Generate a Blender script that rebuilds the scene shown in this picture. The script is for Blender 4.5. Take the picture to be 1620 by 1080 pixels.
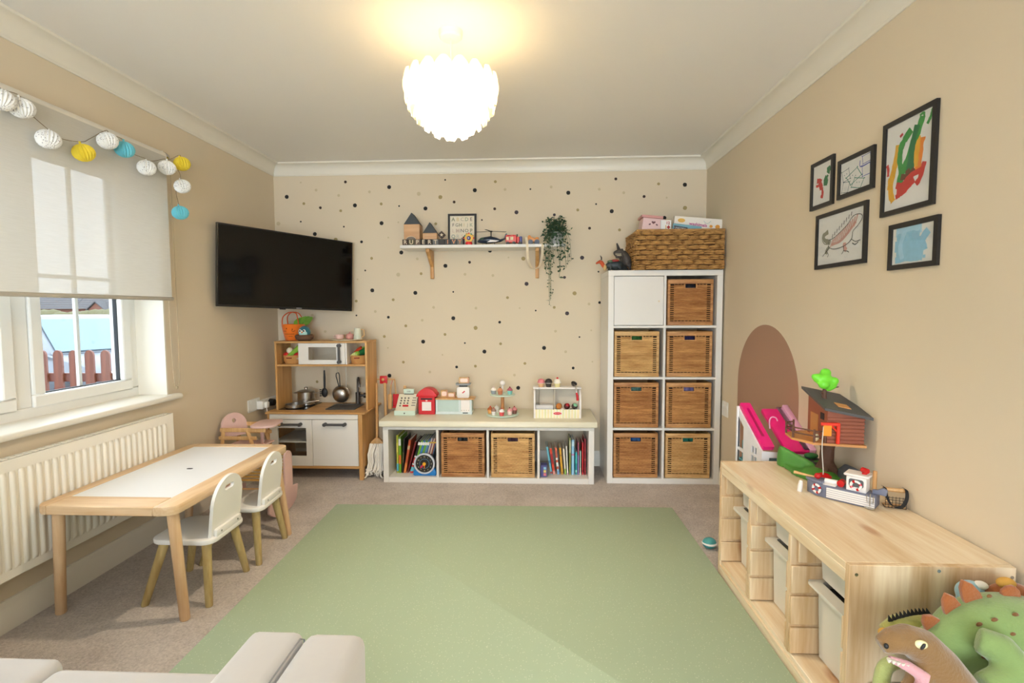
import bpy, bmesh, math, random
from mathutils import Vector, Matrix, Euler

random.seed(7)
for _o in list(bpy.data.objects):
    bpy.data.objects.remove(_o, do_unlink=True)
scene = bpy.context.scene
COL = scene.collection
PI = math.pi

# ------------------------------------------------------------------ camera
XL, XR, YB, YF, HC = -2.0, 1.286, 3.873, -3.3, 2.325
CAM_H = 1.2042
_pi, _ya, _ro = 0.062, 0.043, -0.004
_cy, _sy, _cp, _sp = math.cos(_ya), math.sin(_ya), math.cos(_pi), math.sin(_pi)
_fw = Vector((-_sy * _cp, _cy * _cp, -_sp))
_rt = Vector((_cy, _sy, 0))
_up = _rt.cross(_fw)
_c, _s = math.cos(_ro), math.sin(_ro)
_r2, _u2 = _c * _rt + _s * _up, -_s * _rt + _c * _up
cam_d = bpy.data.cameras.new('camera')
cam_d.sensor_width = 36
cam_d.lens = 798.5 / 1620 * 36
cam_d.clip_start = 0.02
cam = bpy.data.objects.new('camera', cam_d)
COL.objects.link(cam)
cam.matrix_world = Matrix(((_r2.x, _u2.x, -_fw.x, 0), (_r2.y, _u2.y, -_fw.y, 0), (_r2.z, _u2.z, -_fw.z, CAM_H), (0, 0, 0, 1)))
scene.camera = cam

# ------------------------------------------------------------------ sky, added rear light, exposure
world = bpy.data.worlds.new('overcast_sky')
scene.world = world
world.use_nodes = True
_bg = world.node_tree.nodes['Background']
_bg.inputs[0].default_value = (0.82, 0.91, 1.0, 1)
_bg.inputs[1].default_value = 3.2

def area_light(name, loc, rot, sx, sy, power, col):
    l = bpy.data.lights.new(name, 'AREA')
    l.shape = 'RECTANGLE'; l.size = sx; l.size_y = sy; l.energy = power; l.color = col
    o = bpy.data.objects.new(name, l); COL.objects.link(o)
    o.location = loc; o.rotation_euler = rot
    return o
# area light added behind the camera at an assumed opening in the unseen rear wall
area_light('added_rear_light', (-0.2, YF - 0.05, 1.1), (PI / 2, 0, 0), 2.7, 1.9, 68, (0.78, 0.9, 1.0))

scene.view_settings.view_transform = 'Standard'
scene.view_settings.look = 'None'
scene.view_settings.gamma = 1.0
scene.view_settings.use_curve_mapping = False
scene.view_settings.exposure = 0.82

# ------------------------------------------------------------------ helpers
def lin(c):
    def f(v):
        v /= 255.0
        return v / 12.92 if v <= 0.04045 else ((v + 0.055) / 1.055) ** 2.4
    return (f(c[0]), f(c[1]), f(c[2]), 1.0)

MATS = {}
def mat(name, col=(200, 200, 200), rough=0.5, metal=0.0, bump=None, var=None, sheen=0.0, coat=0.0, emit=None, spec=None):
    """principled material; bump=(scale, strength), var=(scale, amount) gives a soft procedural tone variation"""
    if name in MATS: return MATS[name]
    m = bpy.data.materials.new(name); m.use_nodes = True
    nt = m.node_tree; b = nt.nodes['Principled BSDF']
    b.inputs['Base Color'].default_value = lin(col)
    b.inputs['Roughness'].default_value = rough
    b.inputs['Metallic'].default_value = metal
    if spec is not None: b.inputs['Specular IOR Level'].default_value = spec
    if sheen: b.inputs['Sheen Weight'].default_value = sheen
    if coat: b.inputs['Coat Weight'].default_value = coat
    if emit:
        b.inputs['Emission Color'].default_value = lin(emit[0]); b.inputs['Emission Strength'].default_value = emit[1]
    tc = nt.nodes.new('ShaderNodeTexCoord')
    if var is None: var = (18.0, 0.06)
    if var[1] > 0:
        n = nt.nodes.new('ShaderNodeTexNoise'); n.inputs['Scale'].default_value = var[0]; n.inputs['Detail'].default_value = 3
        nt.links.new(tc.outputs['Object'], n.inputs['Vector'])
        mx = nt.nodes.new('ShaderNodeMix'); mx.data_type = 'RGBA'
        a = lin(col)
        mx.inputs[6].default_value = tuple(min(1, v * (1 + var[1])) for v in a[:3]) + (1,)
        mx.inputs[7].default_value = tuple(v * (1 - var[1]) for v in a[:3]) + (1,)
        nt.links.new(n.outputs['Fac'], mx.inputs[0]); nt.links.new(mx.outputs[2], b.inputs['Base Color'])
    if bump:
        n2 = nt.nodes.new('ShaderNodeTexNoise'); n2.inputs['Scale'].default_value = bump[0]; n2.inputs['Detail'].default_value = 4
        nt.links.new(tc.outputs['Object'], n2.inputs['Vector'])
        bp = nt.nodes.new('ShaderNodeBump'); bp.inputs['Strength'].default_value = bump[1]; bp.inputs['Distance'].default_value = 0.01
        nt.links.new(n2.outputs['Fac'], bp.inputs['Height']); nt.links.new(bp.outputs['Normal'], b.inputs['Normal'])
    MATS[name] = m
    return m

def wood(name, c_light, c_dark, axis='y', scale=9.0, rough=0.42, knots=0.0, stretch=0.07):
    """grain runs along the given axis; knots adds sparse darker knots"""
    if name in MATS: return MATS[name]
    m = bpy.data.materials.new(name); m.use_nodes = True
    nt = m.node_tree; b = nt.nodes['Principled BSDF']; L = nt.links.new
    b.inputs['Roughness'].default_value = rough
    tc = nt.nodes.new('ShaderNodeTexCoord'); mp = nt.nodes.new('ShaderNodeMapping')
    sc = [1.0, 1.0, 1.0]; sc['xyz'.index(axis)] = stretch
    mp.inputs['Scale'].default_value = sc
    L(tc.outputs['Object'], mp.inputs['Vector'])
    n = nt.nodes.new('ShaderNodeTexNoise'); n.inputs['Scale'].default_value = scale * 2.2; n.inputs['Detail'].default_value = 5; n.inputs['Distortion'].default_value = 0.6
    L(mp.outputs[0], n.inputs['Vector'])
    n2 = nt.nodes.new('ShaderNodeTexNoise'); n2.inputs['Scale'].default_value = scale * 14; n2.inputs['Detail'].default_value = 3
    L(mp.outputs[0], n2.inputs['Vector'])
    ad = nt.nodes.new('ShaderNodeMath'); ad.operation = 'MULTIPLY_ADD'; ad.inputs[1].default_value = 0.35
    L(n2.outputs['Fac'], ad.inputs[0]); L(n.outputs['Fac'], ad.inputs[2])
    r = nt.nodes.new('ShaderNodeValToRGB')
    r.color_ramp.elements[0].position = 0.5; r.color_ramp.elements[0].color = lin(c_light)
    r.color_ramp.elements[1].position = 0.86; r.color_ramp.elements[1].color = lin(c_dark)
    L(ad.outputs[0], r.inputs[0])
    out = r.outputs[0]
    if knots:
        mp2 = nt.nodes.new('ShaderNodeMapping'); s2 = [1.0, 1.0, 1.0]; s2['xyz'.index(axis)] = 0.38
        mp2.inputs['Scale'].default_value = s2; L(tc.outputs['Object'], mp2.inputs['Vector'])
        v = nt.nodes.new('ShaderNodeTexVoronoi'); v.inputs['Scale'].default_value = 7.0; L(mp2.outputs[0], v.inputs['Vector'])
        kr = nt.nodes.new('ShaderNodeValToRGB')
        kr.color_ramp.elements[0].position = 0.055; kr.color_ramp.elements[0].color = (1, 1, 1, 1)
        kr.color_ramp.elements[1].position = 0.15; kr.color_ramp.elements[1].color = (0, 0, 0, 1)
        L(v.outputs['Distance'], kr.inputs[0])
        ml = nt.nodes.new('ShaderNodeMath'); ml.operation = 'MULTIPLY'; ml.inputs[1].default_value = knots
        L(kr.outputs[0], ml.inputs[0])
        mx = nt.nodes.new('ShaderNodeMix'); mx.data_type = 'RGBA'
        L(ml.outputs[0], mx.inputs[0]); L(out, mx.inputs[6]); mx.inputs[7].default_value = lin((176, 108, 62))
        out = mx.outputs[2]
    L(out, b.inputs['Base Color'])
    bp = nt.nodes.new('ShaderNodeBump'); bp.inputs['Strength'].default_value = 0.06; bp.inputs['Distance'].default_value = 0.004
    L(n2.outputs['Fac'], bp.inputs['Height']); L(bp.outputs['Normal'], b.inputs['Normal'])
    MATS[name] = m
    return m

class MB:
    """collects shapes in one bmesh; build() links it as one object"""
    def __init__(s):
        s.bm = bmesh.new(); s.mi = 0; s.T = Matrix.Identity(4)
    def m(s, i): s.mi = i; return s
    def at(s, loc=(0, 0, 0), rot=(0, 0, 0), sc=None):
        s.T = Matrix.Translation(loc) @ Euler(rot).to_matrix().to_4x4()
        if sc is not None:
            s.T = s.T @ Matrix.Diagonal((sc[0], sc[1], sc[2], 1))
        return s
    def merge(s, t):
        mp = {}
        for v in t.verts: mp[v.index] = s.bm.verts.new(s.T @ v.co)
        for f in t.faces:
            try:
                nf = s.bm.faces.new([mp[v.index] for v in f.verts]); nf.material_index = s.mi
            except ValueError: pass
        t.free()
        return s
    def raw(s, verts, faces):
        vs = [s.bm.verts.new(s.T @ Vector(v)) for v in verts]
        for f in faces:
            try:
                nf = s.bm.faces.new([vs[i] for i in f]); nf.material_index = s.mi
            except ValueError: pass
        return s
    def box(s, x0, x1, y0, y1, z0, z1, b=0.0, seg=1):
        t = bmesh.new()
        vs = [t.verts.new((x, y, z)) for z in (z0, z1) for y in (y0, y1) for x in (x0, x1)]
        for f in ((0, 2, 3, 1), (4, 5, 7, 6), (0, 1, 5, 4), (2, 6, 7, 3), (0, 4, 6, 2), (1, 3, 7, 5)):
            t.faces.new([vs[i] for i in f])
        if b > 0:
            bmesh.ops.bevel(t, geom=t.edges[:], offset=b, segments=seg, affect='EDGES', profile=0.5)
        t.verts.index_update()
        return s.merge(t)
    def prism(s, poly, d0, d1, axis='z', holes=(), b=0.0):
        """2-d outline (optionally with holes) extruded along an axis. x: poly=(y,z)  y: poly=(x,z)  z: poly=(x,y)"""
        t = bmesh.new()
        def P(p, d):
            return {'x': (d, p[0], p[1]), 'y': (p[0], d, p[1]), 'z': (p[0], p[1], d)}[axis]
        if not holes:
            n = len(poly)
            A = [t.verts.new(P(p, d0)) for p in poly]; B = [t.verts.new(P(p, d1)) for p in poly]
            t.faces.new(A); t.faces.new(B)
            for i in range(n): t.faces.new((A[i], A[(i + 1) % n], B[(i + 1) % n], B[i]))
        else:
            es = []
            for lp in [poly] + list(holes):
                vs = [t.verts.new(P(p, d0)) for p in lp]
                es += [t.edges.new((vs[i], vs[(i + 1) % len(vs)])) for i in range(len(vs))]
            bmesh.ops.triangle_fill(t, use_beauty=True, use_dissolve=False, edges=es)
            r = bmesh.ops.extrude_face_region(t, geom=t.faces[:])
            dv = Vector(P((0, 0), d1)) - Vector(P((0, 0), d0))
            bmesh.ops.translate(t, verts=[g for g in r['geom'] if isinstance(g, bmesh.types.BMVert)], vec=dv)
        bmesh.ops.recalc_face_normals(t, faces=t.faces[:])
        if b > 0:
            ed = [e for e in t.edges if len(e.link_faces) == 2 and e.calc_face_angle(0) > 0.9]
            bmesh.ops.bevel(t, geom=ed, offset=b, segments=2, affect='EDGES', profile=0.5)
        t.verts.index_update()
        return s.merge(t)
    def tube(s, pts, r, n=8, closed=False, cap=True):
        pts = [Vector(p) for p in pts]; N = len(pts)
        rs = r if isinstance(r, (list, tuple)) else [r] * N
        V = []; F = []; prev = None
        for i, p in enumerate(pts):
            if closed: tg = pts[(i + 1) % N] - pts[i - 1]
            else: tg = pts[min(i + 1, N - 1)] - pts[max(i - 1, 0)]
            if tg.length < 1e-9: tg = Vector((0, 0, 1))
            tg.normalize()
            if prev is None:
                a = Vector((0, 0, 1)) if abs(tg.z) < 0.9 else Vector((1, 0, 0))
                u = tg.cross(a).normalized()
            else:
                u = prev - tg * prev.dot(tg)
                u = u.normalized() if u.length > 1e-6 else tg.orthogonal().normalized()
            prev = u; w = tg.cross(u)
            for k in range(n):
                a = 2 * PI * k / n
                V.append(p + (u * math.cos(a) + w * math.sin(a)) * rs[i])
        M = N if closed else N - 1
        for i in range(M):
            j = (i + 1) % N
            for k in range(n):
                F.append((i * n + k, i * n + (k + 1) % n, j * n + (k + 1) % n, j * n + k))
        if cap and not closed:
            F.append(tuple(range(n))[::-1]); F.append(tuple((N - 1) * n + k for k in range(n)))
        return s.raw(V, F)
    def cyl(s, p0, p1, r0, r1=None, n=16):
        return s.tube([p0, p1], [r0, r0 if r1 is None else r1], n)
    def lathe(s, prof, c=(0, 0, 0), n=24):
        """profile [(radius, z)...] turned about the vertical through c"""
        V = []; F = []
        for (r, z) in prof:
            r = max(r, 1e-4)
            for k in range(n):
                a = 2 * PI * k / n
                V.append((c[0] + r * math.cos(a), c[1] + r * math.sin(a), c[2] + z))
        for i in range(len(prof) - 1):
            for k in range(n):
                F.append((i * n + k, i * n + (k + 1) % n, (i + 1) * n + (k + 1) % n, (i + 1) * n + k))
        F.append(tuple(range(n))[::-1]); F.append(tuple((len(prof) - 1) * n + k for k in range(n)))
        return s.raw(V, F)
    def ell(s, c, r, nu=16, nv=10):
        if not isinstance(r, (list, tuple)): r = (r, r, r)
        V = []; F = []
        for j in range(nv + 1):
            t = PI * j / nv
            for i in range(nu):
                a = 2 * PI * i / nu
                q = max(math.sin(t), 1e-3)
                V.append((c[0] + r[0] * q * math.cos(a), c[1] + r[1] * q * math.sin(a), c[2] - r[2] * math.cos(t)))
        for j in range(nv):
            for i in range(nu):
                F.append((j * nu + i, j * nu + (i + 1) % nu, (j + 1) * nu + (i + 1) % nu, (j + 1) * nu + i))
        F.append(tuple(range(nu))[::-1]); F.append(tuple(nv * nu + i for i in range(nu)))
        return s.raw(V, F)
    def mesh(s, name, mats, smooth=True, ang=38, off=None):
        if off is not None: bmesh.ops.translate(s.bm, verts=s.bm.verts[:], vec=off)
        bmesh.ops.recalc_face_normals(s.bm, faces=s.bm.faces[:])
        me = bpy.data.meshes.new(name); s.bm.to_mesh(me); s.bm.free()
        for q in (mats if isinstance(mats, (list, tuple)) else [mats]): me.materials.append(q)
        if smooth:
            me.shade_smooth(); me.set_sharp_from_angle(angle=math.radians(ang))
        return me

def root_loc(o):
    while o.parent is not None: o = o.parent
    return Vector(o.location)

def link(name, me, parent=None, loc=None, rot=None, sc=None):
    o = bpy.data.objects.new(name, me); COL.objects.link(o)
    if parent is not None: o.parent = parent
    if loc is not None: o.location = loc
    if rot is not None: o.rotation_euler = rot
    if sc is not None: o.scale = sc
    return o

def obj(name, mb, mats, parent=None, world=False, smooth=True, ang=38):
    """one mesh object. world=True: shapes were given in room coordinates"""
    off = None
    if parent is not None:
        if world: off = -root_loc(parent)
        return link(name, mb.mesh(name, mats, smooth, ang, off), parent)
    zs = [v.co for v in mb.bm.verts]
    c = Vector(((min(v.x for v in zs) + max(v.x for v in zs)) / 2, (min(v.y for v in zs) + max(v.y for v in zs)) / 2, min(v.z for v in zs)))
    return link(name, mb.mesh(name, mats, smooth, ang, -c), None, c)

def tag(o, label=None, cat=None, group=None, kind=None):
    if label: o['label'] = label
    if cat: o['category'] = cat
    if group: o['group'] = group
    if kind: o['kind'] = kind
    return o

def thing(name, label, cat, loc=(0, 0, 0), rotz=0.0, group=None):
    o = bpy.data.objects.new(name, None); COL.objects.link(o)
    o.empty_display_size = 0.05
    o.location = loc; o.rotation_euler = (0, 0, rotz)
    return tag(o, label, cat, group)

def dup(root, loc, rotz, label, group=None):
    r = root.copy(); COL.objects.link(r); r.location = loc; r.rotation_euler = (0, 0, rotz); r['label'] = label
    if group: r['group'] = group
    def kids(src, dst):
        for ch in list(src.children):
            c = ch.copy(); COL.objects.link(c); c.parent = dst
            kids(ch, c)
    kids(root, r)
    return r

def struct(name, mb, mats, smooth=False):
    o = obj(name, mb, mats, None, smooth=smooth)
    return tag(o, kind='structure')

_txt = {}
def text_mesh(s, size, depth, mats, bold=0.0):
    key = (s, size, depth, mats.name, bold)
    if key in _txt: return _txt[key]
    cu = bpy.data.curves.new('lettering', 'FONT'); cu.body = s; cu.size = size; cu.extrude = depth; cu.offset = bold
    cu.align_x = 'CENTER'; cu.align_y = 'CENTER'; cu.resolution_u = 2
    o = bpy.data.objects.new('lettering', cu); COL.objects.link(o)
    dg = bpy.context.evaluated_depsgraph_get()
    me = bpy.data.meshes.new_from_object(o.evaluated_get(dg))
    bpy.data.objects.remove(o, do_unlink=True)
    me.materials.clear(); me.materials.append(mats)
    _txt[key] = me
    return me

def arc(cx, cy, r, a0, a1, n, ry=None):
    ry = r if ry is None else ry
    return [(cx + r * math.cos(math.radians(a0 + (a1 - a0) * i / n)), cy + ry * math.sin(math.radians(a0 + (a1 - a0) * i / n))) for i in range(n + 1)]

def rrect(x0, x1, y0, y1, r, n=4):
    return (arc(x1 - r, y1 - r, r, 0, 90, n) + arc(x0 + r, y1 - r, r, 90, 180, n) + arc(x0 + r, y0 + r, r, 180, 270, n) + arc(x1 - r, y0 + r, r, 270, 360, n))

def bez(pts, n=8):
    """smooth (catmull-rom) polyline through points"""
    P = [Vector(p) for p in pts]; out = []
    for i in range(len(P) - 1):
        a = P[max(i - 1, 0)]; b = P[i]; c = P[i + 1]; d = P[min(i + 2, len(P) - 1)]
        for k in range(n):
            t = k / n
            out.append(0.5 * ((2 * b) + (c - a) * t + (2 * a - 5 * b + 4 * c - d) * t * t + (3 * b - a - 3 * c + d) * t ** 3))
    out.append(P[-1])
    return out

# ------------------------------------------------------------------ setting materials
def paint(name, col, rough=0.75):
    return mat(name, col, rough, bump=(260, 0.05), var=(1.4, 0.015), spec=0.3)
M_WALL = paint('beige_wall_paint', (222, 207, 182))
M_CEIL = paint('ceiling_paint', (246, 242, 236))
M_TRIM = mat('white_gloss_trim', (236, 230, 216), 0.35, var=(3, 0.015))
M_UPVC = mat('white_upvc', (240, 239, 234), 0.3, var=(3, 0.01))
M_WHITE = mat('white_lacquer', (229, 225, 219), 0.32, var=(4, 0.012))

def carpet_mat():
    m = bpy.data.materials.new('grey_beige_carpet'); m.use_nodes = True
    nt = m.node_tree; b = nt.nodes['Principled BSDF']; L = nt.links.new
    b.inputs['Roughness'].default_value = 1.0; b.inputs['Specular IOR Level'].default_value = 0.1
    b.inputs['Sheen Weight'].default_value = 0.25
    tc = nt.nodes.new('ShaderNodeTexCoord')
    n1 = nt.nodes.new('ShaderNodeTexNoise'); n1.inputs['Scale'].default_value = 3.2; n1.inputs['Detail'].default_value = 6; n1.inputs['Roughness'].default_value = 0.65
    n2 = nt.nodes.new('ShaderNodeTexNoise'); n2.inputs['Scale'].default_value = 420; n2.inputs['Detail'].default_value = 3
    n3 = nt.nodes.new('ShaderNodeTexNoise'); n3.inputs['Scale'].default_value = 120; n3.inputs['Detail'].default_value = 4
    for n in (n1, n2, n3): L(tc.outputs['Object'], n.inputs['Vector'])
    r = nt.nodes.new('ShaderNodeValToRGB')
    r.color_ramp.elements[0].position = 0.36; r.color_ramp.elements[0].color = lin((192, 178, 168))
    r.color_ramp.elements[1].position = 0.62; r.color_ramp.elements[1].color = lin((238, 226, 216))
    a = nt.nodes.new('ShaderNodeMath'); a.operation = 'MULTIPLY_ADD'; a.inputs[1].default_value = 0.5
    L(n3.outputs['Fac'], a.inputs[0]); 
    h = nt.nodes.new('ShaderNodeMath'); h.operation = 'MULTIPLY'; h.inputs[1].default_value = 0.5
    L(n1.outputs['Fac'], h.inputs[0]); L(h.outputs[0], a.inputs[2]); L(a.outputs[0], r.inputs[0])
    L(r.outputs[0], b.inputs['Base Color'])
    ad = nt.nodes.new('ShaderNodeMath'); ad.operation = 'ADD'; L(n2.outputs['Fac'], ad.inputs[0]); L(n3.outputs['Fac'], ad.inputs[1])
    bp = nt.nodes.new('ShaderNodeBump'); bp.inputs['Strength'].default_value = 0.8; bp.inputs['Distance'].default_value = 0.012
    L(ad.outputs[0], bp.inputs['Height']); L(bp.outputs['Normal'], b.inputs['Normal'])
    return m

def glass_mat(name='window_glass', tint=(0.97, 0.99, 1.0, 1), refl=0.08):
    m = bpy.data.materials.new(name); m.use_nodes = True
    nt = m.node_tree; L = nt.links.new
    for n in list(nt.nodes): nt.nodes.remove(n)
    o = nt.nodes.new('ShaderNodeOutputMaterial'); t = nt.nodes.new('ShaderNodeBsdfTransparent'); g = nt.nodes.new('ShaderNodeBsdfGlossy')
    t.inputs[0].default_value = tint; g.inputs['Roughness'].default_value = 0.02
    lw = nt.nodes.new('ShaderNodeLayerWeight'); lw.inputs[0].default_value = 0.3
    pw = nt.nodes.new('ShaderNodeMath'); pw.operation = 'POWER'; pw.inputs[1].default_value = 3.0
    fr = nt.nodes.new('ShaderNodeMath'); fr.operation = 'MULTIPLY_ADD'; fr.inputs[1].default_value = 0.3; fr.inputs[2].default_value = refl * 0.4
    L(lw.outputs['Facing'], pw.inputs[0]); L(pw.outputs[0], fr.inputs[0])
    mx = nt.nodes.new('ShaderNodeMixShader')
    L(fr.outputs[0], mx.inputs[0]); L(t.outputs[0], mx.inputs[1]); L(g.outputs[0], mx.inputs[2]); L(mx.outputs[0], o.inputs[0])
    return m
M_GLASS = glass_mat()

# ------------------------------------------------------------------ room shell
WY0, WY1, WZ0, WZ1 = 0.85, 2.655, 0.745, 1.985          # window opening in the left wall
struct('floor', MB().box(XL - 0.3, XR + 0.2, YF - 0.2, YB + 0.2, -0.12, 0), carpet_mat())
struct('ceiling', MB().box(XL - 0.3, XR + 0.2, YF - 0.2, YB + 0.2, HC, HC + 0.12), M_CEIL)
wl = MB()
wl.box(XL - 0.3, XL, YF, WY0, 0, HC).box(XL - 0.3, XL, WY1, YB, 0, HC)
wl.box(XL - 0.3, XL, WY0, WY1, 0, WZ0).box(XL - 0.3, XL, WY0, WY1, WZ1, HC)
struct('wall_left', wl, M_WALL)
wall_back = struct('wall_back', MB().box(XL - 0.3, XR + 0.2, YB, YB + 0.2, 0, HC), M_WALL)
wall_right = struct('wall_right', MB().box(XR, XR + 0.2, YF, YB, 0, HC), M_WALL)
wr = MB()
wr.box(XL - 0.3, -1.4, YF - 0.2, YF, 0, HC).box(1.0, XR + 0.2, YF - 0.2, YF, 0, HC).box(-1.4, 1.0, YF - 0.2, YF, 2.1, HC)
struct('wall_rear', wr, M_WALL)

def run(profile, side, y0=YF):
    """sweep a (distance from wall, height) profile along a wall, mitred in the corners"""
    V = []; F = []; n = len(profile)
    for e in (0, 1):
        for d, z in profile:
            if side == 'left': V.append((XL + d, (YB - d) if e else y0, z))
            elif side == 'right': V.append((XR - d, (YB - d) if e else y0, z))
            else: V.append(((XR - d) if e else (XL + d), YB - d, z))
    for i in range(n): F.append((i, (i + 1) % n, n + (i + 1) % n, n + i))
    F.append(tuple(range(n))); F.append(tuple(range(n, 2 * n)))
    return MB().raw(V, F)
CZ = 2.237
cornice = [(0, HC), (0, CZ), (0.006, CZ), (0.008, CZ + 0.008)] + [(0.064 - 0.054 * math.cos(a), HC - 0.012 - 0.066 * (1 - math.sin(a))) for a in [i * PI / 2 / 7 for i in range(8)]] + [(0.07, HC - 0.011), (0.073, HC - 0.006), (0.073, HC)]
for i, sd in enumerate(('left', 'back', 'right')):
    struct('trim_%d' % (i + 1), run(cornice, sd), M_TRIM, True)
base = [(0, 0), (0.016, 0), (0.016, 0.078), (0.013, 0.086), (0.012, 0.096), (0.007, 0.104), (0.006, 0.116), (0, 0.118)]
for sd in ('left', 'back', 'right'):
    struct('baseboard_' + sd, run(base, sd), M_TRIM, True)

# wall stickers: small painted-look discs, pixel-size classes L / m / s (30, 21, 13 mm)
M_DOT = {'k': mat('sticker_black', (22, 19, 18), 0.7), 'p': mat('sticker_plum', (66, 56, 62), 0.7), 'o': mat('sticker_olive', (166, 146, 98), 0.7),
         'f': mat('sticker_pale', (202, 186, 152), 0.7), 'b': mat('sticker_brown', (58, 38, 30), 0.7)}
_dm = {}
def dot(x, z, kind):
    c, size = kind
    d = {'L': 0.0152, 'm': 0.0107, 's': 0.0066}[size]
    var = random.randrange(3)
    key = (c, size, var)
    if key not in _dm:
        rnd = random.Random(var * 7 + ord(c))
        poly = [(d * (1 + rnd.uniform(-0.07, 0.07)) * math.cos(2 * PI * i / 14), d * (1 + rnd.uniform(-0.07, 0.07)) * math.sin(2 * PI * i / 14)) for i in range(14)]
        _dm[key] = MB().prism(poly, -0.0008, 0.0005, 'y').mesh('wall_sticker', M_DOT[c], False)
    link('wall_sticker', _dm[key], wall_back, Vector((x, YB, z)) - Vector(wall_back.location))
DOTS = [(-1.899, 2.082, 'kL'), (-1.767, 2.029, 'om'), (-1.668, 2.13, 'fm'), (-1.786, 2.189, 'fs'), (-1.638, 1.996, 'bm'), (-1.795, 1.892, 'ks'), (-1.972, 1.879, 'fL'), (-1.687, 1.796, 'kL'), (-1.438, 2.188, 'bm'), (-1.493, 2.087, 'fm'), (-1.48, 1.971, 'om'), (-1.458, 1.85, 'ks'), (-1.368, 2.01, 'kL'), (-1.525, 1.752, 'oL'), (-1.323, 1.733, 'km'), (-1.253, 2.111, 'fm'), (-1.164, 2.019, 'om'), (-1.1, 2.144, 'kL'), (-1.164, 1.873, 'kL'), (-1.114, 1.764, 'fs'), (-0.669, 2.192, 'ks'), (-0.444, 2.112, 'kL'), (-0.708, 2.064, 'oL'), (-0.603, 2.026, 'bm'), (-1.026, 2.001, 'ks'), (-0.823, 1.98, 'kL'), (-0.288, 2.173, 'om'), (-0.215, 2.114, 'fm'), (-0.294, 1.971, 'bm'), (-0.392, 1.889, 'bs'), (-0.129, 1.943, 'pL'), (-0.746, 1.864, 'om'), (-1.034, 1.879, 'fs'), (-0.873, 2.091, 'fL'), (-0.023, 2.114, 'ks'), (0.133, 2.128, 'fm'), (0.262, 2.083, 'kL'), (0.157, 1.921, 'pm'), (0.333, 1.955, 'om'), (0.47, 1.997, 'ks'), (0.587, 1.942, 'kL'), (0.422, 1.818, 'bm'), (0.493, 2.106, 'fm'), (0.615, 2.18, 'bm'), (0.826, 2.048, 'bm'), (0.932, 2.139, 'om'), (1.126, 2.13, 'kL'), (1.129, 1.96, 'oL'), (0.978, 1.888, 'kL'), (0.646, 1.803, 'om'), (0.675, 2.078, 'fm'), (0.993, 2.037, 'fs'), (-1.015, 1.649, 'kL'), (-1.247, 1.607, 'om'), (-1.299, 1.514, 'ks'), (-1.247, 1.361, 'kL'), (-1.375, 1.279, 'om'), (-1.376, 1.168, 'ks'), (-1.085, 1.288, 'om'), (-1.125, 1.153, 'km'), (-1.227, 1.198, 'fm'), (-0.892, 1.6, 'fm'), (-0.864, 1.487, 'om'), (-0.675, 1.545, 'kL'), (-0.911, 1.34, 'kL'), (-0.617, 1.346, 'ks'), (-0.619, 1.144, 'kL'), (-1.042, 1.481, 'fL'), (-0.861, 1.129, 'fm'), (-0.771, 1.228, 'fm'), (-1.361, 1.447, 'fs'), (-0.332, 1.658, 'kL'), (-0.489, 1.571, 'bm'), (-0.054, 1.404, 'pL'), (-0.2, 1.3, 'om'), (0.016, 1.2, 'ks'), (-0.261, 1.112, 'km'), (-0.078, 1.595, 'oL'), (-0.525, 1.48, 'fm'), (-0.311, 1.469, 'fm'), (-0.443, 1.221, 'fm'), (-0.107, 1.22, 'fs'), (-0.191, 1.605, 'fs'), (0.367, 1.598, 'pL'), (0.235, 1.451, 'pm'), (0.311, 1.33, 'oL'), (0.255, 1.178, 'pL'), (0.157, 1.224, 'om'), (0.491, 1.492, 'ks'), (0.421, 1.249, 'fm'), (0.501, 1.259, 'km'), (-1.16, 1.004, 'om'), (-0.856, 0.963, 'kL'), (-0.99, 1.086, 'om'), (-0.685, 1.019, 'om'), (-1.014, 0.804, 'om'), (-1.125, 0.698, 'kL'), (-0.707, 0.861, 'fs'), (-0.807, 0.727, 'fm'), (-1.134, 0.915, 'fs'), (-0.447, 1.069, 'oL'), (-0.531, 0.952, 'ks'), (-0.255, 0.946, 'om'), (-0.38, 0.886, 'kL'), (-0.597, 0.766, 'km'), (-0.451, 0.773, 'om'), (-0.068, 0.794, 'om'), (-0.149, 0.704, 'fm'), (-0.12, 0.604, 'kL'), (0.35, 0.997, 'ks'), (0.08, 0.914, 'kL'), (0.303, 0.759, 'km'), (0.245, 0.884, 'fm'), (0.167, 1.042, 'fm'), (0.439, 1.048, 'fs'), (0.449, 0.808, 'fs'), (-1.725, 1.172, 'fm'), (-1.626, 1.043, 'fm'), (-1.702, 0.649, 'om')]
for x, z, k in DOTS: dot(x, z, k)

# painted arch on the right wall (a coat of terracotta paint, so only as thick as paint)
ar = MB().prism([(3.22, 0.12)] + [(2.852 + 0.366 * math.cos(t), 0.752 + 0.366 * math.sin(t)) for t in [i * PI / 32 for i in range(33)]] + [(2.484, 0.12)], XR - 0.0006, XR + 0.001, 'x')
o = obj('painted_arch', ar, paint('terracotta_wall_paint', (172, 136, 114)), wall_right, True, False)
o['label'] = 'terracotta painted arch on the beige wall'

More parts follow.
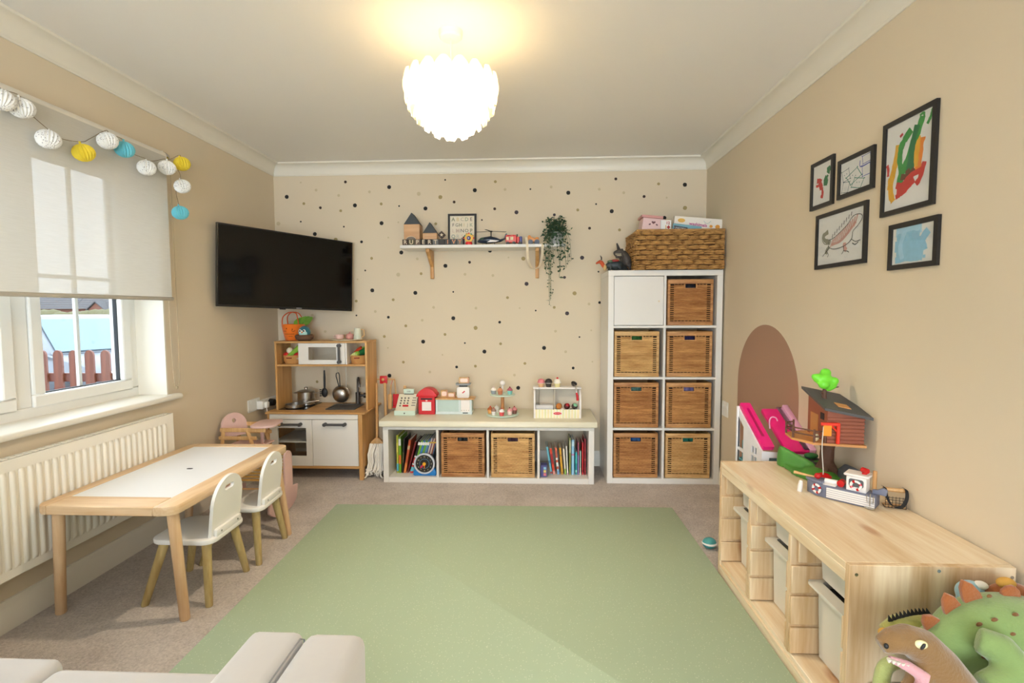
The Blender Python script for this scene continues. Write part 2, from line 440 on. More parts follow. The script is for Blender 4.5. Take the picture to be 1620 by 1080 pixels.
# ------------------------------------------------------------------ window
win = bpy.data.objects.new('window_1', None); COL.objects.link(win); win.location = (XL - 0.2, (WY0 + WY1) / 2, WZ0); tag(win, kind='structure')
FX0, FX1 = XL - 0.225, XL - 0.16
def ring(mb, x0, x1, y0, y1, z0, z1, w, b=0.004):
    mb.box(x0, x1, y0, y1, z0, z0 + w, b).box(x0, x1, y0, y1, z1 - w, z1, b).box(x0, x1, y0, y0 + w, z0 + w, z1 - w, b).box(x0, x1, y1 - w, y1, z0 + w, z1 - w, b)
    return mb
fr = ring(MB(), FX0, FX1, WY0, WY1, WZ0, WZ1, 0.052)
MUL = (1.425, 2.03)
for my in MUL: fr.box(FX0, FX1, my - 0.036, my + 0.036, WZ0 + 0.05, WZ1 - 0.05, 0.004)
obj('window_frame', fr, M_UPVC, win, True)
edges = [WY0 + 0.05, MUL[0] - 0.036, MUL[0] + 0.036, MUL[1] - 0.036, MUL[1] + 0.036, WY1 - 0.05]
M_GASKET = mat('black_rubber_gasket', (40, 42, 44), 0.7)
for k in range(3):
    a, b = edges[2 * k], edges[2 * k + 1]; z0, z1 = WZ0 + 0.045, WZ1 - 0.045
    s = obj('sash', ring(MB(), FX0 + 0.005, FX1 + 0.012, a, b, z0, z1, 0.055, 0.006), M_UPVC, win, True)
    g = MB(); ring(g, FX0 + 0.03, FX0 + 0.05, a + 0.05, b - 0.05, z0 + 0.05, z1 - 0.05, 0.009, 0)
    obj('gasket', g, M_GASKET, s, True)
    ym = (a + b) / 2
    ba = MB().box(FX0 + 0.02, FX0 + 0.036, ym - 0.009, ym + 0.009, z0 + 0.05, z1 - 0.05, 0.002)
    obj('glazing_bar', ba, M_UPVC, s, True)
    ba = MB().box(FX0 + 0.021, FX0 + 0.035, a + 0.05, b - 0.05, 1.358, 1.376, 0.002)
    obj('glazing_bar', ba, M_UPVC, s, True)
    obj('pane', MB().box(FX0 + 0.039, FX0 + 0.043, a + 0.05, b - 0.05, z0 + 0.05, z1 - 0.05), M_GLASS, s, True, False)
rv = MB().box(FX1, XL + 0.0005, WY1 - 0.006, WY1 + 0.004, WZ0, WZ1).box(FX1, XL + 0.0005, WY0 - 0.004, WY0 + 0.006, WZ0, WZ1).box(FX1, XL + 0.0005, WY0, WY1, WZ1 - 0.006, WZ1 + 0.004)
obj('window_reveal', rv, paint('white_reveal_paint', (236, 230, 216)), win, True, False)
sl = MB().prism([(FX1 - 0.005, 0.722)] + [(XL + 0.03 + 0.0145 * math.sin(t), 0.7365 - 0.0145 * math.cos(t)) for t in [i * PI / 8 for i in range(9)]] + [(FX1 - 0.005, 0.751)], WY0 - 0.05, 2.712, 'y')
obj('window_sill', sl, M_TRIM, win, True)

# ------------------------------------------------------------------ roller blind
def blind_fabric():
    m = bpy.data.materials.new('white_screen_fabric'); m.use_nodes = True
    nt = m.node_tree; L = nt.links.new
    for n in list(nt.nodes): nt.nodes.remove(n)
    o = nt.nodes.new('ShaderNodeOutputMaterial')
    d = nt.nodes.new('ShaderNodeBsdfDiffuse'); t = nt.nodes.new('ShaderNodeBsdfTranslucent'); tr = nt.nodes.new('ShaderNodeBsdfTransparent')
    tc = nt.nodes.new('ShaderNodeTexCoord'); mp = nt.nodes.new('ShaderNodeMapping'); mp.inputs['Scale'].default_value = (1, 14, 260)
    n = nt.nodes.new('ShaderNodeTexNoise'); n.inputs['Scale'].default_value = 1.0; n.inputs['Detail'].default_value = 4
    L(tc.outputs['Object'], mp.inputs[0]); L(mp.outputs[0], n.inputs['Vector'])
    r = nt.nodes.new('ShaderNodeValToRGB'); r.color_ramp.elements[0].color = lin((226, 221, 210)); r.color_ramp.elements[1].color = lin((240, 236, 228))
    L(n.outputs['Fac'], r.inputs[0]); L(r.outputs[0], d.inputs[0]); L(r.outputs[0], t.inputs[0])
    m1 = nt.nodes.new('ShaderNodeMixShader'); m1.inputs[0].default_value = 0.28
    L(d.outputs[0], m1.inputs[1]); L(t.outputs[0], m1.inputs[2])
    m2 = nt.nodes.new('ShaderNodeMixShader'); m2.inputs[0].default_value = 0.24
    L(m1.outputs[0], m2.inputs[1]); L(tr.outputs[0], m2.inputs[2]); L(m2.outputs[0], o.inputs[0])
    return m
BX = XL + 0.045
bl = thing('roller_blind', 'white translucent roller blind pulled halfway down over the window', 'blind', (BX, 1.72, 1.27))
obj('roller_tube', MB().cyl((BX, 0.80, 2.02), (BX, 2.635, 2.02), 0.024, n=20), mat('blind_white', (232, 226, 214), 0.6), bl, True)
obj('fabric', MB().box(BX + 0.0225, BX + 0.0235, 0.80, 2.628, 1.278, 2.022), blind_fabric(), bl, True, False)
obj('bottom_bar', MB().box(BX + 0.016, BX + 0.03, 0.795, 2.638, 1.262, 1.28, 0.004), mat('bar_grey', (190, 182, 168), 0.5), bl, True)
M_CHROME = mat('chrome', (200, 200, 202), 0.16, 1.0, var=(5, 0))
o = obj('end_cap', MB().lathe([(0.001, 0), (0.014, 0.001), (0.022, 0.008), (0.025, 0.02), (0.025, 0.03)][::-1], (0, 0, 0), 18), M_CHROME, bl)
o.location = (0, 2.667 - 1.72, 0.75); o.rotation_euler = (PI / 2, 0, 0)
obj('wall_bracket', MB().box(XL, BX, 2.636, 2.644, 1.995, 2.05, 0.001), M_UPVC, bl, True)
ch = [(XL + 0.045, 2.652, 2.0), (XL + 0.03, 2.655, 1.5), (XL + 0.028, 2.662, 1.0), (XL + 0.028, 2.672, 0.82), (XL + 0.028, 2.69, 0.79), (XL + 0.028, 2.71, 0.82), (XL + 0.028, 2.717, 1.0), (XL + 0.03, 2.712, 1.5), (XL + 0.045, 2.69, 2.0)]
obj('pull_cord', MB().tube(bez(ch, 6), 0.0016, 6), mat('cord_beige', (186, 168, 138), 0.6), bl, True)
obj('cord_weight', MB().ell((XL + 0.028, 2.69, 0.785), (0.006, 0.008, 0.01), 8, 6), mat('cord_beige'), bl, True)

# ------------------------------------------------------------------ paper lantern garland
ga = thing('lantern_garland', 'string of white, yellow and blue pleated paper ball lanterns on the roller blind', 'garland', (XL + 0.1, 2.2, 1.95))
LAN = [(1.764, 1.957, 'w'), (1.835, 1.956, 'w'), (1.933, 1.875, 'w'), (2.087, 1.871, 'y'), (2.212, 1.961, 'w'), (2.305, 1.952, 'b'), (2.435, 1.905, 'w'), (2.575, 1.944, 'w'), (2.690, 1.996, 'y'), (2.685, 1.876, 'w'), (2.660, 1.731, 'b')]
def paper_print():
    if 'paper_print' in MATS: return MATS['paper_print']
    m = mat('paper_print', (244, 242, 238), 0.8, var=(18, 0.0)); nt = m.node_tree; b = nt.nodes['Principled BSDF']
    tc = nt.nodes.new('ShaderNodeTexCoord'); v = nt.nodes.new('ShaderNodeTexVoronoi'); v.inputs['Scale'].default_value = 130
    nt.links.new(tc.outputs['Object'], v.inputs['Vector'])
    r = nt.nodes.new('ShaderNodeValToRGB'); r.color_ramp.interpolation = 'CONSTANT'
    r.color_ramp.elements[0].color = lin((110, 96, 112)); r.color_ramp.elements[1].position = 0.2; r.color_ramp.elements[1].color = lin((244, 242, 238))
    nt.links.new(v.outputs['Distance'], r.inputs[0]); nt.links.new(r.outputs[0], b.inputs['Base Color'])
    return m
LM = {'w': paper_print(), 'y': mat('paper_yellow', (238, 212, 62), 0.8), 'b': mat('paper_blue', (112, 198, 214), 0.8)}
_lan = {}
for c in LM:
    mb = MB(); V = []; F = []; nu, nv = 40, 9
    for j in range(nv + 1):
        t = PI * j / nv
        for i in range(nu):
            r = (0.041 if i % 2 == 0 else 0.034) * max(math.sin(t), 0.05)
            V.append((r * math.cos(2 * PI * i / nu), r * math.sin(2 * PI * i / nu), -0.036 * math.cos(t)))
    for j in range(nv):
        for i in range(nu): F.append((j * nu + i, j * nu + (i + 1) % nu, (j + 1) * nu + (i + 1) % nu, (j + 1) * nu + i))
    mb.raw(V, F); mb.cyl((0, 0, 0.034), (0, 0, 0.045), 0.004, n=8)
    _lan[c] = mb.mesh('lantern', LM[c], False)
for y, z, c in LAN:
    link('lantern', _lan[c], ga, Vector((XL + 0.112, y, z)) - Vector(ga.location), (random.uniform(-0.35, 0.35), random.uniform(-0.35, 0.35), random.uniform(0, 3)))
wp = []
for (y, z, c) in LAN: wp.append((XL + 0.105, y, z + 0.045))
wi = [wp[0]]
for a, b in zip(wp[:-1], wp[1:]):
    wi.append(((a[0] + b[0]) / 2 - 0.02, (a[1] + b[1]) / 2, (a[2] + b[2]) / 2 + (0.004 if abs(a[1] - b[1]) < 0.11 else -0.012))); wi.append(b)
obj('wire', MB().tube(bez(wi, 6), 0.0014, 6), mat('wire_brown', (128, 108, 80), 0.5), ga, True)

# ------------------------------------------------------------------ radiator
ra = thing('radiator', 'white ribbed panel radiator under the window sill', 'radiator', (XL + 0.06, 1.75, 0.22))
RX = XL + 0.078; RY0, RY1 = 0.93, 2.585
M_RAD = mat('radiator_enamel', (240, 235, 222), 0.35, var=(3, 0.015))
obj('panel', MB().box(RX - 0.012, RX, RY0, RY1, 0.222, 0.664, 0.004), M_RAD, ra, True)
obj('back_panel', MB().box(XL + 0.025, XL + 0.04, RY0 + 0.01, RY1 - 0.01, 0.225, 0.655, 0.003), M_RAD, ra, True)
n = int((RY1 - RY0 - 0.07) / 0.0335)
rib = None
for i in range(n):
    y = RY0 + 0.045 + i * 0.0335
    if rib is None:
        P = [(-0.0115, 0), (-0.008, 0.0075), (0.008, 0.0075), (0.0115, 0)]
        V = []
        for z, k in ((0.258, 0), (0.272, 1), (0.606, 1), (0.62, 0)):
            V += [(p[1] * k, p[0], z) for p in P]
        F = [(j * 4 + q, j * 4 + q + 1, j * 4 + q + 5, j * 4 + q + 4) for j in range(3) for q in range(3)]
        rib = MB().raw(V, F).mesh('ridge', M_RAD, True, 50)
    link('ridge', rib, ra, Vector((RX, y, 0)) - Vector(ra.location))
tg = MB().box(XL + 0.03, RX - 0.001, RY0, RY1, 0.658, 0.664)
for i in range(54): tg.box(XL + 0.04, RX - 0.014, RY0 + 0.02 + i * 0.03, RY0 + 0.036 + i * 0.03, 0.6635, 0.6675)
obj('top_grille', tg, M_RAD, ra, True, False)
obj('end_panel', MB().box(XL + 0.028, RX - 0.002, RY1 - 0.002, RY1 + 0.002, 0.235, 0.664, 0.001), M_RAD, ra, True)
obj('valve', MB().cyl((XL + 0.05, RY1 + 0.03, 0.0), (XL + 0.05, RY1 + 0.03, 0.25), 0.008, n=10).cyl((XL + 0.05, RY1 - 0.01, 0.25), (XL + 0.05, RY1 + 0.045, 0.25), 0.013, n=12), M_CHROME, ra, True)

# ------------------------------------------------------------------ outside the window
GZ = -0.3
struct('ground_outside', MB().box(-170, XL - 0.3, -20, 190, GZ - 0.1, GZ), mat('tarmac', (92, 92, 94), 0.9, bump=(40, 0.3)))
M_FENCE = wood('fence_stain', (112, 56, 34), (84, 40, 24), 'z', 8)
M_FENCE_R = wood('fence_stain_rail', (104, 48, 32), (80, 36, 24), 'x', 8)
fe = thing('picket_fence', 'red-brown wooden picket fence seen through the window', 'fence', (-5.4, 5.0, GZ))
pk = MB().prism([(-0.048, 0), (0.048, 0), (0.048, 1.05)] + arc(0, 1.05, 0.048, 12, 168, 8, 0.06) + [(-0.048, 1.05)], -0.01, 0.01, 'y').mesh('picket', M_FENCE, False)
for i in range(20): link('picket', pk, fe, (-2.46 + i * 0.17 + 0.73, 0, 0))
for z in (0.24, 0.78): obj('rail', MB().box(-7.2, -3.6, 5.012, 5.05, GZ + z, GZ + z + 0.09, 0.004), M_FENCE_R, fe, True)

# parked car: local +x is forward
car = thing('parked_car', 'silver frosted parked car behind the picket fence', 'car', (-6.86, 7.4, GZ), math.radians(-20))
M_CARP = mat('car_silver', (96, 102, 110), 0.3, 0.3)
M_CARG = mat('frosted_car_glass', (92, 112, 120), 0.5, var=(2.2, 0.12))
M_CARD = mat('car_dark', (44, 48, 54), 0.5)
side = [(-2.05, 0.35), (-2.1, 0.75), (-2.0, 0.95), (-1.0, 0.98), (0.75, 0.95), (1.7, 0.82), (2.05, 0.66), (2.1, 0.35)]
b_ = MB(); b_.prism(side, -0.86, 0.86, 'y', b=0.06); obj('body', b_, M_CARP, car)
cab = [(-1.75, 0.95), (-1.35, 1.36), (-0.7, 1.46), (0.0, 1.44), (0.85, 0.94)]
V = []; 
for yy, sh in ((-0.8, 0), (0.8, 0)):
    for x, z in cab:
        k = 1 - 0.22 * (z - 0.95) / 0.5
        V.append((x, yy * k, z))
F = [(0, 1, 2, 3, 4), (5, 9, 8, 7, 6)] + [(i, i + 5, i + 6, i + 1) for i in range(4)] + [(4, 9, 5, 0)]
obj('cabin', MB().raw(V, F), M_CARP, car)
def cq(a, b, c, d, w=0.012): 
    mb = MB(); A = [Vector(q) for q in (a, b, c, d)]; nn = (A[1] - A[0]).cross(A[3] - A[0]).normalized() * w
    mb.raw(list(A) + [q + nn for q in A], [(0, 1, 2, 3), (4, 5, 6, 7), (0, 1, 5, 4), (1, 2, 6, 5), (2, 3, 7, 6), (3, 0, 4, 7)]); return mb
obj('windscreen', cq((0.10, -0.59, 1.39), (0.82, -0.74, 0.965), (0.82, 0.74, 0.965), (0.10, 0.59, 1.39)), M_CARG, car, smooth=False)
for s_ in (-1, 1):
    obj('side_window', cq((-1.3, s_ * 0.672, 1.3), (-1.55, s_ * 0.80, 0.99), (0.6, s_ * 0.797, 0.99), (-0.02, s_ * 0.655, 1.36), 0.012 * (-1 if s_ > 0 else 1) * -1), M_CARD, car, smooth=False)
    obj('wing_mirror', MB().ell((0.62, s_ * 0.98, 0.98), (0.07, 0.11, 0.075), 12, 8), M_CARP, car)
    obj('headlight', MB().ell((1.88, s_ * 0.6, 0.68), (0.2, 0.16, 0.08), 12, 8), mat('headlight_glass', (226, 232, 236), 0.15), car)
    for wx in (-1.3, 1.28):
        obj('wheel', MB().cyl((wx, s_ * 0.72, 0.31), (wx, s_ * 0.9, 0.31), 0.31, n=24), M_CARD, car)
obj('bumper', MB().box(2.0, 2.16, -0.8, 0.8, 0.28, 0.5, 0.05, 2), M_CARD, car)

M_BRICK = mat('far_brick', (112, 70, 56), 0.9, var=(14, 0.15)); M_ROOF = mat('far_roof_tile', (72, 70, 72), 0.85, var=(9, 0.2))
for k, (hx, hy) in enumerate(((-98.5, 100.0), (-84.0, 100.0))):
    ho = thing('far_house', ['far brick house with grey tiled roof and gable, left in the window view', 'far brick house with grey tiled roof and gable, right in the window view'][k], 'house', (hx, hy, GZ), 0, 'houses across the road')
    obj('wall', MB().box(-7, 7, -3, 3, 0, 2.2), M_BRICK, ho, smooth=False)
    obj('gable', MB().prism([(-3.4, 0), (-0.4, 0), (-0.4, 2.0), (-1.9, 3.3), (-3.4, 2.0)], -4.2, -2.9, 'y'), M_BRICK, ho, smooth=False)
    r_ = obj('roof', MB().prism([(-3.6, 2.1), (3.6, 2.1), (0, 5.2)], -7.2, 7.2, 'x'), M_ROOF, ho, smooth=False)
    for q in range(7):
        t_ = q / 7; obj('tile_course', MB().box(-7.2, 7.2, -3.62 + 3.6 * t_, -3.52 + 3.6 * t_, 2.12 + 3.1 * t_, 2.2 + 3.1 * t_), mat('far_tile_edge', (120, 112, 108), 0.8), r_, smooth=False)
    g_ = MB()
    for sg in (-1, 1): g_.raw([(-1.9, -4.5, 3.62), (-1.9 + sg * 1.9, -4.5, 2.0), (-1.9 + sg * 1.9, -2.0, 2.0), (-1.9, -2.0, 3.62), (-1.9, -4.5, 3.4), (-1.9 + sg * 1.9, -4.5, 1.78), (-1.9 + sg * 1.9, -2.0, 1.78), (-1.9, -2.0, 3.4)], [(0, 1, 2, 3), (4, 5, 6, 7), (0, 1, 5, 4), (1, 2, 6, 5), (2, 3, 7, 6), (3, 0, 4, 7)])
    obj('gable_roof', g_, M_ROOF, ho, smooth=False)
hd = MB(); rr = random.Random(3)
for i in range(70):
    hd.ell((-48 + i * 0.5, 40 + rr.uniform(-0.4, 0.4), GZ + 0.7), (0.9, 0.9, 0.92 + rr.uniform(-0.14, 0.14)), 8, 6)
o = obj('garden_hedge', hd, mat('dry_hedge', (92, 88, 62), 1.0, bump=(30, 0.8), var=(12, 0.25)), None)
tag(o, 'clipped dry-looking hedge across the road, behind the car', 'hedge')

# ------------------------------------------------------------------ rug
def rug_mat():
    m = mat('sage_foam_mat', (168, 186, 158), 0.75, var=(2.0, 0.03)); nt = m.node_tree; b = nt.nodes['Principled BSDF']; L = nt.links.new
    src = b.inputs['Base Color'].links[0].from_socket
    tc = nt.nodes.new('ShaderNodeTexCoord'); v = nt.nodes.new('ShaderNodeTexVoronoi'); v.inputs['Scale'].default_value = 95
    L(tc.outputs['Object'], v.inputs['Vector'])
    r = nt.nodes.new('ShaderNodeValToRGB'); r.color_ramp.elements[0].position = 0.1; r.color_ramp.elements[0].color = (1, 1, 1, 1)
    r.color_ramp.elements[1].position = 0.2; r.color_ramp.elements[1].color = (0, 0, 0, 1)
    L(v.outputs['Distance'], r.inputs[0])
    mx = nt.nodes.new('ShaderNodeMix'); mx.data_type = 'RGBA'; L(r.outputs[0], mx.inputs[0]); L(src, mx.inputs[6]); mx.inputs[7].default_value = lin((206, 214, 192))
    L(mx.outputs[2], b.inputs['Base Color'])
    return m
rg = MB().at((-0.187, 2.015, 0), (0, 0, 0.006)).prism(rrect(-1.027, 1.027, -1.01, 1.0, 0.01), 0.0, 0.011, 'z', b=0.003)
tag(obj('play_mat', rg, rug_mat()), 'large pale green speckled foam play mat on the carpet', 'mat')

# ------------------------------------------------------------------ sofa (seat edge and arm end in view)
M_VELVET = mat('grey_velvet', (200, 198, 198), 0.9, sheen=0.6, bump=(9, 0.25), var=(5, 0.07))
M_PIPE = mat('grey_piping', (150, 152, 156), 0.9)
so = thing('sofa', 'light grey velvet sofa whose seat edge and arm fill the bottom left corner', 'sofa', (-1.1, 0.5, 0))
obj('base', MB().box(-1.89, -0.36, 0.1, 0.94, 0.06, 0.3, 0.03, 3), M_VELVET, so, True)
obj('seat_cushion', MB().box(-1.06, -0.585, 0.3, 1.035, 0.29, 0.42, 0.025, 4), M_VELVET, so, True)
obj('seat_cushion', MB().box(-1.89, -1.062, 0.3, 1.06, 0.29, 0.425, 0.025, 4), M_VELVET, so, True)
obj('backrest', MB().box(-1.89, -0.36, 0.02, 0.3, 0.06, 0.6, 0.05, 4), M_VELVET, so, True)
am = obj('arm', MB().box(-0.583, -0.4705, 0.05, 0.985, 0.06, 0.55, 0.02, 3).box(-0.4675, -0.34, 0.05, 0.985, 0.06, 0.55, 0.026, 3), M_VELVET, so, True)
obj('piping', MB().tube([(-0.469, 0.9755, 0.2), (-0.469, 0.972, 0.535), (-0.469, 0.955, 0.5475), (-0.469, 0.06, 0.548)], 0.0016, 6), M_PIPE, am, True)
for x in (-1.85, -0.4):
    for y in (0.14, 0.88): obj('foot', MB().cyl((x, y, 0), (x, y, 0.07), 0.02, 0.026), mat('dark_foot', (50, 44, 40), 0.5), so, True)

# ------------------------------------------------------------------ children's table
M_BEECH = wood('beech_table_long', (234, 206, 168), (214, 176, 132), 'y', 9)
M_BEECHX = wood('beech_table_cross', (234, 206, 168), (214, 176, 132), 'x', 9)
M_BEECHZ = wood('beech_table_leg', (230, 198, 158), (212, 170, 126), 'z', 9)
TX0, TX1, TY0, TY1, TZ = -1.908, -1.355, 1.80, 2.70, 0.468
tb = thing('activity_table', 'low beech children\'s table with a white board top beside the radiator', 'table', (-1.615, 2.22, 0))
R_ = 0.045
for s_ in (0, 1):
    xo, xi = (TX0, TX0 + 0.05) if s_ == 0 else (TX1, TX1 - 0.082)
    sg = 1 if s_ == 0 else -1
    P = [(xi, TY0)] + [(xo + sg * R_ - sg * R_ * math.sin(t), TY0 + R_ - R_ * math.cos(t)) for t in [i * PI / 12 for i in range(7)]] + [(xo + sg * R_ - sg * R_ * math.cos(t), TY1 - R_ + R_ * math.sin(t)) for t in [i * PI / 12 for i in range(7)]] + [(xi, TY1)]
    obj('long_rail', MB().prism(P, TZ - 0.036, TZ, 'z', b=0.004), M_BEECH, tb, True)
for y0, y1 in ((TY0, TY0 + 0.105), (TY1 - 0.055, TY1)):
    obj('cross_rail', MB().box(TX0 + 0.0505, TX1 - 0.0825, y0, y1, TZ - 0.036, TZ - 0.0002, 0.003), M_BEECHX, tb, True)
bd = obj('white_board', MB().box(TX0 + 0.05, TX1 - 0.082, TY0 + 0.105, TY1 - 0.055, TZ - 0.03, TZ - 0.003), mat('matt_whiteboard', (238, 240, 242), 0.3, var=(3, 0.01)), tb, True)
obj('finger_hole', MB().at((-1.62, 2.27, TZ - 0.003)).prism(rrect(-0.014, 0.014, -0.007, 0.007, 0.0065), 0, 0.0008, 'z'), M_GASKET, bd, True)
for (fx, fy, tx, ty) in ((-1.893, 1.872, -1.868, 1.862), (-1.366, 1.85, -1.398, 1.852), (-1.325, 2.6, -1.398, 2.63), (-1.893, 2.62, -1.868, 2.63)):
    obj('leg', MB().tube([(fx, fy, 0.0), (fx, fy, 0.004), (tx, ty, TZ - 0.034)], [0.016, 0.0185, 0.021], 20), M_BEECHZ, tb, True)

# ------------------------------------------------------------------ children's chairs (local: sitter faces -x)
M_CHW = mat('chair_white', (240, 238, 234), 0.4, var=(4, 0.01))
M_CHLEG = wood('olive_oak_leg', (208, 188, 134), (176, 150, 96), 'z', 9)
def make_chair(label, loc, rz):
    t = thing('childrens_chair', label, 'chair', loc, rz, 'white chairs at the activity table')
    P = rrect(-0.165, 0.105, -0.135, 0.135, 0.05, 6)
    P = [(x, y * (0.93 + 0.07 * (x + 0.145) / 0.27)) for x, y in P]
    obj('seat', MB().prism(P, 0.248, 0.27, 'z', b=0.006), M_CHW, t)
    Q = [(-0.104, 0.0), (0.104, 0.0), (0.106, 0.13)] + arc(0, 0.133, 0.106, 0, 180, 16) + [(-0.106, 0.13)]
    hole = rrect(-0.032, 0.032, 0.178, 0.2, 0.0105, 5)
    obj('backrest', MB().at((0.073, 0, 0.268), (0, math.radians(7), 0)).prism(Q, 0, 0.014, 'x', holes=[hole], b=0.0), M_CHW, t)
    br = obj('back_rail', MB().box(0.0885, 0.104, -0.09, 0.09, 0.268, 0.298, 0.004, 2), M_CHW, t)
    for y in (-0.06, 0.06): obj('screw', MB().cyl((0.104, y, 0.283), (0.1055, y, 0.283), 0.0045, n=10), M_CHROME, br)
    for sx in (-1, 1):
        for sy in (-1, 1):
            fx, tx = (-0.178, -0.115) if sx < 0 else (0.09, 0.06)
            obj('leg', MB().tube([(fx, sy * 0.14, 0), (fx, sy * 0.14, 0.003), (tx, sy * 0.095, 0.249)], [0.0125, 0.0145, 0.019], 16), M_CHLEG, t)
    return t
ch1 = make_chair('white child\'s chair with oak legs at the table, the nearer one', (-1.421, 2.078, 0), 0.02)
dup(ch1, (-1.405, 2.415, 0), 0.05, 'white child\'s chair with oak legs at the table, the farther one by the kitchen')

# ------------------------------------------------------------------ doll high chair and doll cradle behind the table
M_PINK = mat('pale_pink_paint', (226, 190, 184), 0.5)
M_PINE = wood('light_pine', (224, 184, 130), (204, 156, 100), 'z', 10)
hc = thing('doll_high_chair', 'pale pink and pine wooden doll high chair behind the activity table', 'toy chair', (-1.8, 3.12, 0))
Q = [(-0.085, 0.0), (0.085, 0.0), (0.085, 0.06)] + arc(0, 0.065, 0.085, 0, 180, 14) + [(-0.085, 0.06)]
obj('backrest', MB().at((-1.918, 3.12, 0.405), (0, math.radians(-10), math.radians(-25))).prism(Q, 0, 0.014, 'x', holes=[arc(0, 0.1, 0.014, 0, 330, 10)], b=0), M_PINK, hc, True)
obj('seat', MB().box(-1.93, -1.7, 3.03, 3.2, 0.35, 0.362, 0.004), M_PINK, hc, True)
for y in (3.02, 3.2):
    obj('arm_rest', MB().box(-1.95, -1.66, y - 0.007, y + 0.007, 0.455, 0.48, 0.003), M_PINE, hc, True)
    obj('side_bar', MB().box(-1.96, -1.72, y - 0.006, y + 0.006, 0.405, 0.428, 0.003), M_PINE, hc, True)
    obj('rear_leg', MB().tube([(-1.965, y, 0), (-1.965, y, 0.2), (-1.93, y, 0.47)], 0.013, 4), M_PINE, hc, True)
    obj('front_leg', MB().tube([(-1.62, y, 0), (-1.78, y, 0.47)], 0.013, 4), M_PINE, hc, True)
obj('tray', MB().at((-1.70, 3.11, 0.482), (0, 0, math.radians(8))).prism(rrect(-0.075, 0.075, -0.11, 0.11, 0.05, 5), 0, 0.013, 'z', b=0.003), M_PINK, hc, True)
obj('tray_post', MB().box(-1.74, -1.722, 3.1, 3.118, 0.36, 0.484, 0.002), M_PINK, hc, True)

cr = thing('doll_cradle', 'pale pink wooden doll cradle with curved rockers under the far table end', 'toy cradle', (-1.62, 2.87, 0))
E_ = [(-0.135, 0.075)] + [(0.0 + 0.16 * math.sin(t), 0.115 - 0.115 * math.cos(t)) for t in [(-58 + 116 * i / 12) * PI / 180 for i in range(13)]] + [(0.155, 0.135), (0.1, 0.14), (0.098, 0.33)] + arc(0.062, 0.33, 0.036, 0, 180, 8) + [(0.024, 0.17), (-0.1, 0.15)]
for k, xx in enumerate((-1.49, -1.82)):
    obj('rocker_panel', MB().at((xx, 2.87, 0), (0, 0, math.radians(-6))).prism(E_, -0.007, 0.007, 'x', b=0.002), M_PINK, cr, True)
ep = MB()
for j in range(9): ep.box(-1.81, -1.5, 2.925 - 0.004, 2.925 + 0.004, 0.18 + j * 0.02, 0.192 + j * 0.02)
obj('woven_side', ep, mat('wicker_yellow', (214, 172, 96), 0.7), cr, True)
obj('mattress_board', MB().box(-1.82, -1.5, 2.80, 2.93, 0.12, 0.135, 0.002), M_PINE, cr, True)

# ------------------------------------------------------------------ low pine toy unit with trays
M_PU = wood('pine_unit_long', (247, 231, 204), (224, 194, 152), 'y', 7, 0.38, knots=0.6)
M_PUZ = wood('pine_unit_upright', (242, 220, 186), (208, 170, 124), 'z', 7, 0.4, knots=0.6)
M_TRAY = mat('white_tray_plastic', (230, 226, 216), 0.4, var=(4, 0.01))
UX0, UX1, UY0, UY1, UH = 0.844, 1.278, 1.348, 2.288, 0.52
un = thing('pine_toy_unit', 'low pine storage unit with grooved uprights along the right wall', 'storage unit', ((UX0 + UX1) / 2, (UY0 + UY1) / 2, 0))
obj('top_board', MB().box(UX0, UX1, UY0 + 0.0182, UY1 - 0.018, UH - 0.02, UH, 0.0015), M_PU, un, True)
obj('front_rail', MB().box(UX0, UX0 + 0.02, UY0 + 0.0182, UY1 - 0.018, UH - 0.056, UH - 0.0202, 0.0015), M_PU, un, True)
obj('bottom_board', MB().box(UX0 + 0.006, UX1, UY0 + 0.018, UY1 - 0.018, 0.045, 0.063, 0.0015), M_PU, un, True)
obj('plinth_rail', MB().box(UX0 + 0.001, UX0 + 0.02, UY0 + 0.018, UY1 - 0.018, 0.0, 0.038, 0.0015), M_PU, un, True)
obj('plinth_rail', MB().box(UX0 - 0.001, UX0 + 0.012, UY0 + 0.018, UY1 - 0.018, 0.0385, 0.0445, 0.001), M_PU, un, True)
obj('back_panel', MB().box(UX1 - 0.004, UX1, UY0 + 0.018, UY1 - 0.018, 0.06, UH - 0.02), M_TRAY, un, True)
pans = [(UY1 - 0.018, UY1), (1.962, 1.98), (1.652, 1.67), (UY0, UY0 + 0.018)]
for k, (a, b) in enumerate(pans):
    p_ = obj('end_panel' if k in (0, 3) else 'partition', (MB().box(UX0, UX1 - 0.005, a, b, 0.0, UH, 0.0015) if k in (0, 3) else MB().box(UX0, UX1 - 0.005, a, b, 0.064, UH - 0.057, 0.0015).box(UX0 + 0.021, UX1 - 0.005, a, b, UH - 0.0572, UH - 0.021)), M_PUZ, un, True)
    zz = [0.066, 0.165, 0.272, 0.375, 0.458]
    sides = ([-1] if k in (0, 1, 2) else []) + ([1] if k in (1, 2, 3) else [])
    for sd in sides:
        for i in range(4):
            ya, yb = ((a - 0.011, a - 0.0002) if sd < 0 else (b + 0.0002, b + 0.011))
            obj('runner', MB().box(UX0 + 0.021 if i == 3 else UX0 + 0.0005, UX1 - 0.006, ya, yb, zz[i] + 0.0, zz[i + 1] - 0.011, 0.0025), M_PUZ, p_, True)
    if k == 3:
        for x, z in ((UX0 + 0.018, UH - 0.026), (1.075, UH - 0.012), (1.262, UH - 0.026)):
            obj('bolt', MB().cyl((x, a - 0.0012, z), (x, a + 0.002, z), 0.0045, n=12).cyl((x, a - 0.0016, z), (x, a - 0.001, z), 0.0018, n=6), M_CHROME, p_, True)
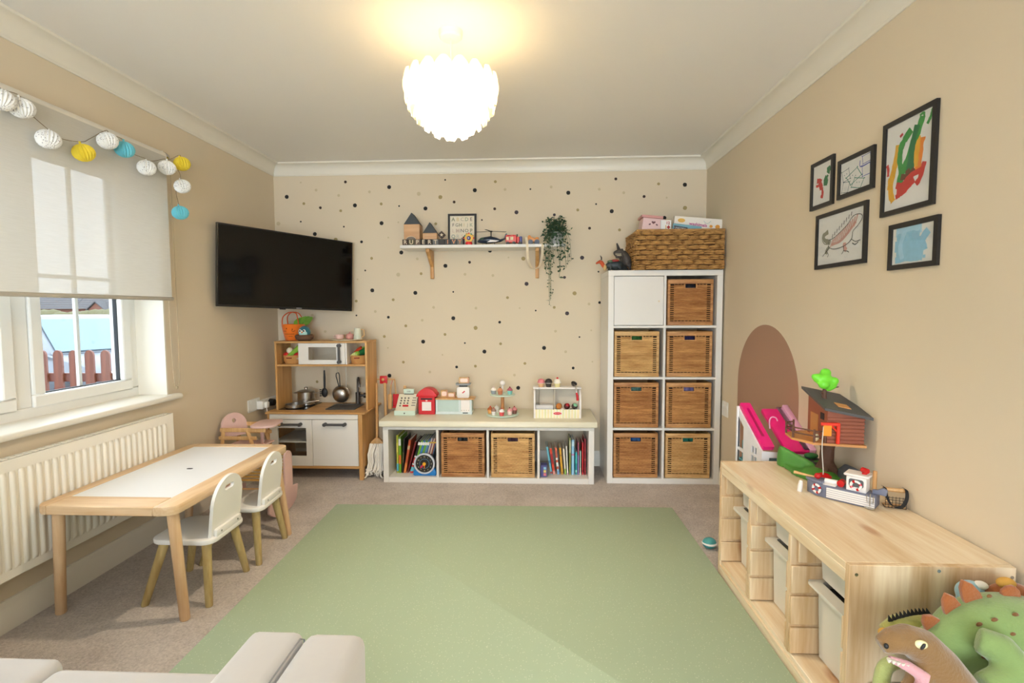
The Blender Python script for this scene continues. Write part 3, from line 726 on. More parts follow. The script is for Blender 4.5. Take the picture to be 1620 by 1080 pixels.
def tray(y0, y1, z0, z1, xf, label, full=None, lip=0.034):
    t = thing('storage_tray', label, 'tray', ((xf + 1.25) / 2, (y0 + y1) / 2, z0), 0, 'white trays in the pine unit')
    x1 = 1.25; w = 0.004; d = 0.008
    b = MB()
    V = [(xf + d, y0 + d, z0), (x1 - d, y0 + d, z0), (x1 - d, y1 - d, z0), (xf + d, y1 - d, z0), (xf, y0 + 0.004, z1), (x1, y0 + 0.004, z1), (x1, y1 - 0.004, z1), (xf, y1 - 0.004, z1)]
    cx, cy = (xf + x1) / 2, (y0 + y1) / 2
    In = [(cx + (v[0] - cx) * 0.965, cy + (v[1] - cy) * 0.965, v[2] + (0.004 if i < 4 else 0)) for i, v in enumerate(V)]
    F = [(0, 3, 2, 1)] + [(i, (i + 1) % 4, 4 + (i + 1) % 4, 4 + i) for i in range(4)]
    F2 = [(8, 9, 10, 11)] + [(8 + i, 12 + i, 12 + (i + 1) % 4, 8 + (i + 1) % 4) for i in range(4)]
    F3 = [(4 + i, 4 + (i + 1) % 4, 12 + (i + 1) % 4, 12 + i) for i in range(4)]
    b.raw(V + In, F + F2 + F3)
    obj('bin', b, M_TRAY, t, True)
    r = rrect(xf - lip, x1, y0 - 0.008, y1 + 0.008, 0.02, 4); h = rrect(xf + 0.006, x1 - 0.01, y0 + 0.012, y1 - 0.012, 0.012, 4)
    obj('rim', MB().prism(r, z1 - 0.006, z1 + 0.003, 'z', holes=[h]), M_TRAY, t, True)
    if full:
        c = MB().prism(rrect(xf + 0.008, x1 - 0.012, y0 + 0.014, y1 - 0.014, 0.012, 4), z1 - 0.03, z1 - 0.016, 'z', b=0.004)
        c.at(((xf + x1) / 2 - 0.05, (y0 + y1) / 2, z1 - 0.016), (0.2, 0.1, 0.4)).box(-0.07, 0.06, -0.05, 0.06, -0.004, 0.008, 0.004)
        tag(obj('tray_contents', c, full[0]), full[1], 'toys')
    return t
M_BLK = mat('black_fabric', (28, 27, 28), 0.8)
for k, (a, b, nm) in enumerate(((1.995, 2.255, 'farthest'), (1.685, 1.947, 'middle'), (1.381, 1.637, 'nearest'))):
    tray(a, b, 0.332, 0.455, 0.928, 'shallow white plastic tray in the upper row of the pine unit, %s column' % nm, None, 0.006)
    tray(a, b, 0.068, 0.318, 0.925, 'deep white plastic tray in the lower row of the pine unit, %s column' % nm, (M_BLK, 'dark toys filling the deep white tray in the nearest column of the pine unit') if k == 2 else None)

# ------------------------------------------------------------------ cube shelving, wicker baskets
def shelving(name, label, cat, x0, y0, cols, rows):
    T, D, c = 0.038, 0.39, 0.3365
    W, H = cols * c + (cols - 1) * 0.016 + 2 * T, rows * c + (rows - 1) * 0.016 + 2 * T
    t = thing(name, label, cat, (x0 + W / 2, y0 + D / 2, 0))
    y1 = y0 + D
    for x in (x0, x0 + W - T): obj('side_panel', MB().box(x, x + T, y0, y1, 0 if rows > 1 else 0, H - (T if True else 0) - 0.0002, 0.0012), M_WHITE, t, True)
    obj('top_panel', MB().box(x0, x0 + W, y0, y1, H - T, H, 0.0012), M_WHITE, t, True)
    obj('bottom_panel', MB().box(x0 + T + 0.0002, x0 + W - T - 0.0002, y0 + 0.0008, y1, 0, T, 0.0012), M_WHITE, t, True)
    for r in range(1, rows): obj('shelf', MB().box(x0 + T, x0 + W - T, y0 + 0.003, y1, T + r * c + (r - 1) * 0.016, T + r * (c + 0.016), 0.0008), M_WHITE, t, True)
    for k in range(1, cols):
        for r in range(rows):
            xx = x0 + T + k * c + (k - 1) * 0.016
            z = T + r * (c + 0.016)
            obj('divider', MB().box(xx, xx + 0.016, y0 + 0.0034, y1, z, z + c, 0.0008), M_WHITE, t, True)
    def cell(k, r): return (x0 + T + k * (c + 0.016) + c / 2, y0, T + r * (c + 0.016))
    return t, cell, W, H
KX, KY = 0.507, 3.466
ka, kcell, KW, KH = shelving('cube_shelving', 'tall white cube shelving unit holding wicker baskets', 'shelving', KX, KY, 2, 4)
cx, cy, cz = kcell(0, 3)
d_ = obj('door', MB().box(cx - 0.166, cx + 0.166, cy + 0.004, cy + 0.02, cz + 0.003, cz + 0.3335, 0.0012), M_WHITE, ka, True)
obj('knob', MB().cyl((cx + 0.135, cy + 0.0035, cz + 0.165), (cx + 0.135, cy - 0.001, cz + 0.165), 0.006, n=12), mat('knob_cream', (226, 208, 178), 0.4), d_, True)
BXX, BY = -1.055, 3.441
be, bcell, BW, BH = shelving('shelf_bench', 'low white cube shelving bench with books and two wicker baskets', 'bench', BXX, BY, 4, 1)
P = [(3.415, 0.4), (3.41, 0.405), (3.41, 0.43), (3.418, 0.44), (3.46, 0.446), (3.84, 0.446), (3.855, 0.44), (3.855, 0.4145), (3.44, 0.4145), (3.44, 0.4)]
o = obj('bench_pad', MB().prism(P, BXX - 0.018, BXX + BW + 0.016, 'x', b=0.003), mat('cream_wipe_clean_pad', (226, 220, 198), 0.35, var=(3, 0.015)))
tag(o, 'cream padded top laid over the low white bench', 'pad')

def wicker(name, c1, c2):
    m = mat(name, c1, 0.55, var=(18, 0.0)); nt = m.node_tree; b = nt.nodes['Principled BSDF']; L = nt.links.new
    tc = nt.nodes.new('ShaderNodeTexCoord'); mp = nt.nodes.new('ShaderNodeMapping'); mp.inputs['Scale'].default_value = (6, 6, 46)
    n = nt.nodes.new('ShaderNodeTexNoise'); n.inputs['Scale'].default_value = 1.0; n.inputs['Detail'].default_value = 5; n.inputs['Roughness'].default_value = 0.7
    oi = nt.nodes.new('ShaderNodeObjectInfo'); ad = nt.nodes.new('ShaderNodeVectorMath')
    L(tc.outputs['Object'], mp.inputs[0]); L(mp.outputs[0], ad.inputs[0]); L(oi.outputs['Random'], ad.inputs[1]); L(ad.outputs[0], n.inputs['Vector'])
    r = nt.nodes.new('ShaderNodeValToRGB'); r.color_ramp.elements[0].position = 0.3; r.color_ramp.elements[0].color = lin(c2); r.color_ramp.elements[1].position = 0.68; r.color_ramp.elements[1].color = lin(c1)
    L(n.outputs['Fac'], r.inputs[0]); L(r.outputs[0], b.inputs['Base Color'])
    return m
WK = {'d': wicker('wicker_dark', (208, 156, 98), (140, 84, 42)), 'l': wicker('wicker_light', (228, 190, 130), (176, 126, 70)), 'm': wicker('wicker_mid', (218, 168, 108), (154, 100, 52))}
M_WKIN = mat('wicker_inside', (96, 62, 34), 0.8)
BWD, BDP, BHT = 0.305, 0.31, 0.312
def weave_mesh():
    w = MB(); hx, hz0, hz1 = 0.04, 0.252, 0.286
    pit = 0.0142; n = int((BHT - 0.062) / pit); rr = random.Random(1)
    for i in range(n):
        z = 0.03 + (i + 0.5) * pit
        def strand(x0, x1, amp, r, yo=0.0):
            N = max(2, int((x1 - x0) / 0.0115))
            pts = [(x0 + (x1 - x0) * k / N, -BDP / 2 + 0.004 + yo + amp * (1 if (k + i) % 2 else -1), z + rr.uniform(-0.0006, 0.0006)) for k in range(N + 1)]
            w.tube(pts, r, 4, cap=False)
        if hz0 - 0.005 < z < hz1 + 0.005:
            strand(-BWD / 2 + 0.012, -hx, 0.0022, 0.0042); strand(hx, BWD / 2 - 0.012, 0.0022, 0.0042)
        else: strand(-BWD / 2 + 0.012, BWD / 2 - 0.012, 0.0022, 0.0042)
        z += pit / 2
        if hz0 - 0.005 < z < hz1 + 0.005:
            strand(-BWD / 2 + 0.044, -hx, 0.002, 0.0034, 0.001); strand(hx, BWD / 2 - 0.044, 0.002, 0.0034, 0.001)
        else: strand(-BWD / 2 + 0.044, BWD / 2 - 0.044, 0.002, 0.0034, 0.001)
    for k in range(10):
        x = -BWD / 2 + 0.045 + k * (BWD - 0.09) / 9
        if abs(x) < hx: w.box(x - 0.002, x + 0.002, -BDP / 2 + 0.003, -BDP / 2 + 0.007, 0.02, hz0)
        else: w.box(x - 0.002, x + 0.002, -BDP / 2 + 0.003, -BDP / 2 + 0.007, 0.02, BHT - 0.02)
    return w.mesh('woven_front', WK['d'], True, 60)
_bk = {}
def basket(label, loc, tone, content=None):
    t = thing('wicker_basket', label, 'basket', loc, 0, 'wicker baskets in the white shelving')
    if not _bk:
        _bk['woven_front'] = weave_mesh()
        h, d, f = BWD / 2, BDP / 2, 0.012
        for nm, mb in (('top_rim', MB().box(-h, h, -d, -d + f, BHT - 0.032, BHT, 0.004, 2)), ('bottom_rim', MB().box(-h, h, -d, -d + f, 0, 0.028, 0.004, 2)),
                       ('corner_post', MB().box(-h, -h + 0.018, -d, -d + f, 0.028, BHT - 0.032, 0.004, 2)), ('corner_post.', MB().box(h - 0.018, h, -d, -d + f, 0.028, BHT - 0.032, 0.004, 2)),
                       ('hole_rim', MB().prism(rrect(-0.043, 0.043, 0.247, 0.291, 0.006), -d - 0.001, -d + 0.01, 'y', holes=[rrect(-0.036, 0.036, 0.253, 0.285, 0.004)])),
                       ('side_wall', MB().box(-h, -h + 0.008, -d + f, d, 0, BHT, 0.003)), ('side_wall.', MB().box(h - 0.008, h, -d + f, d, 0, BHT, 0.003)), ('back_wall', MB().box(-h + 0.008, h - 0.008, d - 0.008, d, 0, BHT))):
            _bk[nm] = mb.mesh(nm.strip('.'), WK['d'])
        _bk['gap_shade'] = MB().prism([(-h + 0.009, 0.009), (h - 0.009, 0.009), (h - 0.009, BHT - 0.01), (-h + 0.009, BHT - 0.01)], -d + 0.0145, -d + 0.0165, 'y', holes=[rrect(-0.036, 0.036, 0.253, 0.285, 0.004)]).mesh('gap_shade', mat('gap_shade_brown', (46, 28, 16), 0.9), False)  # dark sheet added so the weave gaps read as shade
        _bk['base_panel'] = MB().box(-h + 0.008, h - 0.008, -d + f, d - 0.008, 0, 0.008).mesh('base_panel', M_WKIN)
    for nm, me in _bk.items():
        o = link(nm.strip('.'), me, t)
        if nm not in ('base_panel', 'gap_shade'):
            o.material_slots[0].link = 'OBJECT'; o.material_slots[0].material = WK[tone]
        if nm == 'woven_front': o['kind'] = 'stuff'
    if content:
        rr = random.Random(hash(label) % 1000 if False else len(label)); c = MB()
        for k in range(7): c.ell((loc[0] - 0.08 + 0.027 * k, loc[1] - 0.085 + rr.uniform(0, 0.03), loc[2] + 0.225 + rr.uniform(0, 0.02)), (0.034, 0.04, 0.05), 10, 7)
        c.box(loc[0] - 0.13, loc[0] + 0.13, loc[1] - 0.12, loc[1] + 0.13, loc[2] + 0.009, loc[2] + 0.2, 0.02)
        tag(obj('toy_bundle', c, mat(content[0] + '_toy', content[1], 0.6, var=(60, 0.25))), content[2], 'toys')
    return t
for (k, r, tone, lab, cont) in (
    (1, 3, 'd', 'dark wicker basket beside the white cupboard door', ('black', (34, 36, 46), 'dark toys seen through the handle hole of the basket beside the cupboard door')),
    (0, 2, 'l', 'pale wicker basket directly under the white cupboard door', ('green', (60, 118, 58), 'green toys seen through the handle hole of the pale basket under the cupboard door')),
    (1, 2, 'm', 'brown wicker basket in the second row right of the pale one', ('purple', (52, 50, 96), 'purple and blue toys seen through the handle hole of the second-row right basket')),
    (0, 1, 'd', 'dark wicker basket in the third row, left column', ('teal', (96, 140, 128), 'teal toys seen through the handle hole of the third-row left basket')),
    (1, 1, 'm', 'brown wicker basket in the third row, right column', ('lilac', (140, 130, 176), 'lilac toys seen through the handle hole of the third-row right basket')),
    (0, 0, 'd', 'dark wicker basket in the bottom row, left column', ('blue', (44, 92, 148), 'blue toys seen through the handle hole of the bottom-row left basket')),
    (1, 0, 'l', 'pale wicker basket in the bottom row, right column', ('emerald', (40, 140, 120), 'green and blue toys seen through the handle hole of the bottom-row right basket'))):
    x, y, z = kcell(k, r)
    basket(lab, (x - 0.008 + (0.004 if k else 0), y + 0.012 + BDP / 2, z + 0.001), tone, cont)
x, y, z = bcell(1, 0); basket('darker wicker basket in the low bench, next to the picture books', (x, y + 0.012 + BDP / 2, z + 0.001), 'd', ('grey', (50, 52, 50), 'dark toys seen through the handle hole of the darker bench basket'))
x, y, z = bcell(2, 0); basket('lighter wicker basket in the low bench, next to the small books', (x - 0.002, y + 0.012 + BDP / 2, z + 0.001), 'l', ('wine', (70, 40, 60), 'dark red toys seen through the handle hole of the lighter bench basket'))

# ------------------------------------------------------------------ pendant lamp
LX, LY = -0.333, 2.096
def shade_mat():
    m = bpy.data.materials.new('translucent_white_petal'); m.use_nodes = True
    nt = m.node_tree; L = nt.links.new
    for n in list(nt.nodes): nt.nodes.remove(n)
    o = nt.nodes.new('ShaderNodeOutputMaterial'); d = nt.nodes.new('ShaderNodeBsdfDiffuse'); t = nt.nodes.new('ShaderNodeBsdfTranslucent')
    tc = nt.nodes.new('ShaderNodeTexCoord'); n = nt.nodes.new('ShaderNodeTexNoise'); n.inputs['Scale'].default_value = 60
    L(tc.outputs['Object'], n.inputs['Vector'])
    r = nt.nodes.new('ShaderNodeValToRGB'); r.color_ramp.elements[0].color = lin((250, 244, 228)); r.color_ramp.elements[1].color = lin((255, 251, 240))
    L(n.outputs['Fac'], r.inputs[0]); L(r.outputs[0], d.inputs[0]); L(r.outputs[0], t.inputs[0])
    x = nt.nodes.new('ShaderNodeMixShader'); x.inputs[0].default_value = 0.85
    L(d.outputs[0], x.inputs[1]); L(t.outputs[0], x.inputs[2]); L(x.outputs[0], o.inputs[0])
    return m
la = thing('pendant_lamp', 'lit white pendant lamp with overlapping petal shade hanging from the ceiling', 'lamp', (LX, LY, 1.897))
M_ROSE = mat('white_plastic_warm', (240, 230, 220), 0.4)
obj('ceiling_rose', MB().lathe([(0.04, 0.0), (0.046, 0.006), (0.048, 0.028)], (LX, LY, HC - 0.028), 24), M_ROSE, la, True)
obj('flex', MB().cyl((LX, LY, 2.125), (LX, LY, HC - 0.026), 0.0035, n=8), M_ROSE, la, True)
obj('lamp_holder', MB().cyl((LX, LY, 2.045), (LX, LY, 2.135), 0.021, n=14), M_ROSE, la, True)
mb_ = mat('lit_bulb', (255, 214, 150), 0.4, emit=((255, 235, 206), 1150.0), var=(5, 0))
obj('bulb', MB().lathe([(0.004, -0.062), (0.02, -0.056), (0.03, -0.036), (0.029, -0.018), (0.016, 0.006), (0.013, 0.02)], (LX, LY, 2.04), 16), mb_, la, True)
prof = [(1.92, 0.02), (1.958, 0.055), (1.985, 0.095), (2.016, 0.13), (2.05, 0.158), (2.085, 0.175), (2.115, 0.18), (2.15, 0.164), (2.185, 0.13), (2.215, 0.09)]
def rad(z):
    for (a, ra), (b, rb) in zip(prof[:-1], prof[1:]):
        if a <= z <= b: return ra + (rb - ra) * (z - a) / (b - a)
    return prof[0][1] if z < prof[0][0] else prof[-1][1]
# one petal: rounded top, tapering to a soft point below, cupped
PV = []; PF = []; NU, NV = 6, 7
for j in range(NV + 1):
    t = j / NV
    w = 0.036 * (math.sin(PI * min(1, 0.12 + t * 0.8)) ** 0.8) if t < 0.97 else 0.012
    for i in range(NU + 1):
        s_ = i / NU * 2 - 1
        PV.append((s_ * w, -0.010 * (1 - s_ * s_) - 0.012 * (t - 0.5) ** 2 * 4 * -1 - 0.006, -0.045 + 0.09 * t))
for j in range(NV):
    for i in range(NU): PF.append((j * (NU + 1) + i, j * (NU + 1) + i + 1, (j + 1) * (NU + 1) + i + 1, (j + 1) * (NU + 1) + i))
petal = MB().raw(PV, PF).mesh('petal', shade_mat(), True, 80)
for k, z in enumerate((1.958, 1.985, 2.016, 2.048, 2.076, 2.104)):
    r = rad(z); n = max(7, int(round(2 * PI * r / 0.062)))
    sl = math.atan2(rad(z + 0.02) - rad(z - 0.02), 0.04)
    for i in range(n):
        a = 2 * PI * (i + 0.5 * (k % 2)) / n
        link('petal', petal, la, Vector((LX + r * math.cos(a), LY + r * math.sin(a), z)) - Vector(la.location), (-sl * 0.75 + 0.12, 0, a + PI / 2))
for i in range(9):
    a = 2 * PI * i / 9; link('petal', petal, la, Vector((LX + 0.075 * math.cos(a), LY + 0.075 * math.sin(a), 2.128)) - Vector(la.location), (1.15, 0, a + PI / 2))
obj('added_light_baffle', MB().lathe([(0.158, 2.085), (0.16, 2.088), (0.03, 2.108), (0.008, 2.11), (0.008, 2.105), (0.028, 2.103)], (LX, LY, 0), 28), petal.materials[0], la, True)  # unseen plate added inside the shade to block and soften upward light
obj('shade_ring', MB().tube([(LX + 0.094 * math.cos(t), LY + 0.094 * math.sin(t), 2.14) for t in [2 * PI * i / 24 for i in range(24)]], 0.003, 6, True), M_ROSE, la, True)
for i in range(3):
    a = 2 * PI * i / 3; obj('shade_spoke', MB().cyl((LX, LY, 2.12), (LX + 0.094 * math.cos(a), LY + 0.094 * math.sin(a), 2.14), 0.002, n=6), M_ROSE, la, True)

# ------------------------------------------------------------------ television (local: screen faces -y)
tv = thing('television', 'black flat television angled across the room corner on a wall bracket', 'television', (-1.668, 3.43, 1.477), math.radians(52))
tv.rotation_euler = (0, 0.037, math.radians(52))
M_TVB = mat('tv_black_plastic', (16, 16, 17), 0.35); M_SCR = mat('tv_screen_gloss', (9, 9, 9), 0.08, var=(5, 0), spec=0.35)
W_, H_ = 0.94, 0.518
obj('screen', MB().box(-W_ / 2 + 0.008, W_ / 2 - 0.008, -0.004, 0.004, -H_ / 2 + 0.014, H_ / 2 - 0.008), M_SCR, tv, smooth=False)
bz = MB().prism([(-W_ / 2, -H_ / 2), (W_ / 2, -H_ / 2), (W_ / 2, H_ / 2), (-W_ / 2, H_ / 2)], -0.006, 0.012, 'y', holes=[[(-W_ / 2 + 0.008, -H_ / 2 + 0.014), (W_ / 2 - 0.008, -H_ / 2 + 0.014), (W_ / 2 - 0.008, H_ / 2 - 0.008), (-W_ / 2 + 0.008, H_ / 2 - 0.008)]])
obj('bezel', bz, M_TVB, tv, smooth=False)
obj('back_cover', MB().box(-W_ / 2 + 0.005, W_ / 2 - 0.005, 0.008, 0.03, -H_ / 2 + 0.01, H_ / 2 - 0.01, 0.004).box(-0.4, 0.4, 0.03, 0.058, -0.2, 0.16, 0.01), M_TVB, tv)
obj('wall_bracket', MB().box(-0.12, 0.12, 0.058, 0.07, -0.1, 0.1, 0.002).tube([(0, 0.06, 0), (0.1, 0.2, 0.02), (-0.02, 0.35, 0.02)], 0.018, 4).box(-0.05, 0.04, 0.33, 0.362, -0.1, 0.1, 0.002), M_TVB, tv)
o = link('brand_mark', text_mesh('SAMSUNG', 0.0085, 0.0003, mat('silver_print', (205, 205, 208), 0.3, 0.6), 0.0003), tv, (0.055, -0.0065, -H_ / 2 + 0.0065), (PI / 2, 0, 0))
obj('sensor', MB().box(-0.075, -0.035, 0.0, 0.012, -H_ / 2 - 0.006, -H_ / 2, 0.001), M_TVB, tv)

# ------------------------------------------------------------------ sockets
def plate(name, label, wall, y0, y1, z0, z1):
    t = thing(name, label, 'socket', ((XL if wall == 'l' else XR), (y0 + y1) / 2, z0))
    a, b = (XL, XL + 0.009) if wall == 'l' else (XR - 0.009, XR)
    obj('faceplate', MB().box(a, b, y0, y1, z0, z1, 0.002), M_UPVC, t, True)
    return t
so_ = plate('wall_socket', 'white double socket on the left wall beside the toy kitchen', 'l', 3.41, 3.56, 0.492, 0.58)
for y in (3.445, 3.52): obj('switch', MB().box(XL + 0.0088, XL + 0.012, y - 0.008, y + 0.008, 0.552, 0.572, 0.001), M_UPVC, so_, True)
so2 = plate('wall_socket', 'white double socket on the right wall beside the tall shelving', 'r', 3.36, 3.455, 0.488, 0.588)
for y in (3.385, 3.43): obj('switch', MB().box(XR - 0.012, XR - 0.0088, y - 0.008, y + 0.008, 0.55, 0.57, 0.001), M_UPVC, so2, True)
pg = thing('mains_plug', 'white plug and adaptor with a trailing cable in the left wall socket', 'plug', (XL + 0.012, 3.53, 0.5))
ad = obj('adaptor', MB().box(XL + 0.0125, XL + 0.06, 3.50, 3.56, 0.5, 0.56, 0.008, 2), M_UPVC, pg, True)
obj('indicator', MB().box(XL + 0.0595, XL + 0.062, 3.53, 3.542, 0.524, 0.54, 0.001), mat('red_plastic', (204, 36, 34), 0.4), ad, True)
obj('white_plug', MB().box(XL + 0.0605, XL + 0.085, 3.515, 3.555, 0.508, 0.552, 0.008, 2), M_UPVC, pg, True)
obj('cable', MB().tube(bez([(XL + 0.072, 3.53, 0.512), (XL + 0.08, 3.525, 0.4), (XL + 0.06, 3.5, 0.2), (XL + 0.05, 3.42, 0.006)], 6), 0.0035, 8), M_UPVC, pg, True)
bp_ = thing('mains_plug', 'round black plug in the strip between socket and toy kitchen', 'plug', (XL + 0.03, 3.64, 0.49))
obj('extension_block', MB().box(XL + 0.001, XL + 0.036, 3.575, 3.84, 0.5, 0.558, 0.006, 2), M_UPVC, bp_, True)
obj('plug_body', MB().cyl((XL + 0.0362, 3.645, 0.527), (XL + 0.072, 3.645, 0.527), 0.027, 0.024, 20), mat('black_plastic', (24, 24, 26), 0.4), bp_, True)

# ------------------------------------------------------------------ toy kitchen
M_KW = wood('kitchen_birch_z', (214, 168, 108), (188, 138, 80), 'z', 8); M_KWX = wood('kitchen_birch_x', (214, 168, 108), (188, 138, 80), 'x', 8)
M_DK = mat('dark_grey_plastic', (74, 72, 72), 0.45); M_HOB = mat('black_hob', (34, 36, 38), 0.2); M_STEEL = mat('brushed_steel', (176, 172, 166), 0.28, 1.0, var=(40, 0.08))
ki = thing('toy_kitchen', 'birch and white toy kitchen with oven, sink and upper shelf in the corner', 'toy kitchen', (-1.547, 3.66, 0))
def kb(name, *a, m=M_KW, par=None, b=0.0015): return obj(name, MB().box(*a, b), m, par or ki, True)
for x0, x1 in ((-1.897, -1.881), (-1.240, -1.212)):
    s_ = kb('side_panel', x0, x1, 3.475, 3.85, 0.085, 0.474)
    for y0, y1 in ((3.475, 3.512), (3.815, 3.85)): kb('leg', x0, x1, y0, y1, 0, 0.0848, par=s_)
kb('bottom_rail', -1.8808, -1.2402, 3.474, 3.50, 0.082, 0.1015, m=M_KWX)
kb('inner_floor', -1.88, -1.2405, 3.50, 3.84, 0.09, 0.1015, m=M_KWX)
kb('worktop', -1.905, -1.188, 3.462, 3.855, 0.4745, 0.489, m=M_KWX, b=0.003)
kb('fascia', -1.879, -1.2415, 3.4725, 3.487, 0.437, 0.4735, m=M_WHITE)
od = obj('oven_door', MB().prism([(-1.879, 0.103), (-1.572, 0.103), (-1.572, 0.434), (-1.879, 0.434)], 3.472, 3.486, 'y', holes=[[(-1.822, 0.173), (-1.616, 0.173), (-1.616, 0.375), (-1.822, 0.375)]]), M_WHITE, ki, True)
obj('oven_pane', MB().box(-1.824, -1.614, 3.478, 3.4805, 0.171, 0.377), M_GLASS, od, True, False)
rd = kb('cupboard_door', -1.570, -1.2425, 3.472, 3.486, 0.103, 0.434, m=M_WHITE)
kb('oven_shelf', -1.875, -1.575, 3.50, 3.83, 0.262, 0.272, m=M_WHITE)
kb('partition', -1.573, -1.563, 3.488, 3.84, 0.102, 0.47, m=M_KW)
def handle(par, a, b):
    A, B = Vector(a), Vector(b); d = Vector((0, -0.02, 0))
    mb = MB().cyl(A + d, B + d, 0.0085, n=12)
    for q in (A, B): mb.cyl(q, q + d * 1.5, 0.0125, n=14)
    obj('handle', mb, M_DK, par, True)
handle(od, (-1.792, 3.471, 0.403), (-1.652, 3.471, 0.403)); handle(rd, (-1.473, 3.471, 0.404), (-1.333, 3.471, 0.404))
for x0, x1 in ((-1.866, -1.851), (-1.206, -1.191)): kb('upper_side', x0, x1, 3.548, 3.765, 0.4892, 0.9738)
kb('top_shelf', -1.866, -1.191, 3.545, 3.768, 0.974, 0.988, m=M_KWX)
kb('middle_shelf', -1.8508, -1.2062, 3.55, 3.765, 0.806, 0.82, m=M_KWX)
for x in (-1.694, -1.350): kb('microwave_side', x, x + 0.012, 3.552, 3.76, 0.8202, 0.9738, m=M_WHITE)
md = obj('microwave_door', MB().prism([(-1.681, 0.822), (-1.351, 0.822), (-1.351, 0.972), (-1.681, 0.972)], 3.546, 3.558, 'y', holes=[[(-1.617, 0.853), (-1.414, 0.853), (-1.414, 0.945), (-1.617, 0.945)]]), M_WHITE, ki, True)
obj('microwave_pane', MB().box(-1.619, -1.412, 3.551, 3.5535, 0.851, 0.947), M_GLASS, md, True, False)
handle(md, (-1.387, 3.545, 0.839), (-1.387, 3.545, 0.957))
obj('hob_plate', MB().prism([(-1.868, 3.55), (-1.655, 3.55), (-1.655, 3.84), (-1.846, 3.84)], 0.489, 0.492, 'z'), M_HOB, ki, True)
sk = MB().prism(rrect(-1.515, -1.295, 3.556, 3.782, 0.02), 0.489, 0.494, 'z', holes=[rrect(-1.5, -1.31, 3.571, 3.767, 0.018)])
sk.prism(rrect(-1.505, -1.305, 3.566, 3.772, 0.018), 0.4891, 0.4905, 'z')
obj('sink', sk, M_DK, ki, True)
fa = MB().cyl((-1.352, 3.80, 0.489), (-1.352, 3.80, 0.58), 0.019, n=16).tube(bez([(-1.352, 3.80, 0.575), (-1.352, 3.80, 0.655), (-1.345, 3.785, 0.688), (-1.328, 3.755, 0.69), (-1.318, 3.735, 0.655), (-1.317, 3.73, 0.63)], 6), 0.0085, 10)
fa.cyl((-1.352, 3.80, 0.555), (-1.30, 3.80, 0.555), 0.009, n=10).cyl((-1.305, 3.80, 0.555), (-1.285, 3.80, 0.555), 0.02, n=16)
obj('tap', fa, mat('gunmetal', (96, 92, 90), 0.3, 0.8), ki, True)

def pan_thing(name, label, c, r, h, lid=False):
    t = thing(name, label, 'toy pan', c)
    obj('pan_body', MB().lathe([(r * 0.92, 0), (r, 0.006), (r, h), (r * 1.03, h + 0.002), (r * 0.96, h + 0.001), (r * 0.95, 0.008), (0.001, 0.006)], (0, 0, 0), 28), M_STEEL, t)
    return t
po = pan_thing('toy_saucepan', 'steel lidded toy saucepan on the back of the toy hob', (-1.728, 3.735, 0.4925), 0.062, 0.1)
obj('band', MB().lathe([(0.0625, 0.045), (0.0655, 0.047), (0.0655, 0.051), (0.0625, 0.053)], (0, 0, 0), 28), M_STEEL, po)
obj('lid', MB().lathe([(0.064, 0.1025), (0.065, 0.106), (0.04, 0.116), (0.012, 0.12), (0.01, 0.13), (0.014, 0.136), (0.001, 0.139)], (0, 0, 0), 28), M_STEEL, po)
for s_ in (-1, 1): obj('side_handle', MB().tube([(s_ * 0.06, -0.018, 0.09), (s_ * 0.09, -0.014, 0.092), (s_ * 0.09, 0.014, 0.092), (s_ * 0.06, 0.018, 0.09)], 0.0035, 6), M_STEEL, po)
pa = pan_thing('toy_frying_pan', 'shallow steel toy frying pan on the front of the toy hob', (-1.765, 3.625, 0.4925), 0.066, 0.026)
obj('long_handle', MB().tube([(0.05, 0.01, 0.02), (0.09, 0.03, 0.034), (0.155, 0.065, 0.04)], [0.005, 0.006, 0.006], 8), M_STEEL, pa)
M_BKP = mat('black_nylon', (30, 30, 32), 0.5)
ps = thing('toy_pasta_server', 'black toy pasta server hanging from the kitchen shelf', 'utensil', (-1.588, 3.745, 0.55))
obj('hook', MB().tube([(0, 0, 0.256), (0, -0.006, 0.23), (0, 0, 0.205)], 0.0015, 6), M_STEEL, ps)
obj('shaft', MB().tube([(0, 0, 0.205), (0, 0, 0.15), (0, -0.003, 0.07)], [0.006, 0.009, 0.008], 8), M_BKP, ps)
hd_ = obj('head', MB().ell((0, -0.005, 0.035), (0.025, 0.012, 0.037), 14, 8), M_BKP, ps)
for k in range(4): obj('tine', MB().box(-0.034, -0.02, -0.018, -0.008, 0.008 + k * 0.015, 0.016 + k * 0.015, 0.001), M_BKP, hd_)
co = thing('toy_colander', 'steel toy colander pan hanging by its dark handle from the kitchen shelf', 'utensil', (-1.466, 3.74, 0.51))
obj('bowl', MB().at((0, 0, 0.062), (PI / 2, 0, 0)).lathe([(0.001, 0.026), (0.03, 0.024), (0.05, 0.012), (0.059, -0.008), (0.064, -0.009), (0.061, -0.004), (0.051, 0.016), (0.03, 0.0275), (0.001, 0.029)], (0, 0, 0), 28), M_STEEL, co)
obj('handle', MB().tube([(-0.012, 0.005, 0.12), (-0.032, 0.005, 0.2), (-0.03, 0.005, 0.222), (-0.012, 0.005, 0.226), (-0.006, 0.005, 0.205), (-0.004, 0.005, 0.12)], 0.004, 8), M_BKP, co)
obj('hook', MB().tube([(-0.02, 0.005, 0.296), (-0.02, -0.004, 0.26), (-0.02, 0.005, 0.224)], 0.0015, 6), M_STEEL, co)
obj('rim_ring', MB().tube([(0.064 * math.cos(t), 0.012, 0.062 + 0.064 * math.sin(t)) for t in [2 * PI * i / 28 for i in range(28)]], 0.003, 6, True), M_STEEL, co)
sp_ = thing('toy_ladle', 'thin steel toy ladle hanging behind the colander', 'utensil', (-1.43, 3.765, 0.56))
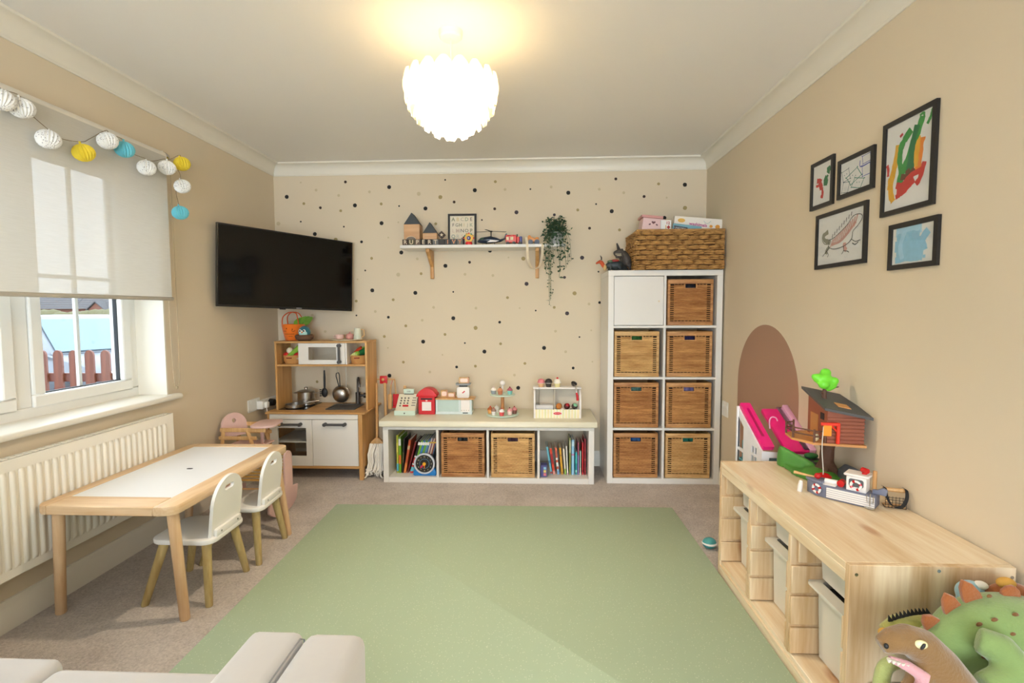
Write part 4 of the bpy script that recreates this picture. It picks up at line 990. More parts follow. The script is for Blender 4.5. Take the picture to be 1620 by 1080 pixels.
obj('shaft', MB().tube([(0, 0, 0.246), (0.002, 0, 0.16), (0, 0, 0.04)], 0.0028, 8), M_STEEL, sp_)
obj('cup', MB().ell((0, -0.008, 0.025), (0.022, 0.016, 0.022), 12, 8), M_STEEL, sp_)

# things on top of the kitchen
M_ORG = mat('orange_felt', (240, 120, 26), 0.9, sheen=0.3); M_GRN = mat('leaf_green_felt', (118, 166, 48), 0.9, sheen=0.3)
cb = thing('carrot_bag', 'orange felt carrot-shaped toy bag with a smiling face on top of the toy kitchen', 'toy bag', (-1.795, 3.70, 0.9885))
obj('bag_body', MB().lathe([(0.058, 0), (0.064, 0.02), (0.072, 0.06), (0.082, 0.112), (0.08, 0.118), (0.074, 0.112), (0.06, 0.03), (0.001, 0.02)], (0, 0, 0), 24), M_ORG, cb)
M_INK = mat('dark_stitch', (60, 34, 22), 0.8)
for a, z in ((-100, 0.088), (-70, 0.082)):
    A = math.radians(a); obj('eye', MB().ell((0.0795 * math.cos(A), 0.0795 * math.sin(A), z), (0.0035, 0.003, 0.0045), 8, 6), M_INK, cb)
obj('smile', MB().tube([(0.0785 * math.cos(math.radians(a)), 0.0785 * math.sin(math.radians(a)), 0.074 - 0.008 * math.sin(PI * k / 6)) for k, a in enumerate((-74, -71, -68, -65, -62, -59, -56))], 0.0014, 5), M_INK, cb)
for z0, a0, a1 in ((0.047, -120, -60), (0.03, -95, -70), (0.068, -130, -105)):
    obj('stitch_line', MB().tube([((0.0645 + 0.2 * (z0 - 0.02)) * math.cos(math.radians(a0 + (a1 - a0) * k / 6)), (0.0645 + 0.2 * (z0 - 0.02)) * math.sin(math.radians(a0 + (a1 - a0) * k / 6)), z0) for k in range(7)], 0.0013, 5), M_INK, cb)
for s_ in (-1, 1): obj('strap', MB().tube(bez([(-0.062, s_ * 0.045, 0.11), (-0.06, s_ * 0.035, 0.17), (-0.02, s_ * 0.02, 0.205), (0.03, s_ * 0.02, 0.2), (0.05, s_ * 0.035, 0.165), (0.062, s_ * 0.045, 0.11)], 5), [0.004] * 26, 6), mat('orange_strap', (222, 96, 44), 0.8), cb)
for k in range(4): obj('felt_leaf', MB().at((0.01 + 0.02 * k, -0.02 + 0.01 * k, 0.112), (0.3 * k - 0.5, 0.9, 0.5 * k)).prism([(0, 0), (0.02, 0.02), (0.026, 0.05), (0.012, 0.09), (0, 0.1), (-0.012, 0.09), (-0.026, 0.05), (-0.02, 0.02)], -0.003, 0.003, 'y'), M_GRN, cb)
bi = thing('bird_plush', 'small teal plush bird with white face sitting in a brown nest on the toy kitchen', 'soft toy', (-1.672, 3.612, 0.9885))
obj('nest', MB().lathe([(0.04, 0), (0.06, 0.012), (0.066, 0.034), (0.058, 0.044), (0.042, 0.034), (0.03, 0.02), (0.001, 0.016)], (0, 0, 0), 22), mat('nest_brown', (104, 74, 54), 0.95, bump=(60, 0.6)), bi)
obj('body', MB().ell((0.004, -0.006, 0.062), (0.043, 0.038, 0.045), 18, 12), mat('teal_plush', (36, 106, 116), 0.95, sheen=0.4), bi)
obj('face_patch', MB().ell((0.004, -0.022, 0.056), (0.034, 0.026, 0.03), 16, 10), mat('pale_aqua_plush', (176, 220, 214), 0.95), bi)
for s_ in (-1, 1):
    e_ = obj('eye', MB().ell((0.004 + s_ * 0.015, -0.044, 0.072), (0.011, 0.006, 0.011), 12, 8), mat('white_plush', (236, 232, 226), 0.9), bi)
    obj('pupil', MB().ell((0.004 + s_ * 0.014, -0.049, 0.072), (0.006, 0.003, 0.007), 10, 6), M_BKP, e_)
obj('beak', MB().tube([(0.004, -0.044, 0.062), (0.004, -0.058, 0.058)], [0.007, 0.001], 8), M_ORG, bi)
ty = thing('toy_tray', 'round cream toy tea tray on the toy kitchen', 'toy tray', (-1.375, 3.66, 0.9885))
obj('tray_plate', MB().lathe([(0.1, 0), (0.118, 0.003), (0.121, 0.009), (0.115, 0.009), (0.1, 0.005), (0.001, 0.005)], (0, 0, 0), 28), mat('cream_toy_paint', (224, 206, 172), 0.5), ty)
M_TPK = mat('rose_toy_paint', (214, 150, 140), 0.5)
tc_ = thing('toy_cup', 'pale pink wooden toy cup at the left of the tea tray', 'toy cup', (-1.425, 3.65, 0.9942), 0, 'cups on the toy tea tray')
obj('cup_body', MB().lathe([(0.02, 0), (0.029, 0.006), (0.031, 0.036), (0.028, 0.036), (0.026, 0.01), (0.001, 0.008)], (0, 0, 0), 20), mat('blush_toy_paint', (232, 192, 180), 0.5), tc_)
obj('cup_handle', MB().tube([(-0.03, 0, 0.03), (-0.044, 0, 0.026), (-0.042, 0, 0.012), (-0.028, 0, 0.01)], 0.003, 6), mat('blush_toy_paint'), tc_)
tp = thing('toy_teapot', 'rose pink wooden toy teapot in the middle of the tea tray', 'toy teapot', (-1.358, 3.675, 0.9942))
obj('pot_body', MB().lathe([(0.022, 0), (0.03, 0.01), (0.031, 0.026), (0.022, 0.04), (0.006, 0.045), (0.007, 0.052), (0.001, 0.056)], (0, 0, 0), 20), M_TPK, tp)
obj('spout', MB().tube([(0.024, 0, 0.018), (0.04, 0, 0.03), (0.046, 0, 0.042)], [0.006, 0.005, 0.004], 8), M_TPK, tp)
obj('pot_handle', MB().tube([(-0.026, 0, 0.034), (-0.044, 0, 0.03), (-0.042, 0, 0.014), (-0.027, 0, 0.012)], 0.003, 6), M_PINE, tp)
jg = thing('toy_jug', 'tall pale mint wooden toy jug with a tan handle on the tea tray', 'toy jug', (-1.29, 3.65, 0.9942))
obj('jug_body', MB().lathe([(0.03, 0), (0.031, 0.004), (0.024, 0.078), (0.026, 0.083), (0.02, 0.083), (0.02, 0.012), (0.001, 0.01)], (0, 0, 0), 20), mat('mint_cream_paint', (214, 216, 196), 0.5), jg)
obj('jug_handle', MB().tube([(0.024, 0, 0.074), (0.046, 0, 0.07), (0.048, 0, 0.03), (0.03, 0, 0.016)], 0.0045, 6), M_PINE, jg)

# baskets of felt food in the two open cubbies
M_FELT = mat('tan_felt_basket', (196, 142, 82), 0.9); M_RED = mat('red_felt', (196, 34, 34), 0.85); M_DGR = mat('dark_green_felt', (30, 104, 50), 0.9); M_LGR = mat('lime_felt', (138, 184, 66), 0.9); M_CRM = mat('cream_felt', (236, 228, 204), 0.9)
def tub(label, loc):
    t = thing('felt_tub', label, 'tub', loc)
    P = [(1.0, 0.0), (1.12, 0.02), (1.2, 0.062), (1.12, 0.062), (1.05, 0.02), (0.01, 0.012)]
    obj('tub_wall', MB().at(sc=(0.0615, 0.075, 1)).lathe(P, (0, 0, 0), 22), M_FELT, t)
    obj('slot', MB().box(-0.02, 0.02, -0.0888, -0.084, 0.04, 0.048, 0.001), mat('slot_red', (132, 40, 36), 0.9), t)
    return t
tub('tan felt tub of toy vegetables in the left cubby of the toy kitchen', (-1.769, 3.652, 0.8202)); tub('tan felt tub of toy vegetables in the right cubby of the toy kitchen', (-1.272, 3.652, 0.8202))
def food(name, label, mb, m, parts=()):
    t = thing(name, label, 'toy food', mb[0])
    obj(mb[1], mb[2], m, t)
    for nm, q, mm in parts: obj(nm, q, mm, t)
food('toy_onion', 'small white felt ball vegetable in the left tub', ((-1.788, 3.62, 0.862), 'bulb', MB().ell((0, 0, 0.052), (0.023, 0.023, 0.024), 14, 9)), M_CRM, (('top_tuft', MB().cyl((0, 0, 0.074), (0.002, 0, 0.082), 0.004, 0.002, 8), M_LGR),))
food('toy_leek', 'long green felt leek leaning across the left tub', ((-1.765, 3.62, 0.862), 'stalk', MB().tube([(-0.03, -0.02, 0.01), (0.0, -0.015, 0.03), (0.05, 0.0, 0.075)], [0.012, 0.016, 0.022], 10)), M_LGR, (('root_end', MB().ell((-0.032, -0.021, 0.009), (0.014, 0.014, 0.012), 10, 7), M_CRM),))
food('toy_pepper', 'red felt pepper at the left of the left tub', ((-1.81, 3.62, 0.855), 'flesh', MB().ell((0, 0, 0.025), (0.026, 0.03, 0.024), 14, 9)), M_RED, (('stem', MB().cyl((0, 0, 0.045), (0.004, 0, 0.056), 0.004, 0.003, 8), M_DGR),))
food('toy_melon_slice', 'red and white felt melon slice at the right of the left tub', ((-1.728, 3.61, 0.855), 'flesh', MB().ell((0, 0, 0.022), (0.03, 0.02, 0.025), 14, 9)), M_RED, (('rind', MB().ell((0, -0.002, 0.004), (0.033, 0.023, 0.008), 14, 6), M_CRM),))
food('toy_cucumber', 'dark green felt cucumber sticking out of the right tub', ((-1.25, 3.65, 0.868), 'flesh', MB().tube([(-0.035, -0.03, 0.02), (0.0, -0.01, 0.035), (0.035, 0.02, 0.065)], [0.017, 0.023, 0.02], 12)), M_DGR, (('tip', MB().ell((0.037, 0.021, 0.067), (0.017, 0.017, 0.016), 10, 7), M_DGR),))
food('toy_sweetcorn', 'pale lime felt corn cob lying on the right tub', ((-1.295, 3.60, 0.868), 'cob', MB().tube([(-0.035, 0, 0.008), (-0.01, -0.004, 0.018), (0.018, -0.006, 0.025)], [0.005, 0.015, 0.017], 12)), mat('pale_lime_felt', (204, 212, 138), 0.9), (('husk', MB().tube([(0.01, -0.004, 0.024), (0.03, -0.004, 0.028)], [0.019, 0.016], 12), M_LGR),))
food('toy_carrot', 'orange felt carrot at the back of the right tub', ((-1.30, 3.68, 0.868), 'root', MB().tube([(-0.03, 0, 0.025), (0.0, 0, 0.045), (0.03, 0, 0.06)], [0.006, 0.015, 0.018], 10)), mat('red_orange_felt', (224, 72, 30), 0.9), (('leaf_top', MB().cyl((0.03, 0, 0.06), (0.05, 0, 0.07), 0.007, 0.004, 8), M_LGR),))

# ------------------------------------------------------------------ toy cleaning set on its stand
M_BR = wood('broom_birch', (222, 178, 122), (198, 148, 92), 'z', 9)
st = thing('cleaning_stand', 'pine stand with a red plate holding the toy broom and mop', 'toy stand', (-1.135, 3.76, 0))
obj('pole', MB().box(-1.142, -1.122, 3.765, 3.781, 0.02, 0.69, 0.002), M_BR, st, True)
obj('base_board', MB().box(-1.185, -1.07, 3.72, 3.84, 0, 0.02, 0.003), M_BR, st, True)
obj('crossbar', MB().cyl((-1.2, 3.772, 0.682), (-1.06, 3.772, 0.682), 0.006, n=8), M_BR, st, True)
rp = obj('red_plate', MB().box(-1.165, -1.108, 3.745, 3.76, 0.652, 0.712, 0.006, 2), mat('red_toy_paint', (206, 30, 40), 0.45), st, True)
obj('knob', MB().ell((-1.137, 3.74, 0.685), 0.012, 12, 8), M_BR, rp, True)
mo = thing('toy_mop', 'toy mop with white cotton strings standing beside the toy kitchen', 'toy mop', (-1.14, 3.6, 0))
obj('mop_handle', MB().tube([(-1.148, 3.602, 0.27), (-1.185, 3.735, 0.66)], 0.0085, 10), M_BR, mo, True)
obj('mop_head', MB().at((-1.145, 0, 0.225)).prism([(-0.05, 0.0), (0.05, 0.0), (0.045, 0.022), (0.015, 0.05), (-0.015, 0.05), (-0.045, 0.022)], 3.582, 3.617, 'y', b=0.004), M_BR, mo, True)
rr = random.Random(5); ms = MB()
for i in range(80):
    x = -1.145 + rr.uniform(-0.048, 0.048); y = 3.6 + rr.uniform(-0.02, 0.02); fl = rr.uniform(0.6, 1.5)
    ex = -1.145 + (x + 1.145) * (1 + 0.6 * fl) + rr.uniform(-0.02, 0.02) - 0.012; ey = 3.6 + (y - 3.6) * 2.2 - rr.uniform(0, 0.05)
    ex = min(max(ex, -1.2), -1.085); zb = rr.uniform(0.006, 0.06)
    ms.tube([(x, y, 0.236), (x * 0.4 + ex * 0.6, (y + ey) / 2 - 0.018, 0.17), (x * 0.5 + ex * 0.5, (y + ey) / 2 - 0.012, 0.11), (ex, ey - 0.01, zb + 0.01), (ex + rr.uniform(-0.02, 0.02), ey - 0.02, zb)], 0.0048, 5)
o = obj('mop_strings', ms, mat('white_cotton', (248, 243, 234), 0.95), mo, True); o['kind'] = 'stuff'
bo = thing('toy_broom', 'toy broom with birch handle behind the mop', 'toy broom', (-1.112, 3.742, 0.021))
obj('broom_handle', MB().cyl((-1.118, 3.742, 0.12), (-1.125, 3.744, 0.66), 0.0105, n=10), M_BR, bo, True)
obj('broom_head', MB().box(-1.16, -1.07, 3.727, 3.757, 0.095, 0.125, 0.006), M_BR, bo, True)
bs = MB()
for i in range(60): 
    x = rr.uniform(-1.155, -1.075); y = rr.uniform(3.732, 3.75); bs.cyl((x, y, 0.1), (x + rr.uniform(-0.008, 0.008), y + rr.uniform(-0.006, 0.006), 0.021), 0.0015, n=4)
o = obj('bristles', bs, mat('straw_bristle', (206, 176, 120), 0.9), bo, True); o['kind'] = 'stuff'
du = thing('toy_hand_brush', 'birch toy hand brush hanging from the cleaning stand', 'toy brush', (-1.085, 3.755, 0.45))
obj('loop', MB().tube([(-1.072, 3.772, 0.682), (-1.075, 3.76, 0.66), (-1.08, 3.757, 0.645)], 0.002, 6), mat('red_toy_paint'), du, True)
obj('brush_handle', MB().tube([(-1.08, 3.757, 0.645), (-1.088, 3.756, 0.57)], 0.006, 8), M_BR, du, True)
obj('brush_back', MB().box(-1.106, -1.076, 3.745, 3.765, 0.455, 0.572, 0.006), M_BR, du, True)
dp = thing('toy_dustpan', 'small red toy dustpan hanging against the wall by the cash register', 'toy dustpan', (-1.055, 3.79, 0.46))
obj('pan_plate', MB().box(-1.078, -1.03, 3.785, 3.80, 0.463, 0.567, 0.004), mat('red_toy_paint'), dp, True)
obj('pan_lip', MB().box(-1.078, -1.03, 3.77, 3.785, 0.463, 0.475, 0.003), mat('red_toy_paint'), dp, True)
obj('pan_handle', MB().cyl((-1.056, 3.793, 0.565), (-1.062, 3.79, 0.682), 0.005, n=8), M_BR, dp, True)

# ------------------------------------------------------------------ books in the bench
def book(label, x, z, y0, th, h, tilt, col, bands=(), group=None, depth=0.19):
    """spine faces the room; x is the middle of its foot, tilt leans the top (+ to the right)"""
    t = thing('book', label, 'book', (x, y0, z), 0, group)
    c = mat('cover_%d_%d_%d' % col, col, 0.45)
    R = (0, tilt, 0)
    up = abs(math.sin(tilt)) * th / 2
    e = 0.0012
    mb = MB().at((0, 0, up), R)
    mb.box(-th / 2, th / 2, 0, 0.002, 0, h, 0.0006).box(-th / 2, -th / 2 + e, 0.002, depth, 0, h).box(th / 2 - e, th / 2, 0.002, depth, 0, h)
    obj('cover', mb, c, t)
    obj('pages', MB().at((0, 0, up), R).box(-th / 2 + e, th / 2 - e, 0.0022, depth - 0.004, 0.003, h - 0.003), mat('page_white', (236, 230, 216), 0.8), t, smooth=False)
    for (f0, f1, bc) in bands:
        obj('spine_band', MB().at((0, 0, up), R).box(-th / 2 - 0.0002, th / 2 + 0.0002, -0.0004, 0.0015, h * f0, h * f1), mat('band_%d_%d_%d' % bc, bc, 0.45), t, smooth=False)
ZB = 0.0384
GB = 'picture books in the left bench cubby'
W1, RD, BL, CY, GR, YE, DK = (238, 236, 230), (204, 52, 50), (70, 128, 190), (96, 186, 206), (120, 176, 60), (232, 190, 60), (40, 36, 36)
LB = [(-0.979, 0.012, 0.275, 0.0, (188, 190, 60), ((0.05, 0.25, CY), (0.55, 0.8, (214, 206, 90))), 'lime green picture book at the far left of the bench'),
      (-0.9615, 0.016, 0.262, 0.0, (118, 168, 48), ((0.25, 0.5, (214, 116, 46)), (0.76, 0.95, W1)), 'green picture book with an orange middle and white title block'),
      (-0.944, 0.009, 0.25, 0.06, (44, 38, 36), ((0.3, 0.6, (96, 86, 52)),), 'thin black picture book beside the green one'),
      (-0.928, 0.016, 0.245, 0.17, (190, 84, 46), ((0.0, 0.3, (222, 128, 60)), (0.7, 0.82, (196, 160, 120))), 'orange-brown picture book leaning to the right'),
      (-0.906, 0.01, 0.235, 0.26, (128, 30, 34), ((0.02, 0.2, (90, 20, 24)),), 'dark maroon picture book leaning to the right')]
ser = [(30, 34, 34), GR, BL, (108, 166, 60), (98, 146, 186)]
nm = ['black', 'green', 'blue', 'leaf green', 'pale blue']
for i in range(5):
    LB.append((-0.884 + i * 0.0165, 0.0145, 0.245, 0.29, ser[i], ((0.0, 0.05, RD), (0.05, 0.18, CY), (0.19, 0.23, RD), (0.25, 0.29, W1), (0.31, 0.35, RD), (0.37, 0.46, RD if i in (0, 2) else W1), (0.48, 0.53, W1), (0.86, 0.95, W1)), '%s-topped series book with red, white and blue spine base, number %s of the set' % (nm[i], ('one', 'two', 'three', 'four', 'five')[i])))
for i, (c, l) in enumerate((((74, 104, 150), 'slate blue'), ((206, 198, 180), 'cream striped'), ((120, 70, 96), 'plum'), ((208, 190, 160), 'tan striped'), ((142, 70, 52), 'rust'), ((60, 90, 120), 'navy'))):
    LB.append((-0.806 + i * 0.0092, 0.0088, 0.262, 0.27, c, ((0.1, 0.2, W1), (0.5, 0.55, DK), (0.86, 0.9, (214, 170, 60))), 'thin %s book leaning behind the toy clock' % l))
for (x, th, h, ti, c, b, l) in LB: book(l, x, ZB, 3.53, th, h, ti, c, b, GB)
GB2 = 'small books in the right bench cubby'
def ux(u): return 0.046 + (u - 855) * 0.00433
RB = [(873.6, 0.0125, 0.20, -0.17, (112, 188, 208), ((0.02, 0.1, (160, 60, 60)), (0.4, 0.5, (60, 120, 160))), 'cyan book leaning left in the right cubby'),
      (877.8, 0.016, 0.188, -0.14, (208, 62, 34), ((0.0, 0.14, (214, 150, 140)), (0.4, 0.8, (160, 24, 24))), 'orange-red book leaning left next to the cyan one'),
      (884.6, 0.014, 0.194, -0.1, (196, 96, 70), ((0.0, 0.2, (120, 170, 210)), (0.3, 0.45, W1), (0.55, 0.62, W1)), 'rust and blue book with white lettering blocks'),
      (891, 0.014, 0.192, -0.085, (214, 160, 40), ((0.05, 0.09, (170, 110, 30)), (0.7, 0.74, (170, 110, 30))), 'ochre yellow book leaning slightly left'),
      (896.2, 0.011, 0.186, -0.075, (232, 224, 206), ((0.0, 0.22, (140, 178, 84)),), 'white book with a pale green foot'),
      (899.8, 0.009, 0.205, -0.05, (224, 222, 214), ((0.0, 0.05, (190, 150, 170)),), 'tall white thin book beside the olive one'),
      (903.6, 0.009, 0.26, 0.0, (154, 164, 82), ((0.6, 0.95, (206, 208, 170)),), 'tall thin olive green book in the right cubby'),
      (908.2, 0.018, 0.25, 0.0, (146, 196, 226), ((0.55, 0.6, (190, 130, 170)), (0.82, 0.95, (190, 222, 238))), 'tall light blue book in the right cubby'),
      (913.6, 0.012, 0.163, 0.0, (36, 148, 158), ((0.1, 0.2, (150, 214, 206)), (0.5, 0.9, (70, 186, 180))), 'short teal book beside the light blue one'),
      (917.0, 0.0075, 0.234, 0.0, (178, 90, 112), ((0.0, 0.6, (150, 132, 190)),), 'thin pink and lilac book beside the teal one'),
      (920.4, 0.008, 0.17, 0.0, (168, 196, 184), ((0.0, 0.3, (214, 206, 190)),), 'short pale green book beside the red ones'),
      (924.2, 0.0105, 0.232, 0.0, (188, 40, 44), ((0.1, 0.14, (120, 20, 30)),), 'bright red tall book near the bench end'),
      (928.0, 0.0105, 0.258, 0.0, (150, 30, 40), ((0.4, 0.44, (206, 90, 70)),), 'dark red tall book at the bench end')]
for (u, th, h, ti, c, b, l) in RB: book(l, ux(u), ZB, 3.53, th, h, ti, c, b, GB2, 0.16)
gbx = thing('card_game_box', 'small purple card game box with bright letters at the left of the right cubby', 'box', (0.072, 3.5, ZB))
obj('carton', MB().box(-0.024, 0.02, -0.03, 0.03, 0, 0.085, 0.0015), mat('purple_card', (84, 84, 140), 0.5), gbx)
for i, c in enumerate(((220, 120, 130), (236, 214, 120), (150, 200, 226))): obj('printed_block', MB().box(-0.004, 0.014, -0.0308, -0.03, 0.01 + i * 0.022, 0.028 + i * 0.022), mat('print_%d' % i, c, 0.5), gbx, smooth=False)
# toy clock
ck = thing('toy_clock', 'round black-faced teaching clock with a blue base in front of the picture books', 'toy clock', (-0.771, 3.475, ZB))
M_BLUE = mat('bright_blue_plastic', (36, 130, 206), 0.35)
obj('base', MB().prism([(-0.082, 0), (0.082, 0), (0.082, 0.03), (0.06, 0.06), (-0.06, 0.06), (-0.082, 0.03)], -0.004, 0.045, 'y', b=0.008), M_BLUE, ck)
cl = MB().at((0, 0, 0.088), (PI / 2, 0, 0)).lathe([(0.072, -0.012), (0.0745, 0.0), (0.0745, 0.010), (0.069, 0.014), (0.063, 0.010), (0.063, -0.012)], (0, 0, 0), 36)
obj('rim', cl, mat('silver_white_plastic', (206, 212, 222), 0.3), ck)
f_ = obj('clock_face', MB().at((0, 0, 0.088), (PI / 2, 0, 0)).lathe([(0.063, -0.008), (0.063, 0.006), (0.0631, 0.0062)], (0, 0, 0), 36), mat('charcoal_dial', (38, 36, 34), 0.5), ck)
obj('dial_ring', MB().tube([(0.034 * math.cos(t), -0.0066, 0.088 + 0.034 * math.sin(t)) for t in [2 * PI * i / 30 for i in range(30)]], 0.0012, 5, True), mat('dial_blue', (110, 160, 190), 0.5), f_)
for i in range(12):
    a = PI / 2 - 2 * PI * (i + 1) / 12
    link('numeral', text_mesh(str(i + 1), 0.013, 0.0004, mat('dial_print', (226, 218, 170), 0.5)), f_, (0.049 * math.cos(a), -0.0068, 0.088 + 0.049 * math.sin(a)), (PI / 2, 0, 0))
obj('minute_hand', MB().prism([(-0.004, 0), (0.004, 0), (0.0022, 0.034), (-0.0022, 0.034)], -0.0095, -0.0075, 'y').at(), M_ORG, ck).matrix_local = Matrix.Translation((0, 0, 0.088)) @ Euler((0, PI, 0)).to_matrix().to_4x4()
obj('hour_hand', MB().prism([(-0.004, 0), (0.004, 0), (0.007, 0.03), (0, 0.046), (-0.007, 0.03)], -0.012, -0.0098, 'y'), mat('pink_red_plastic', (206, 40, 84), 0.4), ck).matrix_local = Matrix.Translation((0, 0, 0.088)) @ Euler((0, math.radians(-135), 0)).to_matrix().to_4x4()
obj('hub', MB().at((0, -0.008, 0.088), (PI / 2, 0, 0)).cyl((0, 0, 0), (0, 0, 0.008), 0.012, n=18), mat('amber_plastic', (244, 176, 40), 0.35), ck)

# ------------------------------------------------------------------ toys on the bench
PZ = 0.4462
M_CRMP = mat('cream_toy_body', (232, 226, 204), 0.5); M_MINT = mat('mint_toy_paint', (206, 224, 208), 0.5); M_KEY = mat('grey_key', (104, 98, 92), 0.5); M_REDT = mat('red_toy_paint')
cr_ = thing('toy_cash_register', 'cream wooden toy cash register with grey keys on the bench', 'toy till', (-0.935, 3.66, PZ))
P = [(-0.08, 0.0), (0.07, 0.0), (0.07, 0.132), (0.045, 0.135), (-0.062, 0.038), (-0.08, 0.036)]
b = obj('till_body', MB().prism(P, -0.072, 0.074, 'x', b=0.003), M_CRMP, cr_)
dr = obj('drawer', MB().box(-0.076, 0.078, -0.084, 0.0, 0.0, 0.034, 0.002), M_MINT, cr_)
obj('drawer_knob', MB().ell((0.0, -0.087, 0.017), 0.0055, 10, 7), M_KEY, dr)
sl_ = math.atan2(0.097, 0.107); n_ = Vector((0, -math.sin(sl_), math.cos(sl_)))
def kp(x, s): return Vector((x, -0.062 + s * math.cos(sl_), 0.038 + s * math.sin(sl_)))
key = MB().cyl((0, 0, -0.001), (0, 0, 0.004), 0.0062, n=12).mesh('key', M_KEY)
for r in range(4):
    for c in range(3):
        if r == 0 and c > 0: continue
        o = link('key', key, cr_, kp(-0.044 + c * 0.026, 0.035 + r * 0.0235), (sl_, 0, 0))
o = obj('red_key', MB().at(kp(-0.004, 0.035), (sl_, 0, 0)).prism(rrect(-0.022, 0.022, -0.007, 0.007, 0.006), -0.001, 0.004, 'z'), M_REDT, cr_)
for r in range(4): obj('printed_mark', MB().at(kp(0.052, 0.04 + r * 0.023), (sl_, 0, 0)).box(-0.014, 0.014, -0.003, 0.003, -0.0005, 0.0006), M_KEY, cr_, smooth=False)
ds = obj('display', MB().box(-0.035, 0.045, 0.03, 0.055, 0.14, 0.175, 0.003), M_MINT, cr_)
obj('display_post', MB().box(-0.03, 0.04, 0.035, 0.05, 0.134, 0.1402, 0.001), M_KEY, cr_)
link('display_print', text_mesh('0.00', 0.016, 0.0003, M_KEY), ds, (0.005, 0.0297, 0.157), (PI / 2, 0, 0))
bk_ = thing('toy_paddle', 'tan wooden paddle leaning behind the cash register', 'toy paddle', (-1.0, 3.77, PZ))
obj('blade', MB().at((0, 0, 0), (0, 0.12, 0)).box(-0.009, 0.009, -0.004, 0.004, 0.002, 0.185, 0.003), M_BR, bk_)
obj('grip', MB().at((0, 0, 0), (0, 0.12, 0)).box(-0.011, 0.011, -0.005, 0.005, 0.15, 0.19, 0.003), M_BR, bk_)
pb = thing('toy_post_box', 'red wooden toy post box with an arched top on the bench', 'toy post box', (-0.782, 3.67, PZ))
obj('box_body', MB().box(-0.06, 0.06, -0.05, 0.05, 0, 0.142, 0.002), M_REDT, pb)
obj('arched_top', MB().prism([(-0.076, 0.13), (0.076, 0.13), (0.07, 0.152)] + arc(0, 0.14, 0.066, 12, 168, 12, 0.05) + [(-0.07, 0.152)], -0.056, 0.054, 'y', b=0.002), M_REDT, pb)
obj('slot', MB().box(-0.042, 0.042, -0.0566, -0.049, 0.108, 0.119), mat('black_plastic'), pb, smooth=False).location = (0, 0.0055, 0)
obj('notice_panel', MB().box(-0.034, 0.034, -0.0512, -0.0495, 0.028, 0.092), mat('toy_white', (238, 232, 228), 0.5), pb, smooth=False)
obj('crest_tag', MB().box(-0.007, 0.007, -0.0512, -0.0495, 0.097, 0.107), mat('toy_blush', (240, 200, 196), 0.5), pb, smooth=False)
po_ = thing('toy_post_counter', 'pale blue toy post office counter with a wooden top on the bench', 'toy counter', (-0.58, 3.67, PZ))
M_PBL = mat('pale_blue_toy', (188, 208, 202), 0.5); M_LBL = mat('ice_blue_toy', (214, 226, 226), 0.5); M_TW = mat('toy_white'); M_GREY = mat('toy_grey', (150, 152, 154), 0.5)
obj('counter_body', MB().box(-0.135, 0.128, -0.04, 0.05, 0, 0.108, 0.002), M_PBL, po_)
obj('plinth', MB().box(-0.138, 0.131, -0.046, 0.05, 0, 0.02, 0.002), M_LBL, po_)
for x in (-0.128, 0.04): obj('pilaster', MB().box(x - 0.008, x + 0.006, -0.045, -0.04, 0.02, 0.108, 0.001), M_LBL, po_)
obj('pilaster', MB().box(0.115, 0.129, -0.045, -0.04, 0.02, 0.108, 0.001), M_LBL, po_)
wp_ = obj('white_panel', MB().box(0.048, 0.114, -0.045, -0.04, 0.018, 0.106, 0.001), M_TW, po_)
for i in range(4): obj('printed_dot', MB().cyl((0.055 + i * 0.017, -0.0455, 0.03), (0.055 + i * 0.017, -0.045, 0.03), 0.003, n=8), M_GREY, wp_)
obj('slot', MB().box(0.062, 0.1, -0.0475, -0.0445, 0.008, 0.0145), mat('black_plastic'), po_, smooth=False)
obj('worktop', MB().box(-0.138, 0.148, -0.052, 0.055, 0.108, 0.118, 0.002), M_BR, po_)
sc_ = thing('toy_weighing_scale', 'white toy weighing scale with a grey plate on the post counter', 'toy scale', (-0.517, 3.67, PZ + 0.1182))
obj('scale_body', MB().prism(rrect(-0.046, 0.046, 0, 0.08, 0.012), -0.025, 0.025, 'y', b=0.002), M_TW, sc_)
obj('needle', MB().at((0.004, -0.0255, 0.043), (0, 0.9, 0)).box(-0.004, 0.004, -0.0015, 0.001, -0.012, 0.012, 0.001), M_REDT, sc_)
obj('stem', MB().box(-0.03, 0.03, -0.015, 0.015, 0.08, 0.092, 0.001), mat('black_plastic'), sc_)
obj('plate', MB().prism([(-0.055, 0.106), (-0.05, 0.092), (0.05, 0.092), (0.055, 0.106)], -0.03, 0.03, 'y', b=0.002), M_GREY, sc_)
def parcel(label, loc, w, d, h, rz):
    t = thing('toy_parcel', label, 'toy parcel', loc, rz)
    obj('block', MB().box(-w / 2, w / 2, -d / 2, d / 2, 0, h, 0.002), M_PINE, t)
    obj('address_label', MB().prism(rrect(-w * 0.36, w * 0.36, h * 0.2, h * 0.85, h * 0.2), -d / 2 - 0.0008, -d / 2, 'y'), mat('toy_blush2', (242, 216, 204), 0.5), t, smooth=False)
    obj('string', MB().box(w * 0.38, w * 0.46, -d / 2 - 0.001, d / 2 + 0.001, -0.0002, h + 0.001), M_TPK, t, smooth=False)
parcel('wooden toy parcel with a pink label lying on the weighing scale', (-0.512, 3.67, PZ + 0.2245), 0.075, 0.04, 0.042, 0.05)
parcel('square wooden toy parcel on the post counter, beside the post box', (-0.665, 3.69, PZ + 0.1182), 0.05, 0.045, 0.05, 0.2)
parcel('small toy parcel with a white label on the post counter', (-0.605, 3.67, PZ + 0.1182), 0.055, 0.03, 0.036, -0.1)

